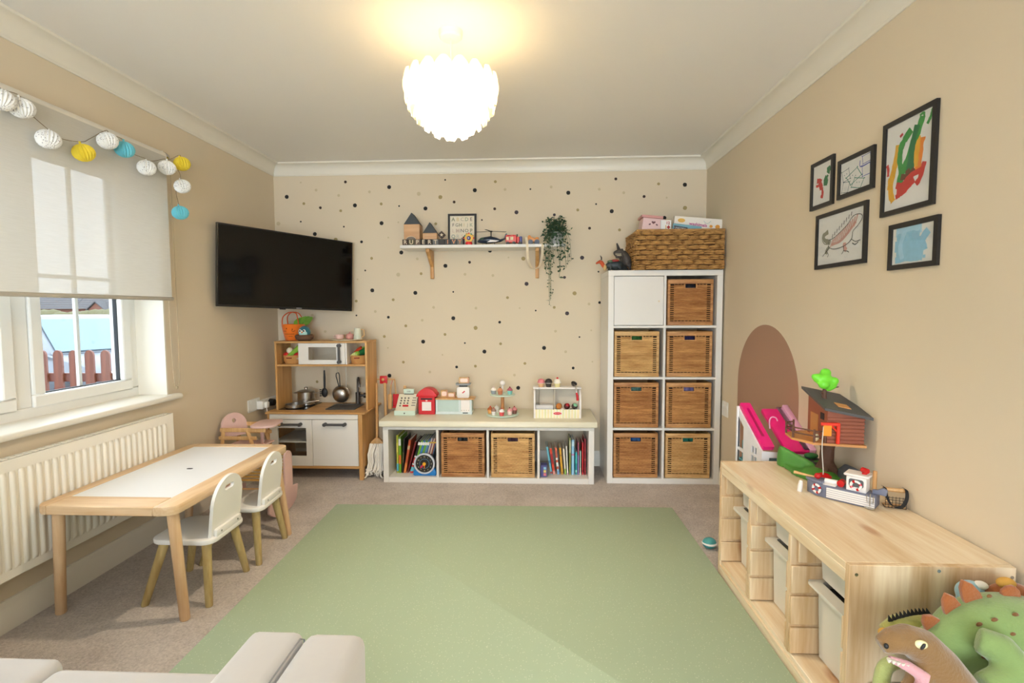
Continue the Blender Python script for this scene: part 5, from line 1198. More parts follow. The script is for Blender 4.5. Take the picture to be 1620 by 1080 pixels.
# cake stand
cs = thing('toy_cake_stand', 'two-tier mint toy cake stand with a wooden post on the bench', 'cake stand', (-0.226, 3.62, PZ))
obj('lower_plate', MB().lathe([(0.10, 0), (0.118, 0.004), (0.118, 0.011), (0.001, 0.012)], (0, 0, 0), 32), M_MINT, cs)
obj('upper_plate', MB().lathe([(0.075, 0.142), (0.09, 0.146), (0.09, 0.153), (0.001, 0.154)], (0, 0, 0), 32), M_MINT, cs)
obj('post', MB().lathe([(0.013, 0.012), (0.0125, 0.142)], (0, 0, 0), 16), wood('cake_post', (206, 146, 92), (180, 118, 66), 'z', 9), cs)
obj('finial', MB().cyl((0, 0, 0.154), (0, 0, 0.215), 0.006, n=10).ell((0, 0, 0.232), 0.0195, 16, 10), M_TW, cs)
def cake(label, x, y, z, r, c1, c2, c3):
    t = thing('toy_cake', label, 'toy cake', (x, y, z), 0, 'toy cakes on the stand')
    obj('sponge', MB().lathe([(r * 0.82, 0), (r, 0.022), (r, 0.026)], (0, 0, 0), 14), mat('cake_%d_%d_%d' % c1, c1, 0.6), t)
    obj('icing', MB().lathe([(r * 1.05, 0.026), (r * 1.08, 0.031), (r * 0.7, 0.042), (r * 0.3, 0.047), (0.001, 0.048)], (0, 0, 0), 14), mat('cake_%d_%d_%d' % c2, c2, 0.6), t)
    obj('topping', MB().ell((0, 0, 0.05), r * 0.28, 8, 6), mat('cake_%d_%d_%d' % c3, c3, 0.5), t)
UP, LO = PZ + 0.1543, PZ + 0.0122
cake('grey-blue toy cupcake with white icing on the upper tier', -0.29, 3.605, UP, 0.019, (150, 160, 166), (236, 228, 220), (226, 190, 190))
cake('tan toy cake on the upper tier in the middle', -0.241, 3.59, UP, 0.018, (196, 120, 84), (206, 140, 100), (70, 50, 40))
cake('mint toy cupcake with pink icing on the upper tier', -0.172, 3.605, UP, 0.019, (130, 196, 188), (178, 96, 110), (150, 30, 40))
cake('orange toy cake at the left of the lower tier', -0.315, 3.61, LO, 0.02, (220, 160, 90), (176, 96, 50), (200, 40, 40))
cake('white toy cake at the front left of the lower tier', -0.286, 3.56, LO, 0.017, (234, 228, 220), (150, 120, 110), (190, 60, 60))
cake('white domed toy cake behind the lower tier front', -0.272, 3.655, LO, 0.019, (236, 232, 222), (240, 236, 226), (236, 220, 214))
cake('red and white striped toy cake at the front of the lower tier', -0.227, 3.535, LO, 0.018, (204, 80, 84), (240, 232, 228), (196, 60, 66))
cake('pink toy cake with berries at the right of the lower tier', -0.172, 3.565, LO, 0.019, (234, 206, 196), (220, 160, 160), (110, 30, 40))
cake('layered chocolate toy cake at the far right of the lower tier', -0.14, 3.61, LO, 0.019, (128, 84, 72), (206, 130, 130), (150, 30, 46))

# ice-cream counter
ic = thing('toy_ice_cream_counter', 'white toy ice-cream counter with a striped front on the bench', 'toy counter', (0.166, 3.57, PZ))
pr = [(-0.06, 0.0), (0.06, 0.0), (0.06, 0.2), (0.0, 0.2), (-0.045, 0.17), (-0.06, 0.12)]
for x in (-0.166, 0.154): obj('side_panel', MB().prism(pr, x, x + 0.012, 'x', b=0.0015), M_TW, ic)
obj('top_board', MB().box(-0.17, 0.17, -0.02, 0.064, 0.2, 0.212, 0.002), M_TW, ic)
obj('back_panel', MB().box(-0.154, 0.154, 0.055, 0.06, 0, 0.2), mat('display_back', (206, 196, 178), 0.6), ic)
obj('divider', MB().box(-0.022, -0.016, -0.04, 0.055, 0.05, 0.199), mat('display_back'), ic)
fp = obj('front_panel', MB().box(-0.154, 0.154, -0.058, -0.05, 0, 0.062), mat('cream_stripe', (240, 234, 214), 0.5), ic)
for i in range(15): obj('stripe', MB().box(-0.152 + i * 0.0208, -0.1425 + i * 0.0208, -0.0588, -0.0575, 0.001, 0.061), mat('green_stripe', (224, 224, 168), 0.5) if i % 2 else mat('yellow_stripe', (240, 226, 176), 0.5), fp, smooth=False)
obj('name_badge', MB().at((0.0, -0.0595, 0.034)).prism(arc(0, 0, 0.029, 0, 348, 23, 0.0095), -0.0008, 0.0008, 'y'), M_REDT, fp, smooth=False)
obj('badge_ring', MB().at((0.0, -0.0592, 0.034)).prism(arc(0, 0, 0.032, 0, 348, 23, 0.0125), -0.0006, 0.0006, 'y'), mat('toy_white'), fp, smooth=False)
link('badge_lettering', text_mesh('Melissa & Doug', 0.0065, 0.0002, mat('toy_white')), fp, (0, -0.0605, 0.034), (PI / 2, 0, 0))
obj('till_box', MB().box(-0.152, -0.03, -0.045, 0.02, 0.062, 0.09, 0.001), mat('pale_grey_toy', (206, 204, 204), 0.5), ic)
obj('shelf_floor', MB().box(-0.154, 0.154, -0.05, 0.055, 0.05, 0.056), M_TW, ic)
def scoop_ball(label, x, c, c2):
    t = thing('toy_ice_cream_scoop', label, 'toy ice cream', (x, 3.545, PZ + 0.0564), 0, 'ice cream balls in the counter')
    obj('ball', MB().ell((0, 0, 0.022), (0.022, 0.022, 0.022), 18, 12), mat('ice_%d_%d_%d' % c, c, 0.5), t)
    o = obj('drip_top', MB().ell((0.003, -0.006, 0.03), (0.0165, 0.0165, 0.0155), 14, 8), mat('ice_%d_%d_%d' % c2, c2, 0.5), t)
scoop_ball('orange-brown toy ice cream ball in the counter', 0.178, (196, 124, 52), (184, 108, 44)); scoop_ball('dark red and chocolate toy ice cream ball in the counter', 0.234, (76, 28, 28), (172, 26, 36)); scoop_ball('mint and chocolate toy ice cream ball in the counter', 0.288, (66, 54, 46), (126, 190, 150))
for x, c, l in ((0.2, (236, 210, 200), 'pink'), (0.262, (70, 46, 38), 'chocolate'), (0.293, (60, 44, 36), 'dark chocolate')):
    t = thing('toy_wafer', 'small %s toy wafer lying in front of the ice cream balls' % l, 'toy food', (x, 3.516, PZ + 0.0624))
    obj('wafer', MB().at(rot=(0, 0, 0.6)).box(-0.011, 0.011, -0.005, 0.005, 0, 0.007, 0.002), mat('wafer_%d' % c[0], c, 0.6), t); obj('cream_layer', MB().at(rot=(0, 0, 0.6)).box(-0.0105, 0.0105, -0.0052, 0.0052, 0.0028, 0.0042), M_TW, t)
TZ2 = PZ + 0.2122
def cupcake(label, x, c1, c2, top=None):
    t = thing('toy_cupcake', label, 'toy cupcake', (x, 3.575, TZ2), 0, 'cupcakes on the ice cream counter')
    obj('case', MB().lathe([(0.017, 0), (0.023, 0.026), (0.023, 0.028)], (0, 0, 0), 14), mat('case_%d_%d_%d' % c1, c1, 0.6), t)
    obj('frosting', MB().lathe([(0.0265, 0.028), (0.027, 0.036), (0.02, 0.052), (0.008, 0.058), (0.001, 0.0585)], (0, 0, 0), 16), mat('frost_%d_%d_%d' % c2, c2, 0.6), t)
    obj('cream_band', MB().lathe([(0.0235, 0.026), (0.0275, 0.029), (0.0235, 0.033)], (0, 0, 0), 16), M_TW, t)
    if top: obj('cherry', MB().ell((0, 0, 0.062), 0.0075, 10, 7), mat('red_toy_paint'), t)
cupcake('pink toy cupcake on top of the ice-cream counter', 0.053, (222, 176, 130), (222, 130, 136)); cupcake('dark chocolate toy cupcake on top of the ice-cream counter', 0.106, (66, 56, 50), (48, 40, 38)); cupcake('cream toy cupcake with a red cherry on the ice-cream counter', 0.168, (236, 222, 160), (240, 232, 216), True)
ss = thing('toy_scoop', 'steel toy ice-cream scoop with a red handle over the counter edge', 'toy scoop', (0.29, 3.535, TZ2))
obj('scoop_bowl', MB().at((-0.006, 0.01, 0.03), (0.6, 0.3, 0)).lathe([(0.001, -0.022), (0.016, -0.016), (0.022, 0), (0.02, 0.001), (0.014, -0.013), (0.001, -0.018)], (0, 0, 0), 16), mat('dark_steel', (110, 106, 104), 0.25, 0.9), ss)
obj('scoop_shaft', MB().tube([(-0.002, 0.0, 0.02), (0.006, -0.022, 0.0), (0.008, -0.026, -0.03)], 0.004, 8), M_STEEL, ss)
obj('scoop_handle', MB().tube([(0.008, -0.026, -0.03), (0.014, -0.03, -0.052), (0.016, -0.03, -0.085)], [0.006, 0.009, 0.009], 10), M_REDT, ss)
tg_ = thing('toy_spoon', 'small steel toy spoon hanging inside the left of the counter', 'toy spoon', (0.036, 3.53, PZ + 0.09))
obj('spoon_stem', MB().cyl((0, 0, 0.012), (0.003, 0.0, 0.11), 0.003, n=8), M_STEEL, tg_); obj('spoon_bowl', MB().ell((0, 0, 0.006), (0.008, 0.008, 0.006), 12, 7), M_STEEL, tg_)
obj('spoon_ring', MB().tube([(0.003 + 0.005 * math.cos(t), 0, 0.115 + 0.005 * math.sin(t)) for t in [2 * PI * i / 12 for i in range(12)]], 0.0015, 5, True), M_STEEL, tg_)

# ------------------------------------------------------------------ wall shelf and what stands on it
SZ = 1.678; SY = 3.662
sh = thing('wall_shelf', 'long white wall shelf on two wooden brackets', 'shelf', (-0.37, 3.77, 1.656))
obj('shelf_board', MB().box(-0.97, 0.232, SY, YB - 0.001, 1.656, SZ, 0.0015), M_WHITE, sh, True)
M_BRK = wood('bracket_birch', (214, 166, 104), (188, 136, 78), 'z', 9)
for x in (-0.775, 0.027):
    P = [(YB - 0.002, 1.6555), (SY + 0.03, 1.6555), (SY + 0.03, 1.632), (SY + 0.06, 1.615), (YB - 0.024, 1.535), (YB - 0.024, 1.45), (YB - 0.014, 1.445), (YB - 0.002, 1.445)]
    obj('bracket', MB().prism(P, x - 0.013, x + 0.013, 'x', b=0.002), M_BRK, sh, True)
cols = [('R', (66, 46, 36), 'dark brown'), ('U', (92, 86, 58), 'olive'), ('P', (112, 92, 80), 'grey-brown'), ('E', (40, 34, 32), 'black'), ('R', (44, 36, 32), 'black-brown'), ('T', (106, 104, 102), 'grey'), (' ', (58, 54, 52), 'charcoal'), ('I', (58, 60, 64), 'slate'), ('V', (70, 74, 80), 'blue-grey'), ('Y', (112, 108, 100), 'warm grey')]
xs = -0.957; tw = 0.0445
pos = ('at the left end of the shelf', 'second from the left', 'third from the left', 'fourth from the left', 'fifth from the left', 'sixth from the left', 'under the star block', 'first after the star block', 'second after the star block', 'third after the star block, by the bright toy')
for i, (ch_, c, nm_) in enumerate(cols):
    t = thing('letter_block', ('small %s wooden letter block %s, %s' % (nm_, ch_, pos[i])) if ch_ != ' ' else 'plain charcoal wooden block between the letter blocks, under the star block', 'block', (xs + tw * (i + 0.5), 3.69, SZ + 0.0005), 0, 'letter blocks on the shelf')
    w2 = tw / 2 - 0.001
    obj('tile', MB().box(-w2, w2, -0.008, 0.008, 0, 0.043, 0.0015), mat('tile_%d_%d_%d' % c, c, 0.6), t)
    if ch_ != ' ': link('letter', text_mesh(ch_, 0.042, 0.0008, mat('letter_cream' if ch_ not in 'VIY' else 'letter_copper', (222, 204, 176) if ch_ not in 'VIY' else (214, 150, 110), 0.6), 0.0006), t, (0, -0.0084, 0.0215), (PI / 2, 0, 0))
M_ROOFB = mat('slate_blue_paint', (70, 74, 78), 0.7, bump=(80, 0.15)); M_BLK_W = wood('block_ash', (214, 172, 130), (186, 140, 96), 'x', 9); M_BROWN = mat('dark_block_side', (92, 74, 62), 0.7)
def house_block(label, x0, x1, hb, hr, y0, y1):
    t = thing('house_block', label, 'block', ((x0 + x1) / 2, (y0 + y1) / 2, SZ + 0.0005)); w = (x1 - x0) / 2; d = (y1 - y0) / 2
    obj('house_body', MB().box(-w, w, -d, d, 0, hb, 0.0015), M_BLK_W, t)
    obj('roof', MB().prism([(-w, hb + 0.0003), (w, hb + 0.0003), (0, hr)], -d, d, 'y', b=0.001), M_ROOFB, t)
    return t
hb_ = house_block('taller wooden house block with a slate roof on the shelf', -0.955, -0.838, 0.16, 0.244, 3.725, 3.83)
house_block('smaller wooden house block with a slate roof on the shelf', -0.815, -0.711, 0.094, 0.173, 3.725, 3.8)
t = thing('dome_block', 'small grey half-round wooden block in front of the taller house block', 'block', (-0.898, 3.712, SZ + 0.0005))
obj('dome', MB().prism(arc(0, 0.045, 0.036, 0, 180, 14, 0.022) + [(-0.036, 0.0), (0.036, 0.0)], -0.006, 0.006, 'y'), mat('grey_wash', (128, 116, 104), 0.7), t)
obj('dome_rim', MB().tube([(p[0], -0.0065, p[1]) for p in arc(0, 0.0455, 0.036, 8, 172, 14, 0.022)], 0.002, 5), mat('letter_cream'), t)
t = thing('star_block', 'dark brown wooden block with a pale star standing on the letter blocks', 'block', (xs + tw * 6.5, 3.69, SZ + 0.0438))
obj('plaque', MB().at((0, 0, 0.03), (0, PI / 4, 0)).prism(rrect(-0.021, 0.021, -0.021, 0.021, 0.005), -0.007, 0.007, 'y'), mat('dark_walnut', (64, 44, 34), 0.6), t)
obj('star', MB().at((0, -0.0074, 0.03)).prism([((0.0145 if k % 2 == 0 else 0.006) * math.sin(2 * PI * k / 10), (0.0145 if k % 2 == 0 else 0.006) * math.cos(2 * PI * k / 10)) for k in range(10)], -0.0008, 0.0006, 'y'), mat('letter_cream'), t, smooth=False)
# framed alphabet
fa_ = thing('alphabet_print', 'black-framed alphabet print leaning on the shelf', 'picture', (-0.54, 3.845, SZ + 0.0005)); fa_.rotation_euler = (-0.06, 0, 0)
w, h = 0.108, 0.255
obj('frame', MB().prism([(-w, 0), (w, 0), (w, h), (-w, h)], -0.008, 0.006, 'y', holes=[[(-w + 0.015, 0.015), (w - 0.015, 0.015), (w - 0.015, h - 0.015), (-w + 0.015, h - 0.015)]]), mat('black_frame', (34, 28, 26), 0.45), fa_, smooth=False)
pp = obj('print_paper', MB().box(-w + 0.014, w - 0.014, -0.002, 0.002, 0.014, h - 0.014), mat('print_cream', (232, 222, 200), 0.6), fa_, smooth=False)
pal = [(150, 150, 120), (70, 66, 62), (206, 186, 168), (206, 180, 110), (160, 170, 158), (60, 56, 54), (176, 170, 150), (190, 190, 180), (80, 78, 74), (170, 176, 150), (214, 190, 170)]
for r, row in enumerate(('ABCDE', 'FGHIJK', 'LMNOP', 'QRSTU', 'VWXYZ')):
    for i, c in enumerate(row):
        q = pal[(r * 5 + i * 3) % 11]
        link('printed_letter', text_mesh(c, 0.038 if len(row) < 6 else 0.034, 0.0002, mat('ink_%d_%d_%d' % q, q, 0.7), 0.0012 if (r + i) % 3 == 0 else 0.0), pp, (-0.068 + i * (0.136 / (len(row) - 1)), -0.0024, h - 0.042 - r * 0.043), (PI / 2, 0, 0))
# bright little toys
t = thing('rattle_toy', 'small bright toy with a yellow petal ring and red base on the shelf', 'toy', (-0.471, 3.70, SZ + 0.0005))
obj('toy_base', MB().lathe([(0.024, 0), (0.026, 0.01), (0.022, 0.022)], (0, 0, 0), 16), mat('red_toy_paint'), t)
obj('ring', MB().at((0, 0, 0.05), (PI / 2, 0, 0)).lathe([(0.016, -0.005), (0.03, -0.005), (0.03, 0.005), (0.016, 0.005)], (0, 0, 0), 20), mat('yellow_plastic', (226, 178, 62), 0.4), t)
obj('centre', MB().ell((0, -0.003, 0.05), (0.015, 0.009, 0.015), 14, 9), mat('indigo_plastic', (70, 72, 140), 0.4), t)
obj('eye_dot', MB().ell((0, -0.0115, 0.05), (0.005, 0.002, 0.005), 10, 6), M_TW, t)
for k in range(7):
    a = PI * k / 6; c = ((220, 80, 50), (226, 178, 62), (90, 150, 110))[k % 3]
    obj('petal', MB().ell((0.033 * math.cos(a), 0, 0.05 + 0.033 * math.sin(a)), (0.0075, 0.005, 0.0075), 8, 6), mat('petal_%d' % c[0], c, 0.4), t)
t = thing('toy_figure', 'tiny dark toy figure with raised arms next to the bright toy', 'toy figure', (-0.512, 3.722, SZ + 0.0005))
obj('figure_body', MB().tube([(0, 0, 0), (0, 0, 0.05)], [0.008, 0.006], 8).tube([(-0.016, 0, 0.055), (0, 0, 0.04), (0.016, 0, 0.055)], 0.0035, 6), mat('dark_purple_plastic', (50, 34, 58), 0.5), t); obj('figure_head', MB().ell((0, 0, 0.058), 0.008, 10, 7), mat('dark_purple_plastic'), t)
t = thing('toy_helicopter', 'dark navy toy helicopter with a black rotor on the shelf', 'toy helicopter', (-0.315, 3.72, SZ + 0.0005), 0.05)
M_NAVY = mat('navy_gloss', (32, 44, 62), 0.25)
obj('fuselage', MB().tube([(-0.095, 0, 0.026), (-0.08, 0, 0.03), (-0.045, 0, 0.036), (0.0, 0, 0.04), (0.045, 0, 0.036), (0.075, 0, 0.034), (0.112, 0, 0.05)], [0.004, 0.014, 0.023, 0.026, 0.018, 0.009, 0.005], 14), M_NAVY, t)
obj('cockpit', MB().ell((-0.048, 0, 0.04), (0.035, 0.021, 0.018), 16, 10), mat('smoked_green', (60, 82, 70), 0.15), t)
obj('belly_stripe', MB().at((0.02, -0.0205, 0.024), (0.2, 0, 0)).prism([(-0.045, -0.004), (0.02, -0.002), (0.045, 0.008), (-0.02, 0.012)], -0.004, 0.002, 'y'), M_TW, t)
obj('tail_fin', MB().prism([(0.095, 0.04), (0.112, 0.045), (0.122, 0.085), (0.11, 0.085)], -0.002, 0.002, 'y'), M_NAVY, t)
for s_ in (-1, 1): obj('skid', MB().tube([(-0.06, s_ * 0.025, 0.006), (-0.05, s_ * 0.026, 0.002), (0.05, s_ * 0.026, 0.002)], 0.0022, 6).cyl((-0.03, s_ * 0.025, 0.002), (-0.03, s_ * 0.014, 0.02), 0.002, n=6).cyl((0.03, s_ * 0.025, 0.002), (0.03, s_ * 0.012, 0.02), 0.002, n=6), M_BKP, t)
obj('mast', MB().cyl((0.005, 0, 0.06), (0.005, 0, 0.097), 0.004, n=8), M_BKP, t)
ro_ = obj('rotor_hub', MB().ell((0.005, 0, 0.1), (0.013, 0.009, 0.005), 12, 7), M_BKP, t)
for a in (0.06, PI - 0.1, -1.9):
    obj('rotor_blade', MB().at((0.005, 0, 0.1), (0, 0.03, a)).box(0.008, 0.112, -0.006, 0.006, -0.001, 0.0012), M_BKP, t if False else ro_)
t = thing('toy_fire_truck', 'red toy fire truck with a blue rear on the shelf', 'toy truck', (-0.143, 3.72, SZ + 0.0005))
obj('cab', MB().box(-0.06, 0.02, -0.022, 0.022, 0.014, 0.066, 0.004), mat('red_gloss', (196, 26, 30), 0.25), t)
obj('boiler', MB().box(0.0202, 0.04, -0.02, 0.02, 0.012, 0.058, 0.004), mat('red_gloss'), t); obj('rear', MB().box(0.0402, 0.06, -0.022, 0.022, 0.008, 0.06, 0.004), mat('indigo_plastic'), t)
obj('roof_rack', MB().box(-0.058, 0.016, -0.02, 0.02, 0.066, 0.071, 0.001), mat('red_gloss'), t); obj('chimney', MB().cyl((0.024, 0, 0.058), (0.024, 0, 0.078), 0.004, n=8), M_BKP, t)
for x in (-0.045, -0.015): obj('side_window', MB().box(x - 0.01, x + 0.01, -0.0228, -0.0215, 0.034, 0.056), mat('truck_window', (214, 200, 160), 0.2), t, smooth=False)
for x in (-0.045, 0.0, 0.045):
    for s_ in (-1, 1): obj('wheel', MB().cyl((x, s_ * 0.018, 0.012), (x, s_ * 0.025, 0.012), 0.012, n=14), M_BKP, t)
t = thing('toy_wooden_car', 'orange wooden toy car on blue-grey wheels beside the trailing plant', 'toy car', (-0.003, 3.72, SZ + 0.0005))
obj('car_body', MB().prism([(-0.042, 0.02), (0.042, 0.02), (0.042, 0.052), (0.02, 0.054), (0.012, 0.045), (-0.012, 0.055), (-0.022, 0.068), (-0.034, 0.068), (-0.044, 0.048)], -0.016, 0.016, 'y', b=0.003), wood('orange_beech', (220, 146, 78), (194, 116, 56), 'x', 9), t)
for x in (-0.02, 0.028):
    for s_ in (-1, 1): obj('wheel', MB().cyl((x, s_ * 0.0165, 0.018), (x, s_ * 0.027, 0.018), 0.018, n=18), mat('blue_grey_wheel', (72, 78, 96), 0.4), t)
# ribbon
rb = MB(); pts = bez([(-0.052, 3.69, SZ + 0.05), (-0.047, 3.655, SZ + 0.004), (-0.045, 3.654, 1.64), (-0.04, 3.7, 1.57), (-0.02, 3.78, 1.525), (0.012, 3.845, 1.515), (0.046, 3.80, 1.535), (0.062, 3.70, 1.60), (0.064, 3.656, 1.66), (0.066, 3.652, SZ + 0.003), (0.07, 3.70, SZ + 0.003)], 5)
V = []; F = []
for i, p in enumerate(pts):
    V += [p + Vector((-0.009, 0, 0)), p + Vector((0.009, 0, 0)), p + Vector((0.009, -0.0008, 0.0008)), p + Vector((-0.009, -0.0008, 0.0008))]
for i in range(len(pts) - 1):
    for k in range(4): F.append((4 * i + k, 4 * i + (k + 1) % 4, 4 * i + 4 + (k + 1) % 4, 4 * i + 4 + k))
tag(obj('ribbon', rb.raw(V, F), mat('cream_ribbon', (238, 222, 194), 0.6)), 'cream ribbon looped from the shelf edge in front of the right bracket', 'ribbon')
# trailing plant
pt = thing('trailing_plant', 'potted artificial ivy trailing down from the right end of the shelf', 'plant', (0.165, 3.76, SZ + 0.0005))
obj('pot', MB().lathe([(0.05, 0), (0.062, 0.085), (0.065, 0.09), (0.058, 0.09), (0.054, 0.07), (0.001, 0.068)], (0, 0, 0), 22), mat('grey_pot', (170, 172, 170), 0.5), pt)
rr = random.Random(11); stems = []; lv = MB()
def leaf(mb, p, s, r):
    mb.at(p, (r.uniform(-1.0, 1.0), r.uniform(-0.9, 0.9), r.uniform(0, 6.28)))
    mb.raw([(0, 0, 0), (0.38 * s, 0.36 * s, 0.08 * s), (0.9 * s, 0, -0.06 * s), (0.38 * s, -0.36 * s, 0.08 * s), (0.45 * s, 0, -0.03 * s)], [(0, 1, 4), (1, 2, 4), (2, 3, 4), (3, 0, 4)])
def stem(pts, nl, s):
    c = bez(pts, 6); stems.append(c)
    for i in range(nl):
        p = c[min(len(c) - 1, int((i + rr.random()) / nl * len(c)))]
        leaf(lv, p + Vector((rr.uniform(-0.012, 0.012), rr.uniform(-0.012, 0.012), rr.uniform(-0.008, 0.008))), s * rr.uniform(0.7, 1.15), rr)
for i in range(46):
    a = rr.uniform(0, 2 * PI); r1 = rr.uniform(0.05, 0.12); hz = rr.uniform(0.1, 0.2)
    dx, dy = math.cos(a), min(0.55, math.sin(a)) * 0.75
    stem([(0.01 * dx, 0.01 * dy, 0.07), (dx * r1 * 0.5, dy * r1 * 0.5, hz), (dx * r1, dy * r1, hz - rr.uniform(-0.01, 0.06))], 9, 0.03)
def trail(x, dx, zend, nl, s=0.027, y=-0.115):
    nl = int(nl * 0.62) if s > 0.02 else nl
    stem([(x * 0.4, -0.03, 0.08), (x * 0.8, y * 0.8, 0.07), (x, y, 0.0), (x + dx * 0.5, y + 0.005, zend * 0.5), (x + dx, y + 0.03, zend)], nl, s)
for k, (x, dx, ze, nl) in enumerate(((-0.085, 0.01, -0.2, 40), (-0.07, -0.015, -0.16, 34), (-0.04, 0.0, -0.22, 40), (-0.03, 0.01, -0.14, 30), (0.0, 0.03, -0.2, 34), (0.03, -0.01, -0.24, 38), (0.05, 0.02, -0.17, 30), (0.08, 0.0, -0.14, 26), (0.02, 0.0, -0.12, 26), (-0.055, 0.0, -0.18, 34), (0.065, -0.02, -0.1, 22), (0.095, 0.01, -0.12, 18))): trail(x, dx, ze, nl)
for k in range(3): trail(-0.062 + 0.006 * k, 0.012, -0.435 + 0.03 * k, 40, 0.017)
sm = MB()
for c in stems: sm.tube(c, 0.0013, 4)
o = obj('stems', sm, mat('stem_green', (70, 92, 50), 0.7), pt); o['kind'] = 'stuff'
o = obj('foliage', lv.at(), mat('ivy_leaf', (54, 82, 58), 0.55, var=(40, 0.35)), pt, smooth=False); o['kind'] = 'stuff'

# ------------------------------------------------------------------ children's pictures on the right wall
M_FRM = mat('black_picture_frame', (30, 28, 28), 0.4); M_PAP = mat('drawing_paper', (236, 228, 222), 0.8)
def picture(label, yl, yr, z0, z1, strokes, fw=0.017):
    """yl = edge toward the back wall (left as seen), yr = edge toward the camera; strokes: (colour, width, [(s, t)...]) on the sheet"""
    t = thing('framed_drawing', label, 'picture', (XR, (yl + yr) / 2, z0), 0, 'pictures on the right wall')
    obj('frame', MB().prism([(yr, z0), (yl, z0), (yl, z1), (yr, z1)], XR - 0.012, XR - 0.0005, 'x', holes=[[(yr + fw, z0 + fw), (yl - fw, z0 + fw), (yl - fw, z1 - fw), (yr + fw, z1 - fw)]]), M_FRM, t, True, False)
    pa = obj('paper', MB().box(XR - 0.006, XR - 0.001, yr + fw - 0.002, yl - fw + 0.002, z0 + fw - 0.002, z1 - fw + 0.002), M_PAP, t, True, False)
    W, H = yl - yr - 2 * fw, z1 - z0 - 2 * fw
    for k, (col, wd, pts) in enumerate(strokes):
        P = [Vector((yl - fw - s * W, z0 + fw + q * H)) for s, q in pts]
        P = [v for v in bez([(p.x, p.y, 0) for p in P], 5)]
        V = []; F = []; x = XR - 0.0062 - 0.00005 * k
        rr_ = random.Random(k)
        for i, p in enumerate(P):
            d = (P[min(i + 1, len(P) - 1)] - P[max(i - 1, 0)])
            if d.length < 1e-9: d = Vector((1, 0, 0))
            d.normalize(); nrm = Vector((-d.y, d.x, 0)); e = wd / 2 * rr_.uniform(0.8, 1.15)
            a, b = p + nrm * e, p - nrm * e
            V += [(x, a.x, a.y), (x, b.x, b.y)]
        for i in range(len(P) - 1): F.append((2 * i, 2 * i + 1, 2 * i + 3, 2 * i + 2))
        obj('paint_stroke', MB().raw(V, F), mat('paint_%d_%d_%d' % col, col, 0.7, var=(60, 0.12)), pa, True, False)
    obj('glazing', MB().box(XR - 0.0095, XR - 0.0088, yr + fw - 0.002, yl - fw + 0.002, z0 + fw - 0.002, z1 - fw + 0.002), M_GLASS, t, True, False)
gre, dgr_, ora, yel, red_, mar = (58, 148, 62), (34, 116, 66), (236, 134, 40), (230, 168, 36), (204, 48, 42), (112, 62, 40)
picture('tall black-framed painting of green, orange and red strokes, the largest picture', 1.942, 1.695, 1.5375, 1.868, [
    (yel, 0.026, [(0.28, 0.75), (0.22, 0.55), (0.16, 0.4), (0.1, 0.25)]), (yel, 0.026, [(0.12, 0.4), (0.14, 0.2), (0.2, 0.1)]), (ora, 0.03, [(0.78, 0.72), (0.74, 0.55), (0.72, 0.35)]), (yel, 0.026, [(0.7, 0.75), (0.68, 0.55), (0.66, 0.42)]),
    (gre, 0.03, [(0.78, 0.95), (0.7, 0.82), (0.6, 0.7), (0.48, 0.5), (0.36, 0.38), (0.34, 0.25)]), (gre, 0.026, [(0.55, 0.86), (0.42, 0.78), (0.34, 0.7), (0.32, 0.55), (0.38, 0.4)]), (dgr_, 0.026, [(0.68, 0.88), (0.6, 0.72), (0.56, 0.5), (0.5, 0.35)]), (dgr_, 0.02, [(0.58, 0.55), (0.6, 0.42), (0.58, 0.3)]),
    (gre, 0.012, [(0.98, 0.98), (0.94, 0.9), (0.88, 0.84)]), (gre, 0.009, [(0.72, 0.97), (0.8, 0.98), (0.8, 0.92), (0.72, 0.92)]), (mar, 0.022, [(0.36, 0.36), (0.52, 0.34), (0.66, 0.4)]), (mar, 0.02, [(0.5, 0.42), (0.56, 0.3), (0.46, 0.26)]),
    (red_, 0.024, [(0.28, 0.2), (0.42, 0.2), (0.55, 0.24), (0.66, 0.28)]), (red_, 0.022, [(0.26, 0.28), (0.4, 0.26), (0.6, 0.34), (0.84, 0.36)]), (red_, 0.02, [(0.7, 0.22), (0.78, 0.28), (0.86, 0.44)]), (red_, 0.018, [(0.26, 0.14), (0.36, 0.16), (0.5, 0.2)]), (red_, 0.016, [(0.33, 0.86), (0.35, 0.83)]), (red_, 0.012, [(0.03, 0.56), (0.06, 0.5), (0.06, 0.42)])])
picture('small black-framed painting of a red and green blob, nearest the back wall', 2.423, 2.248, 1.653, 1.863, [
    (red_, 0.022, [(0.2, 0.62), (0.34, 0.6), (0.46, 0.55)]), (red_, 0.026, [(0.3, 0.55), (0.42, 0.48), (0.46, 0.36)]), (red_, 0.016, [(0.5, 0.4), (0.54, 0.26), (0.5, 0.14)]), (red_, 0.012, [(0.16, 0.5), (0.3, 0.48)]), (dgr_, 0.03, [(0.62, 0.62), (0.7, 0.56), (0.68, 0.42)]), (dgr_, 0.024, [(0.82, 0.86), (0.84, 0.76), (0.8, 0.7)]), (dgr_, 0.012, [(0.8, 0.66), (0.74, 0.58), (0.68, 0.52)]), (red_, 0.014, [(0.44, 0.2), (0.58, 0.17)])])
ink, bln, tea = (54, 76, 96), (84, 92, 176), (62, 132, 116)
sq = lambda cx, cy, a, b, r: [(cx + a * math.cos(r) - b * math.sin(r), cy + (a * math.sin(r) + b * math.cos(r))) for a, b in ((-a, -b), (-a, -b), (a, -b), (a, -b), (a, b), (a, b), (-a, b), (-a, b), (-a, -b), (-a, -b))]
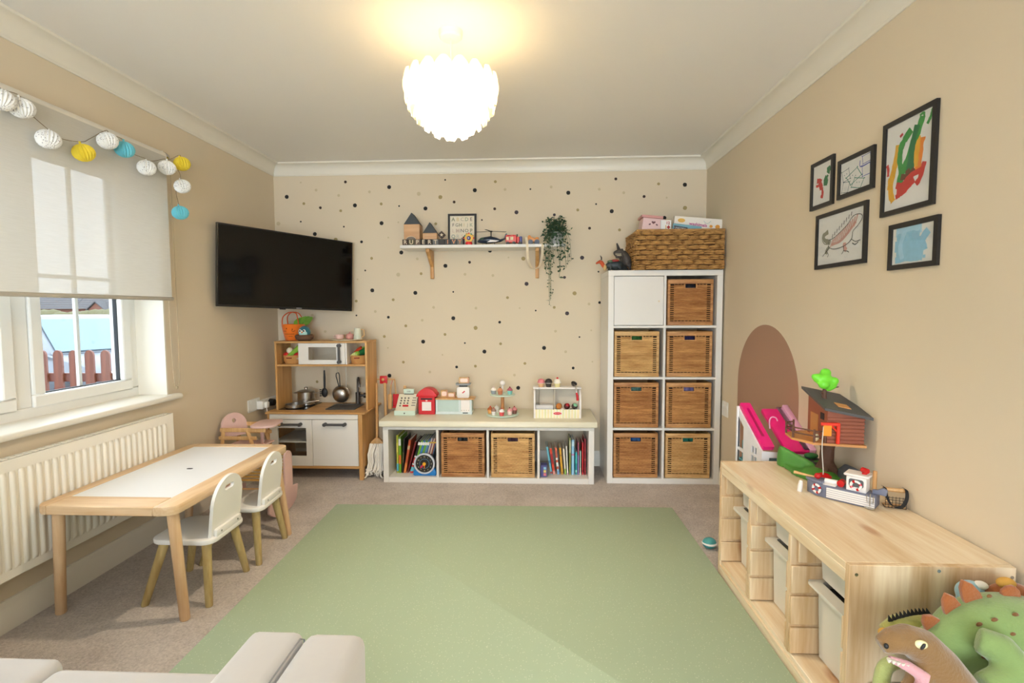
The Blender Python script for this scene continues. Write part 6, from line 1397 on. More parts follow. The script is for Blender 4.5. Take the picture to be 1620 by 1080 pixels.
picture('small black-framed drawing of scattered outlined squares', 2.215, 1.989, 1.659, 1.819, [
    (tea, 0.003, sq(0.45, 0.45, 0.2, 0.16, 0.5)), (tea, 0.003, sq(0.58, 0.2, 0.16, 0.14, -0.4)), (ink, 0.002, sq(0.18, 0.58, 0.12, 0.17, 0.2)), (ink, 0.002, sq(0.18, 0.2, 0.11, 0.16, -0.2)), (bln, 0.0045, [(0.64, 0.86), (0.66, 0.66), (0.95, 0.68)]), (bln, 0.0025, sq(0.84, 0.5, 0.12, 0.16, 0.05)), (bln, 0.0025, sq(0.84, 0.84, 0.12, 0.12, 0.1)),
    (ink, 0.004, [(0.4, 0.5), (0.42, 0.49)]), (ink, 0.004, [(0.5, 0.46), (0.52, 0.45)]), (ink, 0.004, [(0.12, 0.6), (0.14, 0.6)]), (ink, 0.004, [(0.2, 0.62), (0.22, 0.62)]), (tea, 0.004, [(0.55, 0.22), (0.57, 0.22)]), (tea, 0.004, [(0.63, 0.2), (0.65, 0.2)])])
rs, gy, dk_ = (214, 158, 146), (150, 142, 122), (58, 58, 58)
liz = [(rs, 0.007, [(0.3 + 0.045 * k, 0.34 + 0.02 * k + 0.016 * max(0, k - 5)), (0.33 + 0.046 * k, 0.44 + 0.028 * k), (0.36 + 0.046 * k, 0.5 + 0.034 * k)]) for k in range(12)] + [(rs, 0.012, [(0.32, 0.4), (0.5, 0.42), (0.66, 0.54), (0.84, 0.74)]), (gy, 0.02, [(0.3, 0.44), (0.16, 0.52), (0.14, 0.62), (0.24, 0.68)]), (rs, 0.02, [(0.62, 0.38), (0.62, 0.28), (0.66, 0.22)]), (gy, 0.016, [(0.28, 0.36), (0.22, 0.3), (0.2, 0.22)]), (gy, 0.004, [(0.24, 0.68), (0.12, 0.66), (0.1, 0.54), (0.16, 0.44), (0.24, 0.42)]), (dk_, 0.003, [(0.26, 0.5), (0.36, 0.52), (0.5, 0.6), (0.66, 0.72), (0.78, 0.86), (0.92, 0.86), (0.96, 0.78), (0.88, 0.66), (0.78, 0.56), (0.76, 0.42), (0.62, 0.32), (0.4, 0.29), (0.26, 0.36), (0.26, 0.48)]),
    (dk_, 0.003, [(0.28, 0.34), (0.2, 0.26), (0.12, 0.18)]), (dk_, 0.003, [(0.22, 0.27), (0.26, 0.2), (0.24, 0.15)]), (dk_, 0.003, [(0.6, 0.32), (0.6, 0.22), (0.56, 0.16)]), (dk_, 0.003, [(0.6, 0.22), (0.68, 0.2), (0.72, 0.17)]), (dk_, 0.003, [(0.76, 0.42), (0.84, 0.36), (0.94, 0.37)]), (dk_, 0.004, [(0.78, 0.34), (0.84, 0.3), (0.9, 0.34)])]
for k in range(9): s_ = 0.34 + k * 0.05; q_ = 0.53 + k * 0.043; liz.append((dk_, 0.004, [(s_, q_), (s_ + 0.005, q_ + 0.04), (s_ + 0.012, q_ + 0.075)]))
picture('black-framed pencil drawing of a pink spiny lizard', 2.367, 2.018, 1.381, 1.621, liz)
bl1, bl2 = (150, 196, 220), (176, 212, 232)
picture('small black-framed pale blue painted wash, lowest by the camera', 1.891, 1.668, 1.341, 1.501, [
    (bl2, 0.03, [(0.08, 0.9), (0.4, 0.88), (0.7, 0.9)]), (bl1, 0.032, [(0.1, 0.7), (0.4, 0.74), (0.66, 0.72)]), (bl1, 0.034, [(0.06, 0.5), (0.36, 0.5), (0.74, 0.56)]), (bl1, 0.032, [(0.1, 0.3), (0.4, 0.32), (0.76, 0.3)]), (bl1, 0.026, [(0.08, 0.12), (0.4, 0.16), (0.74, 0.14)]), (bl1, 0.026, [(0.86, 0.8), (0.74, 0.6), (0.78, 0.3)]), (bl2, 0.02, [(0.3, 0.9), (0.2, 0.5), (0.26, 0.14)]), (bl1, 0.014, [(0.78, 0.18), (0.78, 0.1)])])

# ------------------------------------------------------------------ smooth plush / plastic bodies
def organic(name, mb, m, parent, world=False, voxel=0.006, it=6, floor=None):
    """blend overlapping shapes into one continuous skin"""
    me = mb.mesh(name + '_src', m, False, off=(-root_loc(parent) if world else None))
    o = bpy.data.objects.new('tmp', me); COL.objects.link(o)
    r = o.modifiers.new('r', 'REMESH'); r.mode = 'VOXEL'; r.voxel_size = voxel
    s = o.modifiers.new('s', 'SMOOTH'); s.factor = 0.5; s.iterations = it
    dg = bpy.context.evaluated_depsgraph_get()
    nm_ = bpy.data.meshes.new_from_object(o.evaluated_get(dg)); nm_.name = name
    bpy.data.objects.remove(o, do_unlink=True)
    if floor is not None:
        for v in nm_.vertices: v.co.z = max(v.co.z, floor)
    nm_.materials.clear(); nm_.materials.append(m); nm_.shade_smooth()
    return link(name, nm_, parent)

# ------------------------------------------------------------------ on top of the tall shelving
KT = KH + 0.0006
bb = thing('seagrass_basket', 'large plaited seagrass basket on top of the tall shelving', 'basket', (0.982, 3.63, KT))
X0, X1, Y0, Y1, BHH = 0.685, 1.279, 3.448, 3.81, 0.262
M_SG = wicker('seagrass', (206, 160, 96), (128, 84, 42))
M_SG.node_tree.nodes['Mapping'].inputs['Scale'].default_value = (20, 20, 60)
obj('inner_shell', MB().box(X0 + 0.012, X1 - 0.012, Y0 + 0.012, Y0 + 0.02, KT, KT + BHH - 0.01).box(X0 + 0.012, X1 - 0.012, Y1 - 0.02, Y1 - 0.012, KT, KT + BHH - 0.01).box(X0 + 0.012, X0 + 0.02, Y0 + 0.012, Y1 - 0.012, KT, KT + BHH - 0.01).box(X1 - 0.02, X1 - 0.012, Y0 + 0.012, Y1 - 0.012, KT, KT + BHH - 0.01).box(X0 + 0.012, X1 - 0.012, Y0 + 0.012, Y1 - 0.012, KT, KT + 0.012), mat('seagrass_dark', (88, 58, 30), 0.9), bb, True)
rr = random.Random(4)
def plait(face):
    mb = MB(); L = (X1 - X0) if face in 'fb' else (Y1 - Y0); rows = 8; pitch = BHH / rows; seg = 0.07
    for r in range(rows):
        n = int(L / seg) + 2
        for i in range(n):
            a = (i - 1 + (0.5 if r % 2 else 0)) * seg + rr.uniform(-0.004, 0.004); b = a + seg * 1.02
            a, b = max(a, 0.004), min(b, L - 0.004)
            if b - a < 0.008: continue
            zc = (r + 0.5) * pitch
            tl = rr.uniform(-0.006, 0.006)
            for q in range(3):
                zo = zc + (q - 1) * pitch * 0.29 + rr.uniform(-0.002, 0.002)
                pts = []
                for k in range(5):
                    s = k / 4; out = 0.016 * math.sin(PI * s) - 0.003 + rr.uniform(0, 0.003); zo2 = zo + tl * (s - 0.5)
                    l = a + (b - a) * s
                    pts.append({'f': (X0 + l, Y0 + 0.010 - out, KT + zo2), 'b': (X0 + l, Y1 - 0.010 + out, KT + zo2), 'l': (X0 + 0.010 - out, Y0 + l, KT + zo2), 'r': (X1 - 0.010 + out * 0.3, Y0 + l, KT + zo2)}[face])
                mb.tube(pts, [0.003, 0.005, 0.0056, 0.005, 0.003], 5)
    return mb
for f, nm_ in (('f', 'woven_front'), ('l', 'woven_side'), ('r', 'woven_side'), ('b', 'woven_back')):
    o = obj(nm_, plait(f), M_SG, bb, True); o['kind'] = 'stuff'
rim = MB()
for q in range(2): rim.tube([(X0 + 0.008, Y0 + 0.008, KT + BHH - 0.004 + q * 0.006), (X1 - 0.008, Y0 + 0.008, KT + BHH - 0.004 + q * 0.006), (X1 - 0.008, Y1 - 0.008, KT + BHH - 0.004 + q * 0.006), (X0 + 0.008, Y1 - 0.008, KT + BHH - 0.004 + q * 0.006)], 0.007, 8, True)
obj('rim', rim, M_SG, bb, True)
obj('handle_hole', MB().box(X0 - 0.003, X0 + 0.004, 3.60, 3.66, KT + 0.16, KT + 0.2, 0.002), mat('seagrass_dark'), bb, True)
BZ = KT + BHH
pk_ = thing('pink_toy_house', 'pink wooden toy house box with heart cut-outs standing in the seagrass basket', 'toy house', (0.795, 3.60, KT + 0.013))
pk_.rotation_euler = (0, 0.1, 0)
H1 = 0.375
M_PKD = mat('rose_pink_paint', (206, 150, 146), 0.5)
obj('box_wall', MB().box(-0.078, 0.075, -0.06, 0.07, 0, H1 - 0.03, 0.002), mat('light_pink_paint', (232, 198, 196), 0.5), pk_)
obj('lid', MB().box(-0.09, 0.055, -0.068, 0.07, H1 - 0.0295, H1 - 0.012, 0.002), M_PKD, pk_)
heart = [(0.012 * (math.sin(t) ** 3) * 1.15, 0.011 * (0.81 * math.cos(t) - 0.31 * math.cos(2 * t) - 0.125 * math.cos(3 * t) - 0.06 * math.cos(4 * t))) for t in [2 * PI * i / 24 for i in range(24)]]
obj('heart_cutout', MB().at((-0.005, -0.0605, H1 - 0.058)).prism(heart, -0.0006, 0.0006, 'y'), mat('plum_dark', (120, 80, 84), 0.8), pk_, smooth=False)
for s_ in (-1, 1): obj('leaf_cutout', MB().at((-0.005 + s_ * 0.024, -0.0605, H1 - 0.072), (0, s_ * 0.5, 0)).prism(arc(0, 0, 0.008, 0, 345, 15, 0.0045), -0.0006, 0.0006, 'y'), mat('plum_dark'), pk_, smooth=False)
kc = thing('playing_card_box', 'white box of large playing cards upright in the seagrass basket', 'box', (0.904, 3.54, KT + 0.232))
obj('carton', MB().box(-0.036, 0.034, -0.012, 0.012, 0, 0.11, 0.001), mat('card_white', (238, 236, 232), 0.5), kc)
link('lettering', text_mesh('12', 0.026, 0.0002, mat('print_red', (176, 44, 40), 0.5), 0.0008), kc, (0.012, -0.0124, 0.09), (PI / 2, 0, 0))
obj('diamond', MB().at((0.016, -0.0125, 0.062)).prism([(0, -0.014), (0.012, 0), (0, 0.014), (-0.012, 0)], -0.0003, 0.0003, 'y'), mat('print_red'), kc, smooth=False)
obj('gold_stripe', MB().box(-0.004, 0.0015, -0.0124, -0.0118, 0.03, 0.076), mat('print_gold', (222, 176, 84), 0.5), kc, smooth=False)
def gbox(name, label, loc, rot, w, h, d, c):
    t = thing(name, label, 'game box', loc); t.rotation_euler = rot
    obj('carton', MB().box(-w / 2, w / 2, -d / 2, d / 2, -h / 2, h / 2, 0.0012), mat('carton_%d_%d_%d' % c, c, 0.45), t)
    return t
g = gbox('game_box', 'long white game box with pink lettering leaning out of the seagrass basket', (1.125, 3.56, BZ + 0.058), (0, 0.085, 0), 0.325, 0.078, 0.03, (240, 232, 222))
link('lettering', text_mesh('washimals', 0.03, 0.0002, mat('print_magenta', (190, 50, 140), 0.5), 0.0006), g, (0.0, -0.0154, -0.008), (PI / 2, 0.06, 0))
obj('gold_oval', MB().at((-0.115, -0.0152, 0.012)).prism(arc(0, 0, 0.025, 0, 348, 23, 0.014), -0.0004, 0.0003, 'y'), mat('print_gold'), g, smooth=False)
for x, z, r in ((0.088, -0.014, 0.011), (0.132, -0.014, 0.016)): obj('printed_animal', MB().at((x, -0.0152, z)).prism(arc(0, 0, r, 0, 340, 17, r * 0.9), -0.0004, 0.0003, 'y'), mat('print_orange', (230, 160, 60), 0.5), g, smooth=False)
obj('printed_swirl', MB().tube([(0.035 + 0.012 * k, -0.0155, 0.02 - 0.018 * math.sin(k * 0.8)) for k in range(5)], 0.001, 4), mat('print_teal', (120, 180, 180), 0.5), g)
g = gbox('game_box', 'light blue game box in front of the white one in the seagrass basket', (1.035, 3.505, BZ + 0.006), (0, 0.13, 0), 0.19, 0.07, 0.02, (126, 176, 190))
obj('title_panel', MB().prism([(-0.09, -0.01), (0.02, -0.016), (0.0, 0.018), (-0.09, 0.022)], -0.0106, -0.0098, 'y'), mat('print_slate', (70, 74, 82), 0.5), g, smooth=False)
link('lettering', text_mesh('UNICORN', 0.016, 0.0002, M_TW), g, (-0.048, -0.0108, 0.006), (PI / 2, 0, 0))
ic_ = thing('teal_toy_tray', 'turquoise plastic toy tray with bumps at the back of the seagrass basket', 'toy tray', (1.18, 3.66, BZ + 0.035)); ic_.rotation_euler = (0.25, 0.07, 0)
M_TURQ = mat('turquoise_plastic', (92, 200, 170), 0.4)
obj('tray_slab', MB().box(-0.1, 0.105, -0.03, 0.03, 0.02, 0.07, 0.004), M_TURQ, ic_)
for k in range(5): obj('bump', MB().ell((-0.075 + k * 0.04, 0, 0.072), (0.008, 0.012, 0.006), 10, 6), mat('pale_turquoise', (190, 230, 214), 0.4), ic_)

# toy dinosaurs
M_GRD = mat('charcoal_rubber', (70, 64, 60), 0.6, bump=(90, 0.3), var=(30, 0.2))
td = thing('toy_tyrannosaur', 'charcoal toy dinosaur with an open mouth beside the seagrass basket', 'toy dinosaur', (0.617, 3.58, KT))
mb = MB().tube([(0.03, 0.0, 0.075), (0.018, -0.01, 0.11), (0.0, -0.02, 0.128)], [0.034, 0.026, 0.024], 12)
mb.tube([(0.0, -0.02, 0.132), (-0.03, -0.03, 0.128), (-0.062, -0.038, 0.118)], [0.026, 0.024, 0.016], 12)
mb.tube([(-0.004, -0.02, 0.108), (-0.03, -0.03, 0.098), (-0.05, -0.036, 0.094)], [0.014, 0.010, 0.007], 10)
mb.ell((0.03, 0.02, 0.07), (0.038, 0.055, 0.042), 14, 9)
mb.tube([(0.03, 0.06, 0.08), (0.02, 0.1, 0.1), (0.0, 0.13, 0.16), (-0.015, 0.14, 0.215)], [0.034, 0.024, 0.015, 0.006], 10)
for s_ in (-1, 1): mb.tube([(0.03 + s_ * 0.022, 0.01, 0.06), (0.02 + s_ * 0.028, -0.015, 0.035), (0.03 + s_ * 0.028, 0.0, 0.008), (0.015 + s_ * 0.028, -0.022, 0.006)], [0.02, 0.014, 0.009, 0.008], 8)
organic('dinosaur_body', mb, M_GRD, td, False, 0.005, 5)
for k in range(6): obj('tooth', MB().tube([(-0.018 - k * 0.007, -0.0555 + 0.0 * k, 0.118), (-0.018 - k * 0.007, -0.056, 0.108)], [0.0022, 0.0006], 6), mat('ivory', (226, 216, 190), 0.5), td)
obj('jaw_line', MB().ell((-0.03, -0.033, 0.107), (0.024, 0.019, 0.004), 12, 6), mat('ivory'), td)
dg_ = thing('toy_dragon', 'dark toy dragon with an orange horned head at the shelving corner', 'toy dragon', (0.53, 3.545, KT))
mb = MB().ell((0.035, 0.0, 0.04), (0.06, 0.04, 0.036), 14, 9).tube([(0.0, -0.01, 0.045), (-0.03, -0.02, 0.03), (-0.045, -0.03, 0.024)], [0.026, 0.016, 0.012], 10).tube([(0.08, 0.01, 0.03), (0.12, 0.03, 0.012), (0.14, 0.06, 0.006)], [0.024, 0.012, 0.004], 10)
for x in (0.0, 0.065):
    for s_ in (-1, 1): mb.tube([(x, s_ * 0.025, 0.03), (x - 0.004, s_ * 0.036, 0.006)], [0.013, 0.009], 8)
organic('dragon_body', mb, mat('blue_black_rubber', (40, 50, 54), 0.45, var=(25, 0.3)), dg_, False, 0.004, 5)
organic('dragon_head', MB().tube([(-0.045, -0.03, 0.026), (-0.062, -0.036, 0.052), (-0.072, -0.04, 0.062)], [0.013, 0.014, 0.015], 10).tube([(-0.07, -0.04, 0.064), (-0.09, -0.046, 0.056), (-0.104, -0.05, 0.048)], [0.013, 0.009, 0.006], 8), mat('orange_rubber', (196, 82, 42), 0.5), dg_, False, 0.003, 3)
for s_ in (-1, 1): obj('horn', MB().tube([(-0.066, -0.04 + s_ * 0.007, 0.074), (-0.066, -0.04 + s_ * 0.01, 0.09), (-0.074, -0.04 + s_ * 0.012, 0.104)], [0.0035, 0.0028, 0.0008], 6), mat('dark_horn', (60, 44, 36), 0.5), dg_)
obj('red_crest', MB().ell((0.03, -0.01, 0.068), (0.032, 0.024, 0.012), 12, 7), mat('dark_red_rubber', (150, 40, 36), 0.5), dg_)
obj('green_patch', MB().ell((0.0, -0.012, 0.064), (0.022, 0.02, 0.012), 12, 7), mat('moss_rubber', (88, 108, 78), 0.5), dg_)
obj('throat', MB().ell((-0.042, -0.042, 0.022), (0.012, 0.012, 0.02), 10, 7), mat('tan_rubber', (206, 168, 112), 0.5), dg_)

# ------------------------------------------------------------------ doll's house behind the pine unit
M_HP = mat('hot_pink_plastic', (236, 26, 128), 0.35); M_LP = mat('lilac_pink_plastic', (236, 176, 210), 0.4); M_DW = mat('doll_white', (238, 236, 240), 0.4); M_TEAL = mat('doll_teal', (98, 164, 176), 0.5)
dh = thing('dolls_house', 'white doll\'s house with sloping hot pink roof panels behind the pine unit', 'doll\'s house', (1.165, 2.47, 0))
YN, YFR = 2.325, 2.60
def zr(y, a=0.556, b=0.705): return a + (b - a) * (y - YN) / (YFR - YN)
def slab(x0, x1, za, zb, th, ya=YN, yb=YFR, hole=None):
    mb = MB(); L = math.hypot(yb - ya, zb - za); an = math.atan2(zb - za, yb - ya)
    mb.at((0, ya, za), (an, 0, 0))
    P = rrect(x0, x1, 0, L, 0.006, 3)
    mb.prism(P, 0, th, 'z', holes=hole or (), b=0 if hole else 0.002)
    return mb
Lh = math.hypot(YFR - YN, 0.15)
obj('roof_panel', slab(1.047, 1.098, 0.560, 0.712, 0.02, hole=[rrect(1.066, 1.079, 0.07, Lh - 0.04, 0.005, 3)]), M_HP, dh, True)
rp_ = obj('roof_panel', slab(1.155, 1.256, 0.540, 0.682, 0.02), M_HP, dh, True)
obj('roof_edge', slab(1.2565, 1.2845, 0.543, 0.7, 0.024), M_LP, dh, True)
obj('roof_edge', slab(1.249, 1.254, 0.5615, 0.7025, 0.003), M_LP, rp_, True)
obj('lamp_hook', MB().tube(bez([(1.135, 2.45, 0.63), (1.135, 2.455, 0.668), (1.145, 2.455, 0.685), (1.162, 2.45, 0.683), (1.168, 2.445, 0.668)], 5), 0.003, 6), M_LP, dh, True)
def wallpoly(pts, holes, x0, x1): return MB().prism(pts, x0, x1, 'x', holes=holes)
holes = [[(2.525, 0.35), (2.588, 0.35), (2.588, 0.49), (2.525, 0.49)], [(2.525, 0.505), (2.588, 0.505), (2.588, 0.66), (2.525, 0.62)]]
for r in range(3):
    for c in range(2):
        y0 = 2.375 + c * 0.032; z0 = 0.43 + r * 0.045
        holes.append([(y0, z0), (y0 + 0.024, z0), (y0 + 0.024, z0 + 0.034), (y0, z0 + 0.034)])
obj('side_wall', wallpoly([(YN, 0), (YFR, 0), (YFR, 0.708), (YN, 0.556)], holes, 1.042, 1.050), M_DW, dh, True, False)
obj('side_wall', wallpoly([(YN, 0), (YFR, 0), (YFR, 0.69), (YN, 0.54)], [], 1.272, 1.28), M_DW, dh, True, False)
obj('front_wall', MB().prism([(1.042, 0), (1.28, 0), (1.28, 0.538), (1.042, 0.556)], YN - 0.006, YN, 'y', holes=[[(1.075, 0.36), (1.165, 0.36), (1.165, 0.525), (1.075, 0.525)], [(1.185, 0.36), (1.258, 0.36), (1.258, 0.515), (1.185, 0.515)]]), M_DW, dh, True, False)
for z in (0.02, 0.25, 0.44): obj('floor_board', MB().box(1.05, 1.272, YN, YFR, z, z + 0.008), M_TEAL, dh, True, False)
obj('back_wall', MB().box(1.05, 1.272, YFR - 0.006, YFR, 0.03, 0.44), M_TEAL, dh, True, False)
obj('inner_stairs', MB().box(1.06, 1.15, 2.34, 2.5, 0.45, 0.5).box(1.06, 1.1, 2.5, 2.58, 0.45, 0.54), M_TEAL, dh, True, False)
obj('corner_post', MB().box(1.036, 1.05, YFR - 0.012, YFR + 0.004, 0, 0.712, 0.002), M_DW, dh, True)

# ------------------------------------------------------------------ toys on the pine unit
UT = UH + 0.0006
th_ = thing('toy_treehouse', 'brown toy treehouse on a trunk with a bright green tree on its roof', 'toy treehouse', (1.19, 2.07, UT))
M_TRK = mat('trunk_brown', (92, 62, 46), 0.7, bump=(60, 0.5)); M_PLK = mat('log_brown', (150, 84, 60), 0.6); M_TAN = mat('platform_tan', (204, 144, 84), 0.6); M_SLATE = mat('slate_plastic', (84, 82, 82), 0.6); M_LIME = mat('lime_plastic', (118, 222, 56), 0.4); M_HILL = mat('hill_green', (76, 140, 54), 0.5, var=(20, 0.12)); M_RAIL = mat('rail_brown', (104, 68, 50), 0.6)
RZ = math.radians(-8)
def TR(p): # local to treehouse
    return p
mb = MB().tube([(0, 0, 0.0), (0, 0, 0.03), (-0.002, 0, 0.07), (0, 0, 0.12), (0, 0, 0.16)], [0.055, 0.036, 0.027, 0.026, 0.034], 10)
for k in range(5): a = 2 * PI * k / 5 + 0.3; mb.tube([(0.02 * math.cos(a), 0.02 * math.sin(a), 0.05), (0.05 * math.cos(a), 0.05 * math.sin(a), 0.005)], [0.016, 0.01], 8)
organic('trunk', mb, M_TRK, th_, False, 0.005, 3, 0.0)
pl_ = obj('platform', MB().at((0, 0, 0), (0, 0, RZ)).prism([(-0.145, -0.03), (-0.09, -0.105), (0.085, -0.125), (0.085, 0.1), (-0.06, 0.11), (-0.14, 0.06)], 0.157, 0.166, 'z'), M_TAN, th_, False, False)
hx0, hx1, hy0, hy1 = -0.045, 0.082, -0.105, 0.085
def hb2(name, m, *a, par=None): return obj(name, MB().at((0, 0, 0), (0, 0, RZ)).box(*a), m, par or th_, smooth=False)
roofz = lambda x, y=0.0: 0.300 - 0.2 * (x - hx0) + 0.2 * (y - hy0)
def sheet(x0, x1, y0, y1, dz, th):
    V = [(x, y, roofz(x, y) + dz + t) for t in (0, th) for (x, y) in ((x0, y0), (x1, y0), (x1, y1), (x0, y1))]
    return MB().at((0, 0, 0), (0, 0, RZ)).raw(V, [(0, 1, 2, 3), (4, 5, 6, 7), (0, 1, 5, 4), (1, 2, 6, 5), (2, 3, 7, 6), (3, 0, 4, 7)])
ws = obj('house_wall', MB().at((0, 0, 0), (0, 0, RZ)).raw([(x, y, 0.166) for x, y in ((hx0, hy0), (hx1, hy0), (hx1, hy1), (hx0, hy1))] + [(x, y, roofz(x, y) - 0.001) for x, y in ((hx0, hy0), (hx1, hy0), (hx1, hy1), (hx0, hy1))], [(0, 1, 2, 3), (4, 5, 6, 7), (0, 1, 5, 4), (1, 2, 6, 5), (2, 3, 7, 6), (3, 0, 4, 7)]), M_PLK, th_, False, False)
for k in range(7):
    z0 = 0.168 + k * 0.0145
    obj('plank', MB().at((0, 0, 0), (0, 0, RZ)).box(hx0 - 0.002, hx1 + 0.002, hy0 - 0.004, hy0, z0, z0 + 0.012, 0.002), M_PLK, ws)
hb2('doorway', mat('door_tan', (196, 136, 78), 0.6), hx0 - 0.003, hx0, -0.02, 0.05, 0.168, 0.26)
hb2('window_hole', mat('shadow_brown', (50, 34, 28), 0.8), hx0 - 0.003, hx0, -0.075, -0.045, 0.25, 0.275)
ro2 = obj('roof', sheet(hx0 - 0.022, hx1 + 0.018, hy0 - 0.03, hy1 + 0.02, 0.0, 0.01), M_SLATE, th_, False, False)
obj('roof_patch', sheet(0.0, 0.045, -0.085, -0.045, 0.0102, 0.003), M_TAN, ro2, False, False)
mb = MB().tube([(-0.02, 0.0, 0.31), (-0.02, 0.0, 0.34), (-0.018, 0.0, 0.365)], [0.011, 0.009, 0.007], 8).tube([(-0.02, 0, 0.335), (-0.036, -0.004, 0.35)], [0.005, 0.002], 6).tube([(-0.018, 0, 0.36), (0.03, -0.01, 0.372)], [0.004, 0.002], 6)
obj('upper_trunk', mb, M_TRK, th_)
mb = MB(); r5 = random.Random(2)
for (x, y, z, r) in ((-0.02, 0, 0.40, 0.03), (-0.045, 0, 0.405, 0.022), (0.005, 0, 0.38, 0.024), (-0.012, 0.01, 0.425, 0.022), (-0.03, -0.012, 0.383, 0.022), (0.012, -0.01, 0.395, 0.018), (-0.06, 0, 0.412, 0.013), (-0.005, 0, 0.37, 0.02)): mb.ell((x, y, z), (r, r * 0.8, r * 0.9), 12, 8)
organic('tree_crown', mb, M_LIME, th_, False, 0.005, 2)
fc = [(-0.14, 0.05), (-0.14, -0.03), (-0.088, -0.1), (-0.05, -0.104)]
for i, (x, y) in enumerate(fc + [(-0.1, 0.085)]): obj('fence_post', MB().at((0, 0, 0), (0, 0, RZ)).cyl((x, y, 0.166), (x, y, 0.216), 0.0042, n=6), M_RAIL, th_)
for a, b in zip([(-0.1, 0.085)] + fc[:-1], fc):
    for z in (0.188, 0.208): obj('fence_rail', MB().at((0, 0, 0), (0, 0, RZ)).cyl((a[0], a[1], z), (b[0], b[1], z + 0.002), 0.003, n=6), M_RAIL, th_)
M_ROP = mat('red_orange_plastic', (226, 52, 30), 0.4)
obj('crane_frame', MB().at((0, 0, 0), (0, 0, RZ)).box(-0.02, -0.008, -0.128, -0.118, 0.168, 0.245, 0.002).box(-0.075, -0.008, -0.128, -0.118, 0.238, 0.25, 0.002).tube([(-0.012, -0.123, 0.21), (-0.04, -0.123, 0.24)], 0.004, 6), M_ROP, th_)
obj('flag', MB().at((0, 0, 0), (0, 0, RZ)).box(-0.068, -0.04, -0.131, -0.128, 0.2, 0.24), mat('yellow_orange_plastic', (240, 150, 30), 0.4), th_)
obj('rope', MB().tube(bez([(-0.085, -0.118, 0.235), (-0.09, -0.122, 0.15), (-0.084, -0.125, 0.06), (-0.088, -0.126, 0.012)], 5), 0.0018, 6), mat('rope_white', (212, 206, 196), 0.7), th_)
ow = thing('toy_owl', 'tiny cream toy owl on the treehouse deck', 'toy owl', (1.105, 2.0, UT + 0.1666))
obj('owl_body', MB().ell((0, 0, 0.016), (0.011, 0.009, 0.016), 12, 8), mat('owl_cream', (232, 214, 170), 0.6), ow); obj('owl_head', MB().ell((0, 0, 0.035), (0.009, 0.008, 0.008), 10, 7), mat('owl_brown', (150, 104, 70), 0.6), ow)
# grassy base with cave and pond
hl = thing('toy_hill', 'green plastic hill with a cave and pond at the foot of the treehouse', 'toy landscape', (1.15, 2.08, UT))
base_poly = [(1.07, 2.08), (1.09, 2.02), (1.16, 1.965), (1.25, 1.96), (1.27, 2.06), (1.27, 2.22), (1.2, 2.26), (1.11, 2.24), (1.075, 2.18)]
mb = MB().prism(base_poly, UT, UT + 0.018, 'z')
CP = [(1.165, 2.2), (1.1, 2.2)]
for k in range(9):
    t = k / 8
    mb.ell((1.082 + 0.07 * t, 2.225 - 0.11 * t + 0.0, UT + 0.022 + 0.0 * t), (0.012, 0.03, 0.07 * (1 - 0.55 * t)), 10, 8)
mb.ell((1.16, 2.07, UT + 0.018), (0.07, 0.06, 0.022), 14, 8).ell((1.22, 2.15, UT + 0.016), (0.05, 0.08, 0.022), 14, 8)
organic('hill_body', mb, M_HILL, hl, True, 0.006, 4, 0.0)
obj('cave_mouth', MB().at((1.114, 2.075, UT + 0.001), (0, 0, 0.6)).prism(arc(0, 0, 0.022, 0, 180, 10, 0.024), -0.012, 0.004, 'y'), mat('shadow_brown'), hl, True)
obj('pond_rim', MB().lathe([(0.046, 0.022), (0.05, 0.034), (0.046, 0.042), (0.036, 0.042), (0.034, 0.034), (0.001, 0.033)], (1.185, 2.175, UT), 22), M_SLATE, hl, True)
obj('pond_plant', MB().ell((1.2, 2.205, UT + 0.05), (0.03, 0.02, 0.012), 10, 7), mat('deep_green_plastic', (42, 112, 52), 0.5), hl, True)
obj('rock', MB().prism([(1.205, UT), (1.275, UT), (1.27, UT + 0.055), (1.235, UT + 0.07), (1.21, UT + 0.05)], 1.975, 2.03, 'y', b=0.006), mat('rock_grey', (92, 96, 102), 0.8), hl, True)
rb_ = thing('toy_mushroom', 'small red toy mushroom on the green hill behind the boat', 'toy mushroom', (1.115, 1.955, UT))
obj('stalk', MB().cyl((0, 0, 0), (0, 0, 0.04), 0.004, n=8), M_TW, rb_); obj('cap', MB().lathe([(0.026, 0.038), (0.027, 0.043), (0.015, 0.052), (0.001, 0.055)], (0, 0, 0), 16), mat('red_gloss'), rb_)
wt = thing('toy_white_peg', 'small white toy peg standing at the bow of the boat', 'toy peg', (0.998, 1.905, UT)); wt.rotation_euler = (0, 0.12, 0)
obj('peg_body', MB().lathe([(0.008, 0), (0.0085, 0.02), (0.007, 0.036), (0.006, 0.036)], (0, 0, 0), 12), M_TW, wt); obj('peg_top', MB().ell((0, 0, 0.038), (0.007, 0.007, 0.005), 10, 6), M_TW, wt)

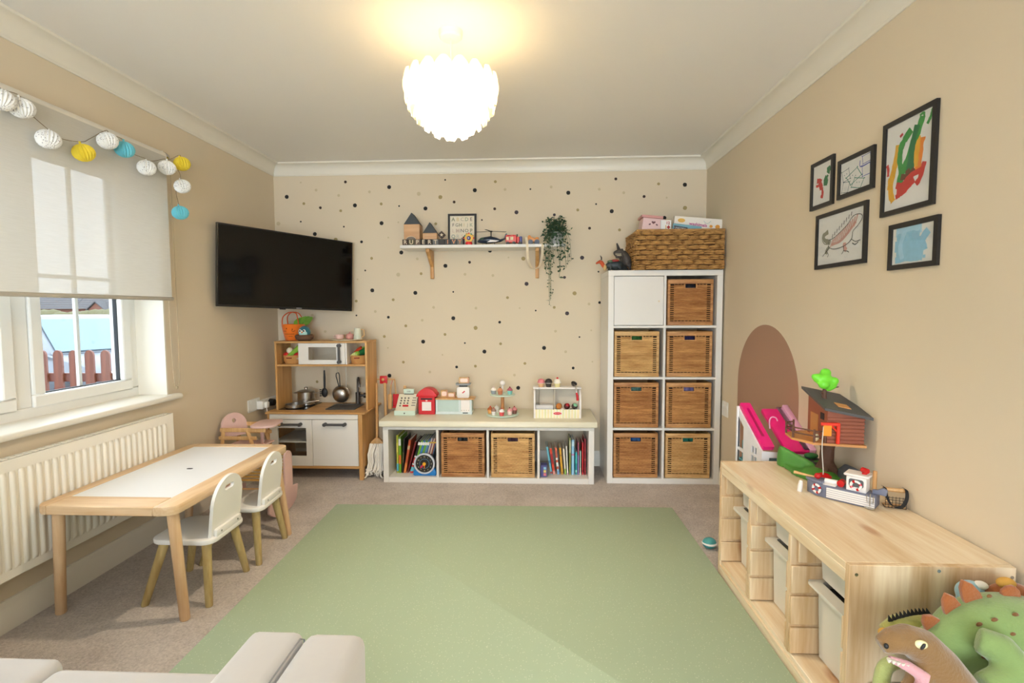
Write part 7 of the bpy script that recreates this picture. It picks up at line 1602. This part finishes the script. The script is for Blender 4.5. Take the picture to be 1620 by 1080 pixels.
# boat (local +x = stern)
bt = thing('toy_fishing_boat', 'grey and white wooden toy fishing boat with red lifebelts on the pine unit', 'toy boat', (1.112, 1.825, UT), math.radians(-45))
M_HULL = mat('blue_grey_paint', (118, 122, 142), 0.5)
P = [(-0.12, 0.0), (-0.085, -0.028), (-0.03, -0.036), (0.1, -0.036), (0.1, 0.036), (-0.03, 0.036), (-0.085, 0.028)]
hu = obj('hull', MB().prism(P, 0.0, 0.046, 'z', b=0.003), M_HULL, bt)
obj('bow_block', MB().prism([(-0.125, 0.0), (-0.085, -0.026), (-0.06, -0.03), (-0.06, 0.03), (-0.085, 0.026)], 0.046, 0.056, 'z', b=0.002), M_HULL, bt)
pn = obj('side_panel', MB().box(-0.045, 0.1, -0.0395, -0.0362, 0.006, 0.042, 0.001), M_TW, bt)
for k in range(4): obj('plank_line', MB().box(-0.044, 0.0995, -0.0402, -0.0394, 0.0125 + k * 0.0075, 0.0135 + k * 0.0075), M_HULL, pn, smooth=False)
def belt(par, loc, rot, r):
    mb = MB().at(loc, rot); pts = [(r * math.cos(2 * PI * i / 24), r * math.sin(2 * PI * i / 24), 0) for i in range(24)]
    mb.tube(pts, r * 0.3, 8, True); o = obj('lifebelt', mb, M_TW, par)
    for k in range(4): obj('belt_stripe', MB().at(loc, rot).tube([((r) * math.cos(PI / 2 * k + a), r * math.sin(PI / 2 * k + a), 0) for a in (0.2, 0.45, 0.7)], r * 0.33, 8), mat('red_gloss'), o)
belt(bt, (-0.078, -0.033, 0.028), (PI / 2, 0, -0.42), 0.014)
ca = obj('cabin', MB().box(0.012, 0.072, -0.026, 0.026, 0.046, 0.098, 0.002), M_TW, bt)
obj('cabin_roof', MB().box(0.004, 0.08, -0.031, 0.031, 0.098, 0.107, 0.003), M_TW, bt)
obj('cabin_window', MB().prism(rrect(0.02, 0.064, 0.062, 0.09, 0.007), -0.0268, -0.0258, 'y'), mat('smoked_window', (92, 96, 100), 0.3), ca, smooth=False)
obj('roof_light', MB().cyl((0.06, 0, 0.107), (0.06, 0, 0.113), 0.008, n=12).cyl((0.052, 0.006, 0.12), (0.07, -0.006, 0.12), 0.009, n=12), mat('red_gloss'), bt)
belt(bt, (0.042, -0.0285, 0.068), (PI / 2, 0, 0), 0.0145)
obj('funnel', MB().cyl((0.088, 0.01, 0.046), (0.088, 0.01, 0.122), 0.0065, n=12), M_BR, bt)
obj('stern_bracket', MB().prism([(0.085, 0.046), (0.125, 0.046), (0.128, 0.066), (0.115, 0.072), (0.1, 0.062), (0.085, 0.06)], -0.006, 0.006, 'y', b=0.002), M_HULL, bt)
obj('winch', MB().cyl((-0.008, -0.012, 0.058), (-0.008, 0.012, 0.058), 0.012, n=14), mat('red_gloss'), bt)
obj('winch_drum', MB().cyl((-0.06, 0, 0.055), (-0.02, 0, 0.056), 0.009, n=12).box(-0.06, -0.02, -0.025, 0.025, 0.046, 0.049), M_TW, bt)
obj('fender', MB().ell((-0.085, 0.0, 0.066), (0.011, 0.011, 0.011), 12, 8), mat('red_gloss'), bt)
obj('oar', MB().tube([(-0.165, 0.0, 0.062), (-0.12, 0.0, 0.06), (-0.09, 0.01, 0.058)], [0.006, 0.004, 0.003], 8), M_BR, bt)
obj('anchor', MB().tube([(0.088, -0.043, 0.012), (0.088, -0.043, 0.055)], 0.0015, 6).tube([(0.088 + 0.014 * math.cos(t), -0.043 - 0.006 * math.sin(t) - 0.004, 0.006) for t in [2 * PI * i / 14 for i in range(14)]], 0.0025, 6, True).tube([(0.078, -0.043, 0.05), (0.08, -0.044, 0.025), (0.098, -0.044, 0.025), (0.098, -0.043, 0.05)], 0.0012, 5), M_STEEL, bt)
# fishing net cage
cg = thing('toy_net_basket', 'black strapped wire toy net basket behind the boat', 'toy net', (1.246, 1.765, UT), math.radians(-20))
wr_ = MB()
for k in range(7): wr_.cyl((-0.03 + k * 0.01, -0.02, 0.001), (-0.03 + k * 0.01, 0.02, 0.001), 0.0008, n=4).cyl((-0.03 + k * 0.01, -0.02, 0.001), (-0.03 + k * 0.01, -0.02, 0.04), 0.0008, n=4)
for k in range(5): wr_.cyl((-0.03, -0.02, 0.001 + k * 0.009), (0.03, -0.02, 0.001 + k * 0.009), 0.0008, n=4)
o = obj('wire_mesh', wr_, mat('dark_wire', (60, 58, 56), 0.5, 0.5), cg); o['kind'] = 'stuff'
obj('wooden_bar', MB().cyl((-0.034, 0.0, 0.058), (0.034, 0.0, 0.058), 0.007, n=10), M_BR, cg); obj('wooden_base', MB().box(-0.03, 0.03, -0.012, 0.012, 0.0, 0.006), M_BR, cg)
for s_ in (-1, 1):
    pts = bez([(s_ * 0.03, 0.018, 0.062), (s_ * 0.03, -0.012, 0.064), (s_ * 0.028, -0.026, 0.04), (s_ * 0.016, -0.032, 0.014), (0, -0.034, 0.008)], 5); V = []; F = []
    for p in pts: V += [p + Vector((-0.005, 0, 0.003)), p + Vector((0.005, 0, -0.003)), p + Vector((0.005, -0.0015, -0.002)), p + Vector((-0.005, -0.0015, 0.004))]
    for i in range(len(pts) - 1):
        for k in range(4): F.append((4 * i + k, 4 * i + (k + 1) % 4, 4 * i + 4 + (k + 1) % 4, 4 * i + 4 + k))
    obj('strap', MB().raw(V, F), M_BLK, cg)

# small turquoise toy on the carpet by the unit
t = thing('toy_block', 'small turquoise toy on the carpet behind the pine unit corner', 'toy', (0.885, 2.52, 0))
obj('shell', MB().ell((0, 0, 0.028), (0.035, 0.03, 0.028), 14, 9), mat('turquoise_dark', (70, 150, 150), 0.5), t); obj('band', MB().lathe([(0.034, 0.024), (0.037, 0.028), (0.034, 0.033)], (0, 0, 0), 16), M_TW, t)

# ------------------------------------------------------------------ soft toys heaped in a black tub
tb_ = thing('toy_tub', 'black fabric tub holding soft toys in front of the pine unit', 'tub', (1.09, 1.11, 0))
obj('tub_wall', MB().box(0.9, 1.272, 0.89, 0.905, 0, 0.2, 0.004).box(0.9, 1.272, 1.32, 1.335, 0, 0.2, 0.004).box(0.9, 0.915, 0.905, 1.32, 0, 0.2, 0.004).box(1.257, 1.272, 0.905, 1.32, 0, 0.2, 0.004), M_BLK, tb_, True)
obj('tub_base', MB().box(0.915, 1.257, 0.905, 1.32, 0.0, 0.19, 0.004), M_BLK, tb_, True)
bq = thing('black_cushion', 'black plush cushion under the soft toys in the tub', 'cushion', (1.09, 1.1, 0.19))
obj('pad', MB().ell((1.09, 1.11, 0.265), (0.16, 0.19, 0.075), 20, 12), mat('black_plush', (24, 24, 26), 0.95, sheen=0.3), bq, True); obj('seam', MB().tube([(1.09 + 0.161 * math.cos(t), 1.11 + 0.191 * math.sin(t), 0.265) for t in [2 * PI * i / 32 for i in range(32)]], 0.003, 6, True), M_BLK, bq, True)
def plush(name, col, var=(30, 0.06)): return mat(name, col, 0.95, sheen=0.5, bump=(160, 0.25), var=var)
M_SGR = plush('green_plush', (134, 160, 96)); M_BRN = plush('brown_plush', (140, 106, 64)); M_RUST = plush('rust_plush', (162, 92, 44)); M_OLV = plush('olive_plush', (172, 170, 92)); M_SPOT = plush('spot_brown', (124, 84, 42))
sg = thing('stegosaur_plush', 'big green plush stegosaur with rust back plates and brown spots', 'soft toy', (1.08, 1.17, 0.292))
mb = MB().ell((1.10, 1.18, 0.425), (0.165, 0.095, 0.112), 20, 14)
mb.tube([(1.01, 1.18, 0.43), (0.955, 1.18, 0.41), (0.90, 1.18, 0.385)], [0.078, 0.052, 0.042], 14)
mb.tube([(1.2, 1.18, 0.43), (1.24, 1.19, 0.40)], [0.065, 0.035], 12)
organic('body', mb, M_SGR, sg, True, 0.008, 8)
organic('front_leg', MB().tube([(0.965, 1.10, 0.485), (0.995, 1.08, 0.478), (1.012, 1.062, 0.452), (0.99, 1.05, 0.425), (0.94, 1.045, 0.412)], [0.028, 0.034, 0.037, 0.037, 0.031], 14), M_SGR, sg, True, 0.006, 5)
organic('rear_leg', MB().tube([(1.15, 1.085, 0.44), (1.17, 1.06, 0.39), (1.16, 1.05, 0.34)], [0.04, 0.042, 0.042], 12), M_SGR, sg, True, 0.008, 5)
for k in range(3): obj('claw', MB().ell((0.912, 1.03 + 0.012 * k, 0.408), (0.005, 0.005, 0.004), 8, 6), mat('claw_white', (220, 214, 200), 0.6), sg, True)
for (x, z, h, lean) in ((0.950, 0.448, 0.046, -0.75), (0.99, 0.484, 0.058, -0.42), (1.034, 0.512, 0.066, -0.5), (1.11, 0.53, 0.03, 0.3), (1.165, 0.515, 0.03, 0.9)):
    obj('back_plate', MB().at((x, 1.19, z), (0, lean, 0)).prism([(-0.02, 0), (-0.021, h * 0.35), (-0.014, h * 0.75), (0, h), (0.014, h * 0.75), (0.021, h * 0.35), (0.02, 0)], -0.006, 0.006, 'y', b=0.003), M_RUST, sg, True)
for (x, z, r_) in ((0.985, 0.462, 0.006), (1.01, 0.482, 0.007), (1.03, 0.508, 0.006), (1.05, 0.49, 0.005), (1.075, 0.52, 0.006), (1.1, 0.508, 0.005), (1.13, 0.512, 0.009), (1.145, 0.486, 0.008), (1.02, 0.44, 0.005), (1.17, 0.49, 0.008), (0.99, 0.44, 0.006), (1.0, 0.495, 0.006), (1.045, 0.465, 0.006), (1.06, 0.535, 0.005)):
    k_ = 1 - ((x - 1.10) / 0.165) ** 2 - ((z - 0.425) / 0.112) ** 2
    k2_ = 0.076 ** 2 - (z - 0.43) ** 2; ys = min(1.18 - 0.095 * math.sqrt(max(k_, 0.0)), 1.18 - (math.sqrt(max(k2_, 0)) if x < 1.03 else 0)) + 0.003
    obj('spot', MB().ell((x, ys, z), (r_ * 1.3, r_ * 0.5, r_), 10, 7), M_SPOT, sg, True)
tr_ = thing('tyrannosaur_plush', 'brown plush dinosaur with an open pink mouth and yellow eye', 'soft toy', (0.9, 1.04, 0.292))
mb = MB().tube([(0.712, 1.03, 0.512), (0.735, 1.03, 0.524), (0.765, 1.035, 0.524), (0.80, 1.04, 0.508), (0.835, 1.045, 0.465), (0.875, 1.05, 0.40), (0.91, 1.06, 0.34)], [0.017, 0.024, 0.030, 0.036, 0.045, 0.056, 0.062], 16)
mb.tube([(0.80, 1.035, 0.468), (0.785, 1.025, 0.438), (0.755, 1.015, 0.41), (0.73, 1.01, 0.4)], [0.026, 0.022, 0.018, 0.012], 12)
organic('body', mb, M_BRN, tr_, True, 0.005, 5)
M_MPK = plush('pink_mouth', (222, 164, 170))
organic('mouth_lining', MB().tube([(0.722, 1.018, 0.494), (0.755, 1.014, 0.482), (0.782, 1.006, 0.466), (0.772, 1.0, 0.444), (0.752, 0.993, 0.424)], [0.007, 0.011, 0.014, 0.012, 0.010], 10), M_MPK, tr_, True, 0.004, 3)
for k in range(6): obj('tooth', MB().at((0.716 + k * 0.009, 1.009, 0.499 - k * 0.0025), (PI, 0, 0)).lathe([(0.0045, 0), (0.0032, 0.005), (0.0005, 0.009)], (0, 0, 0), 8), mat('plush_tooth', (234, 228, 214), 0.9), tr_, True)
for k in range(3): obj('tooth', MB().at((0.742 + k * 0.011, 0.996, 0.42 + k * 0.005)).lathe([(0.0045, 0), (0.0032, 0.005), (0.0005, 0.009)], (0, 0, 0), 8), mat('plush_tooth'), tr_, True)
ey = obj('eye', MB().at((0.776, 1.008, 0.531), (0, 0, -0.15)).ell((0, 0, 0), (0.0125, 0.006, 0.009), 14, 9), mat('eye_cream', (234, 228, 180), 0.3), tr_, True)
obj('pupil', MB().at((0.7755, 1.0015, 0.531), (0, 0.5, -0.15)).ell((0, 0, 0), (0.0034, 0.0024, 0.0078), 10, 7), M_BKP, ey, True)
obj('nostril', MB().ell((0.713, 1.014, 0.522), (0.0045, 0.004, 0.0055), 10, 7), M_BKP, tr_, True)
sd_ = thing('crested_plush', 'small green plush dinosaur with a black toothed crest behind the brown one', 'soft toy', (0.94, 1.25, 0.26))
mb = MB().tube([(0.872, 1.25, 0.4), (0.905, 1.25, 0.414), (0.95, 1.255, 0.414), (0.985, 1.265, 0.35), (1.0, 1.27, 0.29)], [0.018, 0.028, 0.034, 0.04, 0.045], 12)
organic('body', mb, M_OLV, sd_, True, 0.005, 4)
obj('snout', MB().ell((0.866, 1.24, 0.404), (0.014, 0.013, 0.011), 12, 8), mat('amber_plush', (214, 164, 78), 0.9), sd_, True)
for k in range(11):
    t = k / 10; x = 0.882 + 0.09 * t; z = 0.437 + 0.02 * math.sin(t * PI * 0.55)
    obj('crest_tooth', MB().at((x, 1.245, z), (0, -0.2, 0)).prism([(-0.0055, -0.006), (0.0055, -0.006), (-0.002, 0.010)], -0.002, 0.002, 'y'), mat('black_felt', (36, 34, 34), 0.95), sd_, True, False)
dr_ = thing('green_plush_tail', 'pale green plush tail hanging over the tub edge below the brown dinosaur', 'soft toy', (0.8, 1.06, 0.3))
organic('tail', MB().tube(bez([(0.80, 1.10, 0.43), (0.765, 1.09, 0.42), (0.745, 1.07, 0.37), (0.735, 1.05, 0.31), (0.735, 1.04, 0.25)], 4), [0.014 + 0.0004 * k for k in range(17)], 10), plush('pale_green_plush', (176, 186, 116)), dr_, True, 0.004, 4)
obj('tail_tip', MB().ell((0.735, 1.04, 0.245), (0.021, 0.021, 0.012), 12, 7), plush('pale_green_plush', (176, 186, 116)), dr_, True)
br = thing('giraffe_plush', 'tan and rust plush animal lying behind the stegosaur', 'soft toy', (1.18, 1.29, 0.3))
organic('body', MB().ell((1.2, 1.285, 0.46), (0.07, 0.035, 0.055), 14, 9).tube([(1.2, 1.285, 0.45), (1.15, 1.285, 0.4), (1.12, 1.285, 0.33)], [0.04, 0.04, 0.04], 10), M_RUST, br, True, 0.007, 5)
obj('tuft', MB().ell((1.185, 1.28, 0.515), (0.022, 0.016, 0.014), 12, 8), mat('amber_plush'), br, True)
bu = thing('blue_plush', 'pale blue and white plush toy peeping out behind the stegosaur plates', 'soft toy', (1.12, 1.3, 0.3))
organic('body', MB().ell((1.115, 1.30, 0.48), (0.035, 0.025, 0.03), 12, 8).tube([(1.115, 1.3, 0.47), (1.1, 1.3, 0.4), (1.08, 1.3, 0.33)], [0.025, 0.025, 0.03], 10), plush('sky_plush', (160, 198, 214)), bu, True, 0.006, 4)
obj('white_patch', MB().ell((1.135, 1.292, 0.502), (0.016, 0.014, 0.01), 10, 7), mat('white_plush'), bu, True)
